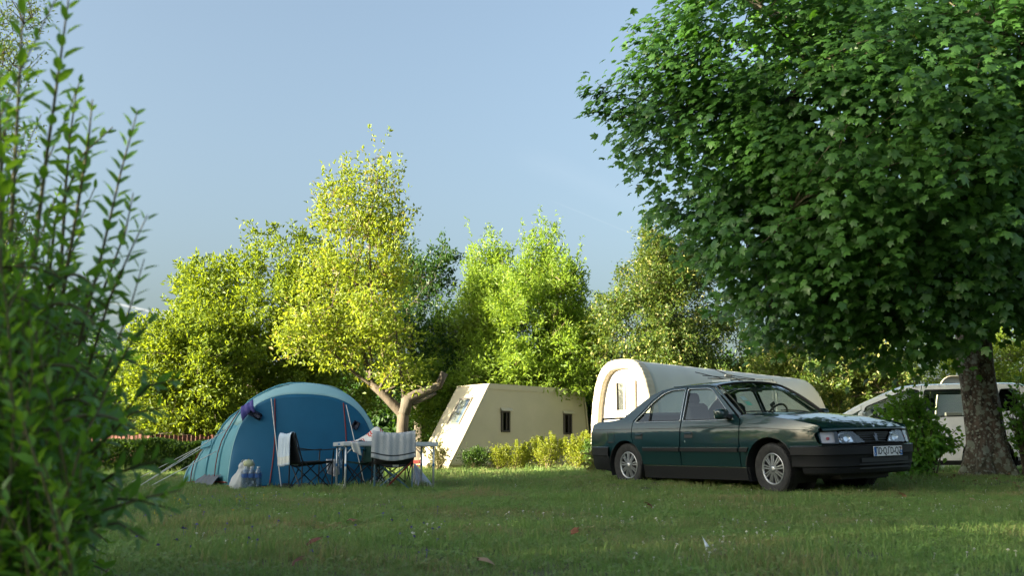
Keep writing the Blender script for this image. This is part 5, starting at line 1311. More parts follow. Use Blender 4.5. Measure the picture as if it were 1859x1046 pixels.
draped('tea_towel', 'white cloth hanging down from the near corner of the folding table', 'cloth', lambda a, b: TP(.04 + .11 * a + .04 * b, -.062 - .012 * math.sin(a * 8), TH + .03 - .17 * b * (.7 + .3 * a)), 8, 8, M_stripe, None, .004)
# clear bottle hanging below the table edge
def bottle_mesh(): return [(0, .0), (.034, .002), (.038, .012), (.038, .05), (.035, .055), (.038, .06), (.038, .15), (.032, .185), (.014, .215), (.014, .235)]
M_pet = glassmat('clear bottle', (.80, .86, .92), 1.0, .05)
M_cap = pmat('pale cap', (.65, .68, .72), .5)
p = TP(-.02, Ly_ := .30, TH - .30); hb = thing('hanging_bottle', 'clear plastic bottle hanging under the table edge', 'bottle', p)
m = MB(); m.lathe(bottle_mesh(), n=14); m.build('bottle_body', M_pet, hb, smooth=True, local=True); m = MB(); m.lathe([(0, .262), (.017, .26), (.017, .234), (0, .233)], n=12); m.build('cap', M_cap, hb, local=True); m = MB(); m.tube([(0, 0, .26), (0.01, 0, .305)], .003, 5); m.build('loop', M_cord, hb, local=True)

# white cloth pitched like a little flap at the table's end
pA, pB, pC = Vector(foot(750, 13.9)), Vector(foot(793, 13.9)), P(752, 842, 14.1)
def flap(a, b):
    p = pC.lerp(pA.lerp(pB, a), b); s = .02 * math.sin(a * 14 + 2 * b) * b; return Vector((p.x, p.y + s - .10 * math.sin(math.pi * a) * b, max(p.z + .03 * math.sin(a * 9) * math.sin(math.pi * b), gz(p.x, p.y) + .012)))
draped('white_sheet', 'white cloth trailing down to the grass at the end of the table', 'cloth', flap, 26, 22, cloth('white sheet', (.55, .57, .66), (.6, .62, .7), .9), None, .005)
p0 = Vector(foot(606, 13.9))
draped('dish_cloth', 'pale patterned cloth hanging below the black camp chair seat', 'cloth', lambda a, b: Vector((p0.x - .07 + .17 * a + .02 * b, p0.y - .02 * math.sin(a * 12), p0.z + .40 - .24 * b * (1 - .35 * abs(a - .6)))), 12, 10, cloth('grey white cloth', (.32, .34, .38), (.5, .5, .52), .95, nscale=30), None, .004)
p0b = Vector(foot(664, 14.0))
draped('striped_cloth', 'teal and white striped cloth lying on the ground below the green chair', 'cloth', lambda a, b: Vector((p0b.x + .34 * a + .1 * b, p0b.y + .25 * b, p0b.z + .02 + .17 * b * (1 - a * .8) + .015 * math.sin(a * 17 + b * 8))), 26, 12, [M_teal_cl, M_stripe], None, .005, lambda a, b: int(a * 11) % 2)

# ------------------------------------------------------------------ bag, melon and water pack by the tent
M_bag = pmat('white plastic bag', (.60, .62, .62), .45, bump=.3, bscale=25, trans=.3, tcol=(.7, .72, .72))
bx, by, bz_ = foot(449, 13.55)
def bag(a, b):
    an = 2 * math.pi * a; r = [.155, .17, .165, .14, .115, .09, .10, .075][min(int(b * 7), 7)]; f = b * 7 - int(b * 7); r2 = [.155, .17, .165, .14, .115, .09, .10, .075][min(int(b * 7) + 1, 7)]; r = r + (r2 - r) * f
    r *= 1 + .09 * math.sin(5 * an + 9 * b) + .05 * math.sin(11 * an - 7 * b)
    return Vector((bx + math.cos(an) * r * 1.0 + .05 * b, by + math.sin(an) * r * .8, bz_ + .005 + .37 * b + .02 * math.sin(3 * an) * b))
draped('plastic_bag', 'crumpled white carrier bag standing on the grass by the tent', 'bag', bag, 45, 30, M_bag, None, .003)
mel = thing('melon', 'pale green melon resting on top of the carrier bag', 'melon', (bx + .075, by - .03, bz_ + .335))
m = MB(); m.lathe([(0.0, -.058), (.03, -.054), (.055, -.036), (.068, -.01), (.068, .012), (.056, .038), (.03, .055), (0, .060)], n=20); m.build('fruit', pmat('melon rind', (.42, .44, .24), .7, col2=(.5, .5, .32), nscale=25), mel, smooth=True, local=True)
m = MB(); m.tube([(0, 0, .057), (.006, 0, .075)], .006, 6); m.build('stalk', M_leaf_dry, mel, local=True)
wx, wy, wz = foot(465, 13.4)
wp = thing('water_pack', 'shrink-wrapped six-pack of water bottles with blue labels beside the bag', 'bottle pack', (wx, wy, wz), .12)
M_lab = pmat('blue bottle label', (.03, .13, .42), .4); M_wrap = glassmat('shrink wrap', (.80, .84, .88), 1.0, .12)
bm_ = MB(); bm_.lathe([(0, .0), (.036, .002), (.040, .014), (.040, .06), (.037, .066), (.040, .072), (.040, .20), (.033, .245), (.014, .275), (.014, .285)], n=14); bme = bm_.mesh('bottle', M_pet, True)
lm_ = MB(); lm_.lathe([(.0412, .155), (.0412, .205)], n=14); lme = lm_.mesh('label', M_lab, True); cm_ = MB(); cm_.lathe([(0, .302), (.0165, .30), (.0165, .284), (0, .283)], n=12); cme = cm_.mesh('cap', M_cap)
for i in range(3):
    for j in range(2):
        b = D.objects.new('bottle', bme); COL.objects.link(b); b.parent = wp; b.location = (-.083 + .083 * i, -.042 + .084 * j, .006)
        for nm, me in (('label', lme), ('cap', cme)): c = D.objects.new(nm, me); COL.objects.link(c); c.parent = b
m = MB(); m.box((0, 0, .135), (.262, .178, .262), bevel=.03); m.build('wrap', M_wrap, wp, local=True, smooth=False)

# ------------------------------------------------------------------ drying rack behind the dark car
def drying_rack():
    c = P(1372, 700, 17.6); g = gz(c.x, c.y); root = thing('drying_rack', 'white clothes drying rack with spread wings behind the dark car', 'drying rack', (c.x, c.y, g))
    Z = lambda x, y, Y=17.6: P(x, y, Y)
    def bar(a, b, r, mt, nm): m = MB(); m.tube([a, b], r, 6); return m.build(nm, mt, root)
    top = c.z
    bar(Z(1294, 697, 17.2), Z(1409, 694, 17.2), .014, M_white_rail, 'rail'); bar(Z(1290, 688, 18.0), Z(1404, 690, 18.0), .014, M_white_rail, 'rail')
    m = MB(); pl = [Z(1293, 692.5, 17.3), Z(1326, 690, 17.3), Z(1326, 697, 17.1), Z(1295, 698.5, 17.1)]; m.prism(pl, (0, .02, .012)); m.build('side_wing', M_white_rail, root)
    m = MB(); pl = [Z(1362, 698, 17.2), Z(1408, 693, 17.2), Z(1408, 704, 17.1), Z(1366, 703, 17.1)]; m.prism(pl, (0, .02, .012)); m.build('side_wing', M_white_rail, root)
    for k in range(7): bar(Z(1298 + 15 * k, 697 - .4 * k, 17.2), Z(1293 + 15.5 * k, 689, 18.0), .0045, M_cord, 'line')
    for a, b in (((1262, 676, 17.4), (1362, 700, 17.5)), ((1275, 682, 17.7), (1370, 690, 17.6)), ((1285, 687, 17.3), (1340, 690, 17.6)), ((1294, 670, 17.9), (1334, 684, 17.7)), ((1327, 682, 17.5), (1371, 689, 17.5))):
        bar(Z(*a), Z(*b), .007, M_plastic, 'arm')
    m = MB(); p = Z(1322, 682, 17.6); m.box(tuple(p), (.13, .05, .06), bevel=.012); m.build('hub', M_alu, root)
    for px, y0, Yy in ((1409, 693, 17.2), (1300, 694, 17.2), (1403, 690, 18.0)):
        t = Z(px, y0, Yy); bar(t, Vector((t.x, t.y, gz(t.x, t.y))), .017, M_white_rail, 'leg')
drying_rack()

# ------------------------------------------------------------------ small red steps at the tan cabin, fallen leaves, scrap of paper
sx, sy, sz = foot(757, 33.5); st = thing('red_crate', 'small red crate at the corner of the tan cabin', 'crate', (sx, sy, sz)); st.scale = (.7, .7, .7)
Mrc = pmat('red paint', (.17, .02, .018), .6)
for k in range(4): m = MB(); m.box((0, -.2 if k % 2 else .2, .15 + .22 * (k // 2)), (.5, .025, .15), bevel=.006); m.build('slat', Mrc, st, local=True)
for k in (-1, 1): m = MB(); m.box((.24 * k, 0, .24), (.025, .37, .45), bevel=.006); m.build('end_board', Mrc, st, local=True)
m = MB(); m.box((0, 0, .04), (.44, .36, .02)); m.build('floor_board', Mrc, st, local=True)

M_fall = [pmat('fallen leaf rust', (.15, .055, .022), .8), pmat('fallen leaf tan', (.34, .21, .12), .8), pmat('fallen leaf dark', (.12, .035, .02), .8)]
def fallen():
    spec = [(577, 998, .11, 2, 'dark red curled leaf lying in the grass below the table'), (1040, 979, .062, 0, 'orange brown leaf lying in the grass by the middle of the pitch'), (890, 1031, .10, 1, 'pale tan leaf lying closest in the grass'), (642, 954, .075, 0, 'rust leaf lying in the grass in front of the camp chairs'),
            (1196, 873, .12, 0, 'orange leaf lying beside the sill of the dark car'), (1630, 907, .10, 1, 'pale orange leaf lying in the grass ahead of the dark car'), (1749, 912, .08, 1, 'tan leaf lying in the grass in front of the maple trunk'), (1180, 929, .09, 0, 'brown leaf lying in the grass before the rear wheel of the dark car'), (540, 1036, .07, 2, 'small brown leaf lying at the edge of the picture')]
    from_y = lambda py: CAM_H * F_PX / (py - 830)
    V, Fs = maple_leaf(.35)
    for i, (px, py, s, k, lab) in enumerate(spec):
        if lab.startswith('small brown'): lab = 'small dark leaf lying in the grass, apart from the other fallen leaves'
        Y = from_y(py); x = (px - 929.5) / F_PX * Y; rng = np.random.default_rng(i)
        W = V.copy(); W[:, 2] += .35 * W[:, 0] ** 2 + rng.normal() * .3 * W[:, 0] * W[:, 1]
        o = link('fallen_leaf', np_mesh('fallen_leaf', W, Fs, M_fall[k], True)); o.location = (x, Y, gz(x, Y) + .045); o.scale = (s,) * 3; o.rotation_euler = (rng.uniform(-.5, .5) + .5, rng.uniform(-.5, .5), rng.uniform(0, 6.28))
        tag(o, lab, 'leaf', 'fallen leaves on the lawn')
    Y = from_y(1006); x = (1270 - 929.5) / F_PX * Y
    m = MB(); m.grid(lambda a, b: Vector((.028 * (a - .5), .05 * (b - .5), .010 * math.sin(3 * a + 2 * b) + .012 * b)), 5, 6); o = m.build('paper_scrap', M_cap, None, smooth=True, solid=.001); o.location = (x, Y, gz(x, Y) + .045); o.rotation_euler = (.6, .2, .5); tag(o, 'small crumpled white paper scrap lying in the grass', 'paper')
fallen()
# ------------------------------------------------------------------ cars: helpers
def paintmat(name, col, rough=.35, metal=.12, coat=1.0):
    m, n, l = new_mat(name)
    out = n.new('ShaderNodeOutputMaterial'); b = n.new('ShaderNodeBsdfPrincipled'); b.inputs['Base Color'].default_value = (*col, 1)
    b.inputs['Roughness'].default_value = rough; b.inputs['Metallic'].default_value = metal; b.inputs['Coat Weight'].default_value = coat; b.inputs['Coat Roughness'].default_value = .03; b.inputs['Coat IOR'].default_value = 1.6; b.inputs['Specular IOR Level'].default_value = .15
    tc = n.new('ShaderNodeTexCoord'); t = n.new('ShaderNodeTexNoise'); t.inputs['Scale'].default_value = 2.2; t.inputs['Detail'].default_value = 6; l.new(tc.outputs['Object'], t.inputs['Vector'])
    mr = n.new('ShaderNodeMapRange'); mr.inputs[3].default_value = .004; mr.inputs[4].default_value = .05; l.new(t.outputs['Fac'], mr.inputs[0]); l.new(mr.outputs[0], b.inputs['Coat Roughness'])
    l.new(b.outputs[0], out.inputs[0]); return m

def resample(poly, step):
    out = []
    for i, p in enumerate(poly):
        q = poly[(i + 1) % len(poly)]; L = math.hypot(q[0] - p[0], q[1] - p[1]); n = max(1, int(math.ceil(L / step)))
        for k in range(n): out.append((p[0] + (q[0] - p[0]) * k / n, p[1] + (q[1] - p[1]) * k / n))
    return out

def inside(poly, x, y):
    c = False; j = len(poly) - 1
    for i in range(len(poly)):
        xi, yi = poly[i]; xj, yj = poly[j]
        if (yi > y) != (yj > y) and x < (xj - xi) * (y - yi) / (yj - yi) + xi: c = not c
        j = i
    return c

def edge_dist(poly, x, y):
    d = 9
    for i in range(len(poly)):
        ax, ay = poly[i]; bx, by = poly[(i + 1) % len(poly)]; vx, vy = bx - ax, by - ay; L = vx * vx + vy * vy + 1e-12; t = max(0, min(1, ((x - ax) * vx + (y - ay) * vy) / L)); d = min(d, math.hypot(x - ax - vx * t, y - ay - vy * t))
    return d

def arc(cx, cy, r, a0, a1, n=14): return [(cx + r * math.cos(R(a0 + (a1 - a0) * i / n)), cy + r * math.sin(R(a0 + (a1 - a0) * i / n))) for i in range(n + 1)]

def rounded(poly, r, n=4):
    out = []; N = len(poly)
    for i in range(N):
        p, a, b = (Vector((*poly[(i + k) % N], 0)) for k in (0, -1, 1)); u, v = (a - p), (b - p); q = min(r, u.length * .45, v.length * .45); A, B = p + u.normalized() * q, p + v.normalized() * q
        for k in range(n + 1): t = k / n; s = A * (1 - t) ** 2 + p * 2 * t * (1 - t) + B * t ** 2; out.append((s.x, s.y))
    return out

def panel(poly, pos, mat, name, parent, holes=(), step=.05, lip=.018, grid=.07, smooth=True):
    """sheet over the 2-D outline, shaped by pos(u, v) -> Vector, with its edge turned in and true normals"""
    outer = resample(poly, step); hs = [resample(h, step) for h in holes]
    pts = list(outer); edges = [(i, (i + 1) % len(outer)) for i in range(len(outer))]; loops = [list(range(len(outer)))]
    for h in hs:
        b = len(pts); pts += h; edges += [(b + i, b + (i + 1) % len(h)) for i in range(len(h))]; loops.append(list(range(b, b + len(h))))
    xs = [p[0] for p in outer]; ys = [p[1] for p in outer]
    nx = int((max(xs) - min(xs)) / grid) + 1; ny = int((max(ys) - min(ys)) / grid) + 1
    for i in range(nx):
        for j in range(ny):
            x = min(xs) + (i + .5) * grid; y = min(ys) + (j + .5 + .25 * (i % 2)) * grid
            if inside(outer, x, y) and not any(inside(h, x, y) for h in hs) and min(edge_dist(l, x, y) for l in [outer] + hs) > grid * .4: pts.append((x, y))
    r = delaunay_2d_cdt([Vector(p) for p in pts], edges, [], 0, 1e-6)
    vv = [(p.x, p.y) for p in r[0]]; fs = []
    for f in r[2]:
        cx = sum(vv[i][0] for i in f) / len(f); cy = sum(vv[i][1] for i in f) / len(f)
        if inside(outer, cx, cy) and not any(inside(h, cx, cy) for h in hs): fs.append(tuple(f))
    V = [pos(*p) for p in vv]; e = 2e-3; N = []
    for p in vv:
        du = pos(p[0] + e, p[1]) - pos(p[0] - e, p[1]); dv = pos(p[0], p[1] + e) - pos(p[0], p[1] - e); N.append(du.cross(dv).normalized())
    # outward: the given surface's u x v must point out; the caller mirrors by flipping
    F = []
    for f in fs:
        a, b, c = (V[i] for i in f[:3]); n = (b - a).cross(c - a)
        F.append(f if n.dot(N[f[0]]) > 0 else tuple(reversed(f)))
    # turned-in edge
    cnt = {}
    for f in F:
        for i in range(len(f)): k = (f[i], f[(i + 1) % len(f)]); cnt[k] = cnt.get(k, 0) + 1
    rim = [k for k in cnt if (k[1], k[0]) not in cnt]
    base = len(V); allV = list(V); allN = list(N)
    for a, b in rim:
        q = len(allV); ea = (V[b] - V[a]).cross(N[a]).normalized(); allV += [V[a], V[b], V[b] - N[b] * lip, V[a] - N[a] * lip]; allN += [ea] * 4; F.append((q + 1, q, q + 3, q + 2))
    me = D.meshes.new(name); me.from_pydata([tuple(v) for v in allV], [], F); me.materials.append(mat)
    if smooth:
        me.polygons.foreach_set('use_smooth', [True] * len(F)); me.update(); me.normals_split_custom_set_from_vertices([tuple(n) for n in allN])
    me.update(); o = D.objects.new(name, me); COL.objects.link(o); o.parent = parent; return o

def lerp_table(t, x):
    if x <= t[0][0]: return t[0][1]
    for (a, u), (b, v) in zip(t, t[1:]):
        if x <= b: k = (x - a) / (b - a); return u + (v - u) * k
    return t[-1][1]

def soft_table(t, x, w=.05):
    return sum(lerp_table(t, x + w * k) for k in (-1, -.6, -.2, .2, .6, 1)) / 6

def wheel(name, parent, x, y, side, r, wd, mats, steer=0.0, rim_r=.185, spokes=9):
    """side -1: hub face towards -y"""
    tyre_m, rim_m, sp_m = mats
    w = D.objects.new(name, None); COL.objects.link(w); w.parent = parent; w.location = (x, y, r); w.rotation_euler = (0, 0, steer)
    M = Matrix.Rotation(R(90) * side, 3, 'X').transposed() if side < 0 else Matrix.Rotation(R(-90), 3, 'X')
    # local z of the lathe -> outward (side * y)
    M = Matrix(((1, 0, 0), (0, 0, side), (0, -side, 0)))
    h = wd / 2; t = MB()
    t.lathe([(rim_r - .012, -h * .8), (r * .80, -h), (r * .93, -h * .98), (r * .985, -h * .86), (r, -h * .6), (r, -h * .12), (r - .008, -h * .10), (r - .008, -h * .02), (r, 0), (r, h * .55), (r * .985, h * .84), (r * .955, h * .95), (r * .90, h), (r * .82, h * .985), (r * .74, h * .90), (rim_r + .008, h * .80), (rim_r, h * .72)], M=M, n=48)
    for k in range(60):            # tread blocks
        a = 2 * math.pi * k / 60
        for s, o_ in ((-1, 0), (1, .5)):
            c = Vector((math.cos(a + o_ * .1) * r, math.sin(a + o_ * .1) * r, s * h * .62)); t.box(tuple(M @ c), (.012, .018, h * .42), M @ Matrix.Rotation(a, 3, 'Z'))
    o = t.build('tyre', tyre_m, w, smooth=True, local=True); md = o.modifiers.new('edge', 'EDGE_SPLIT'); md.split_angle = R(40)
    b = MB(); b.lathe([(0, h * .30), (.06, h * .30), (rim_r * .55, h * .22), (rim_r * .96, h * .28), (rim_r, h * .74)], M=M, n=36); b.build('rim_dish', rim_m, w, smooth=True, local=True)
    c = MB(); c.lathe([(rim_r * .90, h * .60), (rim_r * .93, h * .76), (rim_r * 1.0, h * .80), (rim_r * 1.02, h * .72)], M=M, n=40); c.build('rim_edge', sp_m, w, smooth=True, local=True)
    s = MB()
    for k in range(spokes):
        a = 2 * math.pi * k / spokes + .2
        for off, w2 in ((-.018, .0085), (.018, .0085)):
            p0 = [(.045, off * .5), (rim_r * .93, off * 1.05)]
            d = Vector((math.cos(a), math.sin(a), 0)); n = Vector((-d.y, d.x, 0))
            A = d * p0[0][0] + n * p0[0][1]; B = d * p0[1][0] + n * p0[1][1]; z0, z1 = h * .80, h * .70
            q = [A + n * w2 * .7 + Vector((0, 0, z0)), B + n * w2 + Vector((0, 0, z1)), B - n * w2 + Vector((0, 0, z1)), A - n * w2 * .7 + Vector((0, 0, z0))]
            s.prism([M @ p for p in q], M @ Vector((0, 0, -.02)))
    s.build('wheel_cover_spokes', sp_m, w, local=True)['kind'] = 'stuff'
    c = MB(); c.lathe([(0, h * .92), (.02, h * .92), (.034, h * .88), (.042, h * .78), (.042, h * .5)], M=M, n=24); c.build('hub_cap', sp_m, w, smooth=True, local=True)
    return w

M_tyre = pmat('tyre rubber', (.016, .016, .017), .85, col2=(.032, .031, .030), nscale=18, bump=.2, bscale=90)
M_rimd = pmat('black wheel dish', (.012, .012, .013), .5)
M_spoke = pmat('silver wheel cover', (.42, .43, .44), .35, .8)
M_bump = pmat('dark grey bumper plastic', (.010, .0105, .012), .55, bump=.08, bscale=200, spec=.25)
M_glass = glassmat('car glass', (.80, .87, .85), 1.0)
M_rubber = pmat('black rubber', (.010, .010, .010), .6)
M_chrome = pmat('bright trim', (.62, .63, .64), .22, .95)
M_seat = pmat('grey seat cloth', (.055, .06, .065), .9, bump=.3, bscale=80)
M_lamp = glassmat('lamp lens', (.92, .93, .95), 1.0, .02)
M_refl = pmat('lamp reflector', (.72, .73, .75), .18, .95)
M_orange = pmat('clear indicator', (.62, .55, .52), .3, .2)
M_redl = pmat('red lamp', (.45, .012, .012), .25)

# ------------------------------------------------------------------ dark green saloon
def saloon():
    hd = -.992; cx = 2.287 + .03 * .837; cy = 14.674 + .03 * .547
    cz = .038
    root = thing('saloon_car', 'dark green four-door saloon car parked on the grass under the maple', 'car', mtx=Matrix.Translation((cx, cy, cz)) @ Matrix.Rotation(hd, 4, 'Z') @ Matrix.Rotation(.030, 4, 'X') @ Matrix.Rotation(.010, 4, 'Y'))
    paint = paintmat('dark green metallic paint', (.004, .024, .027))
    prof = [(.10, .800), (.20, .818), (.31, .838), (.50, .858), (.62, .862), (.74, .856), (.80, .850), (.89, .824), (1.30, .650), (1.36, .615), (1.42, .575)]
    def W(x, z):
        w = soft_table(prof, z, .035); k = 1.0
        if x > 2.5: k -= .085 * ((x - 2.5) / .95) ** 2.2
        if x < -.1: k -= .085 * ((-.1 - x) / .75) ** 2.0
        if z > .89 and x < .9: k -= .05 * ((.9 - x) / .9) ** 2 * (z - .89) / .4
        return w * k
    side = lambda s, off=0.0: (lambda x, z: Vector((x, s * (W(x, z) + off), z)) if s > 0 else Vector((x, -(W(x, z) + off), z)))
    def body(poly, name, holes=(), off=0.0, mat=None, par=None, **k):
        out = []
        for s in (-1, 1):
            f = side(s, off)
            # orient u x v outward: for +y side x,z -> du x dv = (1,0,0)x(0,0,1) = (0,-1,0): inward, so mirror the parameter
            if s > 0:
                g = lambda u, v, f=f: f(-u, v); pl = [(-a, b) for a, b in poly]; hs = [[(-a, b) for a, b in h] for h in holes]
            else: g, pl, hs = f, poly, holes
            out.append(panel(pl, g, mat or paint, name, (par[(s + 1) // 2] if par else root), hs, **k))
        return out
    rw, fw = 0.0, 2.669
    archR = arc(rw + .01, .30, .345, 0, 180, 18); archF = arc(fw, .30, .375, 0, 180, 18)
    # window line and pillars
    win_r = rounded([(.215, .902), (.49, 1.165), (.66, 1.268), (.80, 1.306), (1.06, 1.312), (1.115, .902)], .03)
    win_f = rounded([(1.185, .902), (1.135, 1.312), (1.50, 1.302), (1.585, 1.280), (2.075, .905)], .03)
    roof_z = [(.18, 1.14), (.45, 1.272), (.65, 1.332), (.95, 1.352), (1.3, 1.354), (1.6, 1.335)]
    # rear quarter
    rq = [(-.835, .56), (-.845, .70), (-.825, .80), (-.80, .875), (-.70, .905), (-.30, .925), (-.12, .945), (.06, 1.055), (.20, 1.152), (.40, 1.262), (.60, 1.327), (.80, 1.350), (.80, 1.345), (.62, 1.300), (.45, 1.20), (.155, .915), (.148, .70), (.19, .60)]
    rq += [p for p in arc(.01, .30, .345, 58, 180, 14)] + [(-.335, .20), (-.80, .26)]
    body(rq, 'rear_quarter_panel')
    rd = [(.205, .60), (.163, .70), (.168, .90), (.46, 1.190), (.64, 1.300), (.80, 1.340), (1.085, 1.347), (1.138, .90), (1.135, .70), (1.130, .318), (.375, .318)] + [p for p in arc(.01, .30, .360, 8, 54, 8)]
    rdo = body(rd, 'rear_door', [win_r], par=None)
    fd = [(1.150, .318), (1.155, .70), (1.158, .90), (1.106, 1.347), (1.50, 1.337), (1.61, 1.312), (2.135, .93), (2.195, .885), (2.188, .318)]
    fdo = body(fd, 'front_door', [win_f])
    ff = [(2.203, .318), (2.211, .885), (2.165, .945), (2.28, .952), (2.60, .925), (3.0, .875), (3.29, .817), (3.375, .795), (3.372, .735), (3.405, .575), (3.045, .575)] + arc(fw, .30, .375, 40, 176, 16) + [(2.30, .318)]
    body(ff, 'front_wing')
    ap = [(1.60, 1.330), (1.50, 1.352), (.78, 1.360), (.78, 1.354), (1.085, 1.360), (1.106, 1.360), (1.51, 1.350), (1.615, 1.325), (2.15, .945), (2.20, .955), (2.13, .990)]
    body([(1.55, 1.356), (1.62, 1.345), (2.20, .958), (2.168, .940), (1.615, 1.325), (1.51, 1.347), (.80, 1.358), (.80, 1.366), (1.3, 1.369)], 'roof_pillar', step=.03, grid=.03)
    body([(.37, .306), (.365, .15), (.42, .14), (2.33, .155), (2.32, .306)], 'sill_panel', mat=M_bump, off=-.004)
    for poly, nm, off, mt in (([(.40, .548), (.405, .500), (1.125, .500), (1.125, .548)], 'rub_strip', .020, M_bump), ([(1.155, .548), (1.155, .500), (2.18, .500), (2.18, .548)], 'rub_strip', .020, M_bump), ([(2.212, .548), (2.212, .500), (2.33, .500), (2.35, .548)], 'rub_strip', .020, M_bump)):
        body(poly, nm, off=off, mat=mt, lip=.022, step=.1, grid=.2)
    for a, b in ((.40, 1.125), (1.155, 2.18), (2.212, 2.35)):
        body([(a, .5525), (a, .5485), (b, .5485), (b, .5525)], 'bright_line', off=.017, mat=M_chrome, lip=.015, step=.15, grid=.4)
    body([(.40, .313), (.40, .307), (2.31, .307), (2.31, .313)], 'sill_line', off=.004, mat=M_chrome, lip=.008, step=.2, grid=.4)
    # pressed line along the flank, its shade painted as a black strip laid on the sheet
    for a, b in ((-.80, .150), (.172, 1.132), (1.160, 2.19), (2.215, 3.30)):
        body([(a, .8035), (a, .7975), (b, .7975 - (.0 if b < 3 else .055)), (b, .8035 - (.0 if b < 3 else .055))], 'flank_shade_line', off=.0012, mat=M_rubber, lip=.004, step=.12, grid=.4)
    # wheel-arch liners
    for x, r in ((.01, .344), (fw, .374)):
        for s in (-1, 1):
            m = MB(); m.grid(lambda a, b: Vector((x + r * math.cos(R(-25 + 230 * a)), s * (.45 + b * (W(x, .6) - .46)), .30 + r * math.sin(R(-25 + 230 * a)))), 22, 3); m.add([(x, s * .45, .3)] + [(x + r * math.cos(R(12 * k)), s * .45, .30 + r * math.sin(R(12 * k))) for k in range(30)], [(0, 1 + k, 1 + (k + 1) % 30) for k in range(30)]); m.build('wheel_arch_liner', M_rubber, root, local=True)
            m = MB(); m.grid(lambda a, b: Vector((x + (r + .002 + .014 * b) * math.cos(R(4 + 172 * a)), s * (W(x, .5) + .004 * math.sin(math.pi * b) - .004), .30 + (r + .002 + .014 * b) * math.sin(R(4 + 172 * a)))), 26, 4); m.build('wheel_arch_lip', M_rubber, root, local=True)
    # bright window surrounds, rubbers and glass
    def ringed(poly, s, g, r, mt, nm, par, off):
        pts = [g(*p) + Vector((0, s * off, 0)) for p in resample(poly, .05)]; m = MB(); m.tube(pts + [pts[0]], r, 5, caps=False); m.build(nm, mt, par, smooth=True, local=True)
    for doors, win, grow in ((rdo, win_r, 0), (fdo, win_f, 0)):
        for i, s in enumerate((-1, 1)):
            g = side(s); c = (sum(p[0] for p in win) / len(win), sum(p[1] for p in win) / len(win))
            ringed([(c[0] + (p[0] - c[0]) * 1.035, c[1] + (p[1] - c[1]) * 1.05) for p in win], s, g, .0055, M_chrome, 'window_surround', doors[i], .004)
            ringed(win, s, g, .008, M_rubber, 'window_seal', doors[i], -.006)
            pl = [(-a, b) for a, b in win] if s > 0 else win
            f = side(s, -.016); gg = (lambda u, v, f=f: f(-u, v)) if s > 0 else f
            panel(pl, gg, M_glass, 'window_glass', doors[i], lip=.002, step=.08, grid=.12)
    for i, s in enumerate((-1, 1)):
        g = side(s); m = MB(); m.tube([g(.50, .905), g(.455, 1.13)], .011, 6); m.build('quarter_light_bar', M_rubber, rdo[i], local=True)
        m = MB(); m.tube([g(.50, 1.0) + Vector((0, s * -.03, 0)), g(.5, 1.0)], .001, 3); 
        for dr, hx, zz, keyed in ((rdo[i], .32, .70, 0), (fdo[i], 1.31, .71, 1)):
            m = MB(); y = s * (W(hx, zz) + .002); m.box((hx, y, zz), (.155, .012, .078), bevel=.006); h = m.build('door_handle', M_plastic, dr, local=True)
            m = MB(); m.box((hx, s * (W(hx, zz) + .010), zz + .020), (.135, .016, .026), bevel=.006); m.build('pull', paint, h, local=True)
            if keyed: m = MB(); m.lathe([(0, .004), (.013, .003), (.014, -.004)], c=(hx - .07, s * (W(hx, .63) + .001), .625), M=Matrix(((1, 0, 0), (0, 0, s), (0, -s, 0))), n=12); m.build('key_lock', M_chrome, dr, local=True)
        # door mirror
        m = MB(); c = Vector((1.99, s * (.825 + .105), .965)); RZ = Matrix.Rotation(-s * .25, 3, 'Z'); sg = lambda v, e: math.copysign(abs(v) ** e, v)
        m.grid(lambda a, b: c + RZ @ Vector((.07 * sg(math.sin(math.pi * a), .5) * sg(math.cos(2 * math.pi * b), .6) * (1 if math.cos(2 * math.pi * b) > 0 else .8), .105 * sg(math.cos(math.pi * a), .55), .066 * sg(math.sin(math.pi * a), .5) * sg(math.sin(2 * math.pi * b), .6))), 17, 25)
        mi = m.build('door_mirror', paintmat('mirror shell', (.006, .026, .028)) if 'mirror shell' not in D.materials else D.materials['mirror shell'], root, local=True, smooth=True)
        m = MB(); m.tube([(2.03, s * .80, .915), (2.02, s * .86, .935), (2.0, s * .90, .95)], [.045, .035, .03], 8); m.build('mirror_arm', M_plastic, mi, local=True, smooth=True)
        m = MB(); m.box((1.925, s * (.825 + .10), .965), (.006, .165, .095), Matrix.Rotation(-s * .25, 3, 'Z')); m.build('mirror_glass', M_chrome, mi, local=True)
        m = MB(); m.prism([(2.0, s * (W(2, .92) - .004), .905), (2.09, s * (W(2.09, .91) - .004), .905), (1.985, s * (W(1.985, .985) - .004), .985)], (0, s * .012, 0)); m.build('mirror_corner', M_plastic, fdo[i], local=True)
    # fuel flap on the near side
    fl = rounded([(-.385, .765), (-.225, .765), (-.215, .612), (-.375, .612)], .02); g = side(-1)
    pts = [g(*p) + Vector((0, -.001, 0)) for p in resample(fl, .03)]; m = MB(); m.tube(pts + [pts[0]], .003, 4, caps=False); ffp = m.build('fuel_flap', M_rubber, root, local=True)
    m = MB(); m.box((-.30, -(W(-.3, .62) + .001), .622), (.11, .006, .02), bevel=.002); m.build('finger_recess', M_rubber, ffp, local=True)
    # bonnet, boot lid, roof as crowned sheets
    ze = [(2.16, .952), (2.30, .953), (2.60, .927), (3.0, .877), (3.30, .817), (3.46, .767), (3.52, .745)]
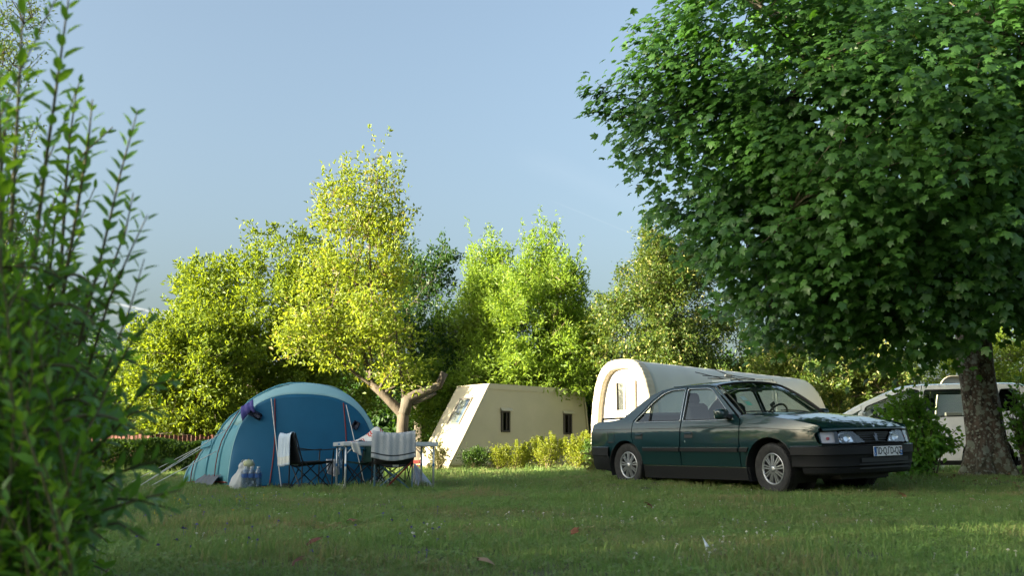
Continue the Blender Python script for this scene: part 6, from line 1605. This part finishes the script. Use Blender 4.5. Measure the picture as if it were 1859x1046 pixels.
    def bon(u, t):      # u 0..1 back to front, t -1..1 across
        x = 2.26 + (3.475 - 2.26) * u; z0 = soft_table(ze, x, .06); w = W(x, z0) + .001
        bow = (.055 * (1 - t * t) - .085 * t ** 4) * u ** 3 ; xx = x + bow - .06 * (1 - u) * (1 - t * t) * -1
        rib = .009 * (1 / (1 + math.exp(-(abs(t) - .62) * 40))) * 0
        return Vector((xx, w * t, z0 + .030 * (1 - abs(t) ** 2.6) * (1 - .55 * u) + .004 * math.exp(-((abs(t) - .68) / .05) ** 2)))
    def sheet(fn, nm, mt, n1, n2, par=root, t0=-1.0, t1=1.0):
        m = MB(); m.grid(lambda a, b: fn(a, t0 + (t1 - t0) * b), n1, n2); o = m.build(nm, mt, par, smooth=True, local=True); return o
    def up(o):
        o.data.flip_normals() if sum(p.normal.z * p.area for p in o.data.polygons) < 0 else None; return o
    up(sheet(bon, 'bonnet', paint, 26, 33, t0=-.985, t1=.985))
    # front edge of the bonnet turns down over the grille
    def lipf(a, t): p = bon(1, t); return p + Vector((.012 * math.sin(a * 2), 0, -.028 * a))
    sheet(lipf, 'bonnet_edge', paint, 5, 33, t0=-.985, t1=.985)
    zr = [(.60, 1.327), (.80, 1.352), (1.0, 1.362), (1.30, 1.368), (1.55, 1.356), (1.66, 1.330)]
    def roof(u, t):
        x = .60 + u * 1.02; z0 = lerp_table(zr, x) if x > .8 else lerp_table([(.60, 1.327), (.80, 1.352)], x); w = W(x, z0) - .001
        return Vector((x - .05 * (1 - t * t) * (1 - u) + .045 * (1 - t * t) * u, w * t, z0 + .040 * (1 - abs(t) ** 2.4) + (.012 * (1 - t * t))))
    up(sheet(roof, 'roof', paint, 24, 25))
    zb = [(-.82, .870), (-.70, .905), (-.30, .925), (-.10, .950)]
    def boot(u, t):
        x = -.82 + .72 * u; z0 = lerp_table(zb, x); w = W(x, z0) - .001; return Vector((x - .03 * (1 - t * t) * (1 - u) + .05 * u * (1 - t * t), w * t, z0 + .022 * (1 - abs(t) ** 3)))
    up(sheet(boot, 'boot_lid', paint, 16, 21))
    def tail(u, t):
        p = boot(0, t); w = W(-.84, .6); return Vector((p.x - .03 * math.sin(math.pi * u * .6), p.y + (w * t - p.y) * u, p.z + (.55 - p.z) * u))
    sheet(tail, 'tail_panel', paint, 8, 21)
    for s in (-1, 1): m = MB(); m.box((-.852, s * .60, .70), (.03, .36, .14), bevel=.015); m.build('tail_lamp', M_redl, root, local=True)
    m = MB(); m.tube([(-.76, -.62, .90), (-.79, -.60, .955), (-.83, -.3, .968), (-.84, 0, .97), (-.83, .3, .968), (-.79, .60, .955), (-.76, .62, .90)], [.016, .018, .016, .016, .016, .018, .016], 8); m.build('boot_spoiler', M_plastic, root, local=True, smooth=True)
    # glass front and rear
    def ws(u, t):
        a = bon(0, t * .90); a = Vector((2.205 + .10 * (1 - t * t), t * .735, .952 + .012 * (1 - t * t))); b = roof(1, t * .95); b = Vector((b.x + .012, b.y, b.z - .006)); p = a.lerp(b, u); return p + Vector((.012, 0, .016)) * math.sin(math.pi * u) * 1.2
    sheet(ws, 'windscreen', M_glass, 14, 21)
    w = COL.objects['windscreen']
    for nm, pts, r in (('windscreen_seal', [ws(0, -1 + .1 * k) for k in range(21)] + [ws(.1 * k, 1) for k in range(11)] + [ws(1, 1 - .1 * k) for k in range(21)] + [ws(1 - .1 * k, -1) for k in range(11)], .012), ):
        m = MB(); m.tube([p + Vector((.004, 0, .004)) for p in pts], r, 6); m.build(nm, M_rubber, root, smooth=True, local=True)
    for s in (-1, 1): m = MB(); m.tube([ws(.08 * k, s * 1.015) + Vector((.012, s * .010, .010)) for k in range(13)], .0045, 5); m.build('windscreen_trim', M_chrome, root, local=True)
    def rs(u, t):
        a = boot(1, t * .88) + Vector((.0, 0, .004)); b = roof(0, t * .93) + Vector((-.006, 0, -.004)); p = a.lerp(b, u); return p + Vector((-.010, 0, .014)) * math.sin(math.pi * u)
    sheet(rs, 'rear_window', M_glass, 10, 17)
    # scuttle panel, wipers
    m = MB(); m.grid(lambda a, b: Vector((2.17 + .16 * b + .06 * (1 - (2 * a - 1) ** 2), (2 * a - 1) * .76, .942 + .010 * b)), 17, 4); m.build('scuttle', M_rubber, root, local=True)
    for y0, y1, t1 in ((.42, -.12, .10), (-.16, -.66, .10)):
        m = MB(); p = Vector((2.30, y0, .965)); q = ws(.055, y1 / .735) + Vector((.02, 0, .015)); m.tube([p, p.lerp(q, .5) + Vector((0, 0, .012)), q], .007, 6); wp_ = m.build('wiper', M_plastic, root, local=True)
        m = MB(); m.tube([ws(.045, (y1 + .27) / .735) + Vector((.016, 0, .010)), ws(.06, (y1 - .05) / .735) + Vector((.016, 0, .010))], .007, 5); m.build('wiper_blade', M_rubber, wp_, local=True)
    # bumpers: a profile swept round the nose and the tail
    def sweep(path, profile, nm, mt, flip=1):
        n = len(path); vs = []
        for i, p in enumerate(path):
            a, b = Vector(path[max(0, i - 1)]), Vector(path[min(n - 1, i + 1)]); d = (b - a).normalized(); nn = Vector((d.y, -d.x)) * flip
            for o_, z in profile: vs.append((p[0] + nn.x * o_, p[1] + nn.y * o_, z))
        k = len(profile); fs = [(i * k + j, (i + 1) * k + j, (i + 1) * k + j + 1, i * k + j + 1) for i in range(n - 1) for j in range(k - 1)]
        m = MB(); m.add(vs, fs); o = m.build(nm, mt, root, smooth=True, local=True); md = o.modifiers.new('edge', 'EDGE_SPLIT'); md.split_angle = R(32); return o
    nose = [(3.02, -.862), (3.16, -.860), (3.30, -.842), (3.40, -.800), (3.475, -.725), (3.525, -.60), (3.565, -.40), (3.59, -.2), (3.60, 0)]; nose = nose + [(x, -y) for x, y in reversed(nose[:-1])]
    sweep(nose, [(-.16, .572), (-.05, .574), (.016, .566), (.024, .556), (.024, .470), (.016, .462)], 'front_bumper', M_bump)
    sweep(nose, [(.014, .461), (.010, .455), (.006, .340), (-.01, .325)], 'bumper_lower', M_bump)
    sweep(nose[1:-1], [(-.012, .324), (-.006, .318), (-.022, .262), (-.05, .240), (-.10, .236)], 'air_dam', M_bump)
    sweep(nose, [(.018, .5705), (.027, .566)], 'bumper_sky_highlight', M_chrome)  # bright strip on both bumpers stands for the sky's reflection along the top
    for za, zb_, ya, yb in ((.375, .425, -.36, .50), (.30, .318, -.40, .55), (.345, .362, -.40, .52)):
        m = MB(); m.grid(lambda a, b: Vector((3.598 - .10 * (ya + (yb - ya) * a) ** 2 + .012, ya + (yb - ya) * a, za + (zb_ - za) * b)), 12, 2); m.build('bumper_slot', M_rubber, root, local=True)
    rear = [(-.34, -.858), (-.50, -.856), (-.68, -.838), (-.79, -.79), (-.85, -.68), (-.885, -.4), (-.895, 0)]; rear = rear + [(x, -y) for x, y in reversed(rear[:-1])]
    sweep(rear, [(-.12, .556), (-.03, .558), (.022, .550), (.028, .542), (.028, .430), (.012, .42), (.004, .30), (-.03, .225), (-.2, .215)], 'rear_bumper', M_bump, -1)
    sweep(rear, [(.022, .5555), (.031, .551)], 'bumper_sky_highlight', M_chrome, -1)
    # face: lamps, indicator corners, grille
    def face(y, z):       # front surface between bumper and bonnet
        t = abs(y); x = 3.545 - .12 * t * t - .55 * max(0, t - .60) ** 1.5 - (z - .575) * .28; return x
    back = MB(); back.grid(lambda a, b: Vector((face((2 * a - 1) * .80, .565 + .18 * b) - .11, (2 * a - 1) * .80, .565 + .18 * b)), 25, 5); back.build('nose_panel', M_rubber, root, local=True)
    for s in (-1, 1):
        fpos = lambda off: ((lambda y, z: Vector((face(y, z) + off, y, z))))
        hl = [(.20, .600), (.585, .592), (.565, .725), (.36, .735)]; ind = [(.605, .592), (.800, .592), (.815, .70), (.79, .722), (.585, .727)]
        for nm, pl, rm in (('headlight', hl, M_refl), ('indicator', ind, M_orange)):
            p2 = rounded([(s * a, b) for a, b in pl], .018); o = panel(p2, fpos(.004), M_lamp, nm, root, lip=.012, step=.05, grid=.08)
            panel(p2, fpos(-.055), rm, 'reflector', o, lip=-.05, step=.05, grid=.08)
        hlo = [c for c in root.children if c.name.startswith('headlight')][-1]
        yy, zz = s * .44, .66; m = MB(); m.lathe([(.0, -.012), (.03, -.010), (.056, .010), (.060, .02)], c=(face(yy, zz) - .045, yy, zz), M=Matrix(((0, 0, 1), (1, 0, 0), (0, 1, 0))), n=20); m.build('bulb_bowl', M_chrome, hlo, local=True, smooth=True)
        idx = [c for c in root.children if c.name.startswith('indicator')][-1]; m = MB(); m.box((face(s * .69, .655) - .04, s * .69, .65), (.02, .05, .035), bevel=.008); m.build('red_bulb', M_redl, idx, local=True)
    for k in range(5):
        z = .600 + .026 * k; m = MB(); yw = .19 + .022 * k
        m.grid(lambda a, b: Vector((face((2 * a - 1) * yw, z) - .012 - .03 * b, (2 * a - 1) * yw, z + .009 * (1 - b))), 12, 2); m.build('grille_slat', M_plastic, root, local=True, solid=.006)
    m = MB(); m.box((face(0, .65) - .04, 0, .655), (.01, .60, .13)); m.build('grille_mesh', M_rubber, root, local=True)
    # lion-like emblem, a small upright dark silhouette
    em = [(-.020, -.045), (-.006, -.045), (-.002, -.022), (.010, -.045), (.024, -.045), (.016, -.020), (.022, .000), (.036, .004), (.034, .014), (.018, .012), (.026, .026), (.040, .030), (.034, .040), (.016, .034), (.012, .046), (-.004, .050), (-.012, .038), (-.006, .026), (-.020, .006), (-.034, .020), (-.040, .012), (-.024, -.010)]
    m = MB(); m.prism([(face(0, .655) + .006 - .28 * z, y, .658 + z) for y, z in em], (.008, 0, 0)); m.build('emblem', pmat('dark chrome', (.10, .10, .11), .3, .9), root, local=True)
    # number plate
    pw, ph = .52, .112; px_ = 3.6315; pc = Vector((px_, .075, .495)); tilt = 0.0
    plate = MB(); plate.box(tuple(pc), (.008, pw, ph), bevel=.003); pl = plate.build('number_plate', pmat('plate white', (.66, .67, .68), .35), root, local=True)
    m = MB(); m.box((pc.x + .0046, pc.y - pw / 2 + .026, pc.z), (.001, .046, ph - .008)); m.build('blue_band', pmat('plate blue', (.015, .13, .42), .4), pl, local=True)
    m = MB(); m.box((pc.x + .0046, pc.y + pw / 2 - .025, pc.z - .022), (.001, .042, ph * .5)); m.build('blue_band', D.materials['plate blue'], pl, local=True)
    m = MB(); m.box((pc.x + .0046, pc.y + pw / 2 - .025, pc.z + .032), (.001, .026, .024), bevel=.0003); m.build('region_badge', pmat('badge orange', (.55, .20, .10), .5), pl, local=True)
    def text(s, size, y, z, mt, nm):
        c = D.curves.new(nm, 'FONT'); c.body = s; c.size = size; c.align_x = 'CENTER'; c.align_y = 'CENTER'; c.extrude = .0006; c.space_character = 1.0; c.materials.append(mt); c.offset = .0016 if size > .05 else .0003
        fo = D.objects.new(nm, c); me = D.meshes.new_from_object(fo); o = D.objects.new(nm, me); COL.objects.link(o); o.parent = pl; o.matrix_basis = Matrix(((0, 0, 1, pc.x + .0048), (1, 0, 0, y), (0, 1, 0, z), (0, 0, 0, 1))) @ Matrix.Diagonal((.82, 1.12, 1, 1)); return o
    ink = pmat('plate ink', (.012, .012, .014), .5); wht = pmat('plate letter white', (.7, .7, .7), .5)
    text('\u041fD\u00b7Q.\u0413D-QZ', .098, pc.y + .004, pc.z, ink, 'lettering'); text('F', .03, pc.y - pw / 2 + .026, pc.z - .03, wht, 'lettering'); text('06', .034, pc.y + pw / 2 - .025, pc.z - .022, wht, 'lettering')
    # cabin
    m = MB(); m.grid(lambda a, b: Vector((-.75 + 3.95 * a, (2 * b - 1) * .74 * (1 if .3 < a * 3.95 < .6 else .60), .215)), 4, 4); m.build('floor_pan', M_rubber, root, local=True, solid=.05)
    m = MB(); m.box((1.2, 0, .50), (2.1, 1.40, .04)); m.build('cabin_floor', M_seat, root, local=True)
    m = MB(); m.box((2.80, 0, .42), (1.1, .86, .48)); m.build('engine_bay', M_rubber, root, local=True)
    for s in (-1, 1): m = MB(); m.box((1.15, s * .76, .70), (1.95, .03, .42)); m.build('door_lining', M_seat, root, local=True)
    m = MB(); m.box((-.38, 0, .62), (.70, 1.30, .5)); m.build('boot_floor', M_rubber, root, local=True)
    m = MB(); m.box((2.02, 0, .83), (.42, 1.42, .20), bevel=.06); m.box((1.93, .37, .93), (.24, .36, .08), bevel=.03); m.build('dashboard', M_plastic, root, local=True, smooth=False)
    for y in (-.36, .36):
        m = MB(); m.box((1.25, y, .62), (.52, .48, .16), bevel=.06); m.box((.98, y, .86), (.14, .46, .56), Matrix.Rotation(-.22, 3, 'Y'), bevel=.06); st = m.build('seat', M_seat, root, local=True)
        m = MB(); m.box((.885, y, 1.20), (.09, .25, .15), Matrix.Rotation(-.22, 3, 'Y'), bevel=.035); m.build('headrest', M_seat, st, local=True)
    m = MB(); m.box((.33, 0, .62), (.5, 1.28, .18), bevel=.06); m.box((.06, 0, .84), (.14, 1.26, .40), Matrix.Rotation(-.35, 3, 'Y'), bevel=.06); m.build('rear_bench', M_seat, root, local=True)
    sw = Matrix.Rotation(R(-62), 3, 'Y'); m = MB(); m.tube([Vector((1.72, .37, .93)) + sw @ Vector((.185 * math.cos(a), .185 * math.sin(a), 0)) for a in [2 * math.pi * k / 24 for k in range(25)]], .014, 6, caps=False); m.tube([Vector((1.72, .37, .93)) + sw @ Vector((0, -.18, 0)), Vector((1.72, .37, .93)) + sw @ Vector((0, .18, 0))], .018, 6); m.tube([(1.72, .37, .93), (1.92, .37, .86)], .03, 8); m.build('steering_wheel', M_plastic, root, local=True, smooth=True)
    m = MB(); m.box((1.73, 0, 1.285), (.03, .22, .06), bevel=.015); m.tube([(1.73, 0, 1.30), (1.70, 0, 1.36)], .01, 6); m.build('rear_view_mirror', M_plastic, root, local=True)
    m = MB(); m.tube([(2.08, -.06, .96), (2.05, -.06, 1.03), (2.03, -.04, 1.06)], .012, 6); m.box((2.02, -.03, 1.085), (.02, .09, .05), Matrix.Rotation(.5, 3, 'X'), bevel=.008); m.build('phone_holder', M_plastic, root, local=True)
    for k, mt in ((0, pmat('pale sticker', (.42, .55, .58), .6)), (1, pmat('green sticker', (.18, .50, .40), .6))):
        m = MB(); u0, t0 = .42 - .16 * k, -.80 - .0 * k; m.add([ws(u0, t0) - Vector((.006, 0, .006)), ws(u0, t0 + .11) - Vector((.006, 0, .006)), ws(u0 + .12, t0 + .10) - Vector((.006, 0, .006)), ws(u0 + .12, t0) - Vector((.006, 0, .006))], [(0, 1, 2, 3)]); m.build('windscreen_sticker', mt, w, local=True)
    # a hint of a roof aerial
    m = MB(); m.tube([(1.50, 0, 1.405), (1.42, 0, 1.43)], .012, 8); m.tube([(1.47, 0, 1.415), (.98, .0, 1.60)], .0035, 5); m.build('aerial', M_plastic, root, local=True)
    m = MB(); m.tube([(-.6, .35, .25), (-.93, .35, .24)], .025, 10); m.build('exhaust_pipe', M_alu, root, local=True)
    wm = (M_tyre, M_rimd, M_spoke)
    wheel('wheel', root, rw, -.722, -1, .300, .19, wm); wheel('wheel', root, rw, .722, 1, .300, .19, wm); wheel('wheel', root, fw, -.722, -1, .300, .19, wm, -.10); wheel('wheel', root, fw, .722, 1, .300, .19, wm, -.10)
saloon()
# ------------------------------------------------------------------ white people carrier behind the maple trunk
def people_carrier():
    hd = Vector((-.872, .49, 0)).normalized(); ang = math.atan2(hd.y, hd.x); ax_, ay_ = 8.17, 17.3
    left = Vector((-hd.y, hd.x, 0)); c = Vector((ax_, ay_, 0)) - left * .85
    root = thing('people_carrier', 'white people carrier parked behind the maple trunk with its tail lamp showing', 'car', mtx=Matrix.Translation((c.x, c.y, gz(c.x, c.y) - .02)) @ Matrix.Rotation(ang, 4, 'Z'))
    paint = pmat('white car paint', (.70, .72, .74), .22, coat=.8)
    prof = [(.15, .82), (.30, .865), (.60, .885), (.85, .878), (.98, .845), (1.30, .745), (1.50, .665), (1.60, .60)]
    def W(x, z):
        w = soft_table(prof, z, .04); k = 1.0
        if x > 2.3: k -= .12 * ((x - 2.3) / 1.1) ** 2
        if x < 0: k -= .05 * (x / .75) ** 2
        return w * k
    def body(poly, name, holes=(), off=0.0, mat=None, par=None, **k):
        out = []
        for s in (-1, 1):
            if s > 0: g = lambda u, v: Vector((-u, W(-u, v) + off, v)); pl = [(-a, b) for a, b in poly]; hs = [[(-a, b) for a, b in h] for h in holes]
            else: g = lambda u, v: Vector((u, -(W(u, v) + off), v)); pl, hs = poly, holes
            out.append(panel(pl, g, mat or paint, name, (par[(s + 1) // 2] if par else root), hs, **k))
        return out
    wq = rounded([(-.545, 1.10), (-.50, 1.47), (-.24, 1.475), (-.16, 1.06)], .06)
    wr = rounded([(.10, 1.01), (.06, 1.475), (.98, 1.485), (1.02, 1.0)], .05)
    wf = rounded([(1.11, 1.0), (1.07, 1.485), (1.32, 1.475), (1.99, 1.20), (2.03, .995)], .04)
    wt = rounded([(2.08, .995), (2.05, 1.165), (2.40, .985)], .025)
    rq = [(-.74, .42), (-.76, .75), (-.70, 1.05), (-.63, 1.45), (-.52, 1.545), (-.02, 1.575), (-.03, 1.50), (.01, 1.0), (.10, .86), (.30, .66)] + arc(0, .31, .40, 58, 180, 14) + [(-.70, .25)]
    body(rq, 'rear_quarter_panel', [wq])
    rd = [(.315, .655), (.112, .865), (.022, 1.0), (-.018, 1.50), (-.008, 1.575), (1.02, 1.575), (1.07, .98), (1.07, .24), (.44, .24)] + arc(0, .31, .412, 6, 52, 8)
    rdo = body(rd, 'rear_door', [wr])
    fd = [(1.083, .24), (1.083, .98), (1.034, 1.575), (1.36, 1.550), (1.50, 1.505), (2.06, 1.235), (2.07, .80), (2.02, .24)]
    fdo = body(fd, 'front_door', [wf])
    ff = [(2.035, .24), (2.083, .80), (2.075, 1.225), (2.30, 1.105), (2.58, .99), (2.95, .90), (3.20, .78), (3.32, .55), (3.24, .40), (3.05, .40)] + arc(2.62, .31, .40, 14, 176, 16) + [(2.20, .24)]
    body(ff, 'front_wing', [wt])
    body([(-.48, .235), (-.46, .16), (2.24, .16), (2.2, .235)], 'sill_panel', mat=M_bump)
    for doors, win in ((rdo, wr), (fdo, wf)):
        for i, s in enumerate((-1, 1)):
            f = (lambda u, v: Vector((-u, W(-u, v) - .014, v))) if s > 0 else (lambda u, v: Vector((u, -(W(u, v) - .014), v)))
            panel([(-a, b) for a, b in win] if s > 0 else win, f, M_glass, 'window_glass', doors[i], lip=.002, step=.08, grid=.12)
            m = MB(); pts = [Vector((a, s * (W(a, b) + .001), b)) for a, b in resample(win, .05)]; m.tube(pts + [pts[0]], .012, 5, caps=False); m.build('window_seal', M_rubber, doors[i], local=True)
    for win, mt in ((wq, M_dkglass), (wt, M_glass)): body(win, 'quarter_glass', off=-.012, mat=mt, lip=.002, step=.08, grid=.12)
    for i, s in enumerate((-1, 1)):
        for dr, hx in ((rdo[i], .22), (fdo[i], 1.24)):
            m = MB(); m.box((hx, s * (W(hx, .86) + .022), .865), (.22, .026, .030), bevel=.010); m.build('door_handle', M_plastic, dr, local=True)
        m = MB(); m.box((2.02, s * .97, 1.05), (.12, .20, .14), bevel=.04); m.tube([(2.03, s * .83, 1.0), (2.02, s * .93, 1.03)], .03, 6); m.build('door_mirror', paint, root, local=True)
        m = MB(); m.grid(lambda a, b: Vector((.40 * math.cos(R(-20 + 220 * a)) * .995, s * (.5 + b * .36), .31 + .40 * math.sin(R(-20 + 220 * a)))), 20, 3); m.add([(0, s * .5, .31)] + [(.39 * math.cos(R(12 * k)), s * .5, .31 + .39 * math.sin(R(12 * k))) for k in range(30)], [(0, 1 + k, 1 + (k + 1) % 30) for k in range(30)]); m.build('wheel_arch_liner', M_rubber, root, local=True)
        m = MB(); m.grid(lambda a, b: Vector((2.62 + .40 * math.cos(R(-20 + 220 * a)) * .995, s * (.5 + b * .34), .31 + .40 * math.sin(R(-20 + 220 * a)))), 20, 3); m.build('wheel_arch_liner', M_rubber, root, local=True)
        # tail lamp climbing the rear corner
        m = MB(); m.grid(lambda a, b: Vector((-.775 + .115 * a ** 1.5 + .05 * b + .012, s * (W(-.7, .80 + .45 * b) * (.80 + .215 * a)), .78 + .42 * b)), 8, 8); m.build('tail_lamp', M_redl, root, local=True, smooth=True, solid=.03)
    def roof(a, b):
        x = -.56 + 2.05 * a; z = lerp_table([(-.56, 1.50), (-.45, 1.555), (-.02, 1.575), (1.04, 1.577), (1.36, 1.552), (1.5, 1.50)], x); t = 2 * b - 1; return Vector((x + .10 * a * (1 - t * t), t * W(x, z), z + .045 * (1 - abs(t) ** 2.5)))
    m = MB(); m.grid(roof, 20, 17); o = m.build('roof', paint, root, smooth=True, local=True)
    def ws(a, b):
        t = 2 * b - 1; p = roof(1, b * .96 + .02); q = Vector((2.50 + .16 * (1 - t * t), t * .76, 1.02)); return p.lerp(q, a) + Vector((.02, 0, .03)) * math.sin(math.pi * a)
    m = MB(); m.grid(ws, 10, 13); m.build('windscreen', M_glass, root, smooth=True, local=True)
    for s in (-1, 1):
        m = MB(); m.grid(lambda a, b: Vector((1.45 + a * 1.1, 0, 0)) * 0 + (roof(1, .5 + .5 * s * .985).lerp(Vector((2.52, s * .77, 1.02)), a) + Vector((.02, 0, .03)) * math.sin(math.pi * a)) * (1 - b) + Vector((1.50 + a * 1.06, s * W(1.5 + a * 1.06, lerp_table([(1.5, 1.505), (2.06, 1.235), (2.30, 1.105), (2.56, 1.0)], 1.5 + a * 1.06)), lerp_table([(1.5, 1.507), (2.06, 1.237), (2.30, 1.107), (2.56, 1.0)], 1.5 + a * 1.06))) * b, 14, 4); m.build('windscreen_pillar', paint, root, smooth=True, local=True)
    m = MB(); m.grid(lambda a, b: Vector((2.50 + .80 * a + .10 * (1 - (2 * b - 1) ** 2), (2 * b - 1) * .80 * (1 - .08 * a), lerp_table([(2.5, 1.015), (2.95, .905), (3.2, .79), (3.32, .62)], 2.5 + .8 * a) + .03 * (1 - (2 * b - 1) ** 2))), 10, 13); m.build('bonnet', paint, root, smooth=True, local=True)
    m = MB(); m.grid(lambda a, b: Vector((3.32 + .12 * (1 - (2 * b - 1) ** 2) - .05 * a, (2 * b - 1) * .78, .22 + .55 * a)), 6, 11); m.build('front_bumper', paint, root, smooth=True, local=True)
    # tail: gate below, window above, bumper
    def tail(z, t): x = lerp_table([(.40, -.76), (.75, -.765), (1.05, -.70), (1.45, -.63), (1.55, -.53)], z); return Vector((x - .06 * (1 - t * t), t * W(-.6, z) * .985, z))
    m = MB(); m.grid(lambda a, b: tail(.45 + .58 * a, 2 * b - 1), 8, 13); m.build('tailgate', paint, root, smooth=True, local=True)
    m = MB(); m.grid(lambda a, b: tail(1.03 + .44 * a, (2 * b - 1)), 6, 13); m.build('rear_window', M_dkglass, root, smooth=True, local=True)
    m = MB(); m.grid(lambda a, b: tail(1.47 + .08 * a, (2 * b - 1)) + Vector((-.05 * (1 - a), 0, .01)), 4, 13); m.build('roof_spoiler', paint, root, smooth=True, local=True)
    m = MB(); m.grid(lambda a, b: Vector((-.77 - .06 * math.sin(math.pi * a) - .07 * (1 - (2 * b - 1) ** 2), (2 * b - 1) * .86, .26 + .28 * a)), 7, 13); m.build('rear_bumper', paint, root, smooth=True, local=True)
    for y in (-.37, .37):
        m = MB(); m.box((1.35, y, .62), (.5, .46, .18), bevel=.06); m.box((1.08, y, .92), (.14, .46, .62), Matrix.Rotation(-.2, 3, 'Y'), bevel=.06); st = m.build('seat', M_rubber, root, local=True); m = MB(); m.box((.98, y, 1.30), (.10, .26, .19), bevel=.04); m.build('headrest', M_rubber, st, local=True)
        m = MB(); m.box((.10, y, .90), (.14, .50, .60), Matrix.Rotation(-.2, 3, 'Y'), bevel=.06); m.build('seat', M_rubber, root, local=True)
    m = MB(); m.box((1.0, 0, .42), (3.2, 1.5, .1)); m.build('cabin_floor', M_rubber, root, local=True)
    m = MB(); m.box((2.25, 0, .88), (.5, 1.4, .18), bevel=.05); m.build('dashboard', M_plastic, root, local=True)
    sw = Matrix.Rotation(R(-58), 3, 'Y'); m = MB(); m.tube([Vector((1.86, .37, 1.02)) + sw @ Vector((.18 * math.cos(a), .18 * math.sin(a), 0)) for a in [2 * math.pi * k / 20 for k in range(21)]], .016, 6, caps=False); m.tube([(1.86, .37, 1.02), (2.1, .37, .9)], .03, 6); m.build('steering_wheel', M_plastic, root, local=True)
    m = MB(); m.grid(lambda a, b: Vector((-.7 + 3.9 * a, (2 * b - 1) * .76, .19)), 4, 4); m.build('floor_pan', M_rubber, root, local=True, solid=.04)
    wm = (M_tyre, M_rimd, M_spoke)
    for x in (0, 2.62):
        for s in (-1, 1): wheel('wheel', root, x, s * .755, s, .31, .2, wm, 0, .20, 7)
people_carrier()
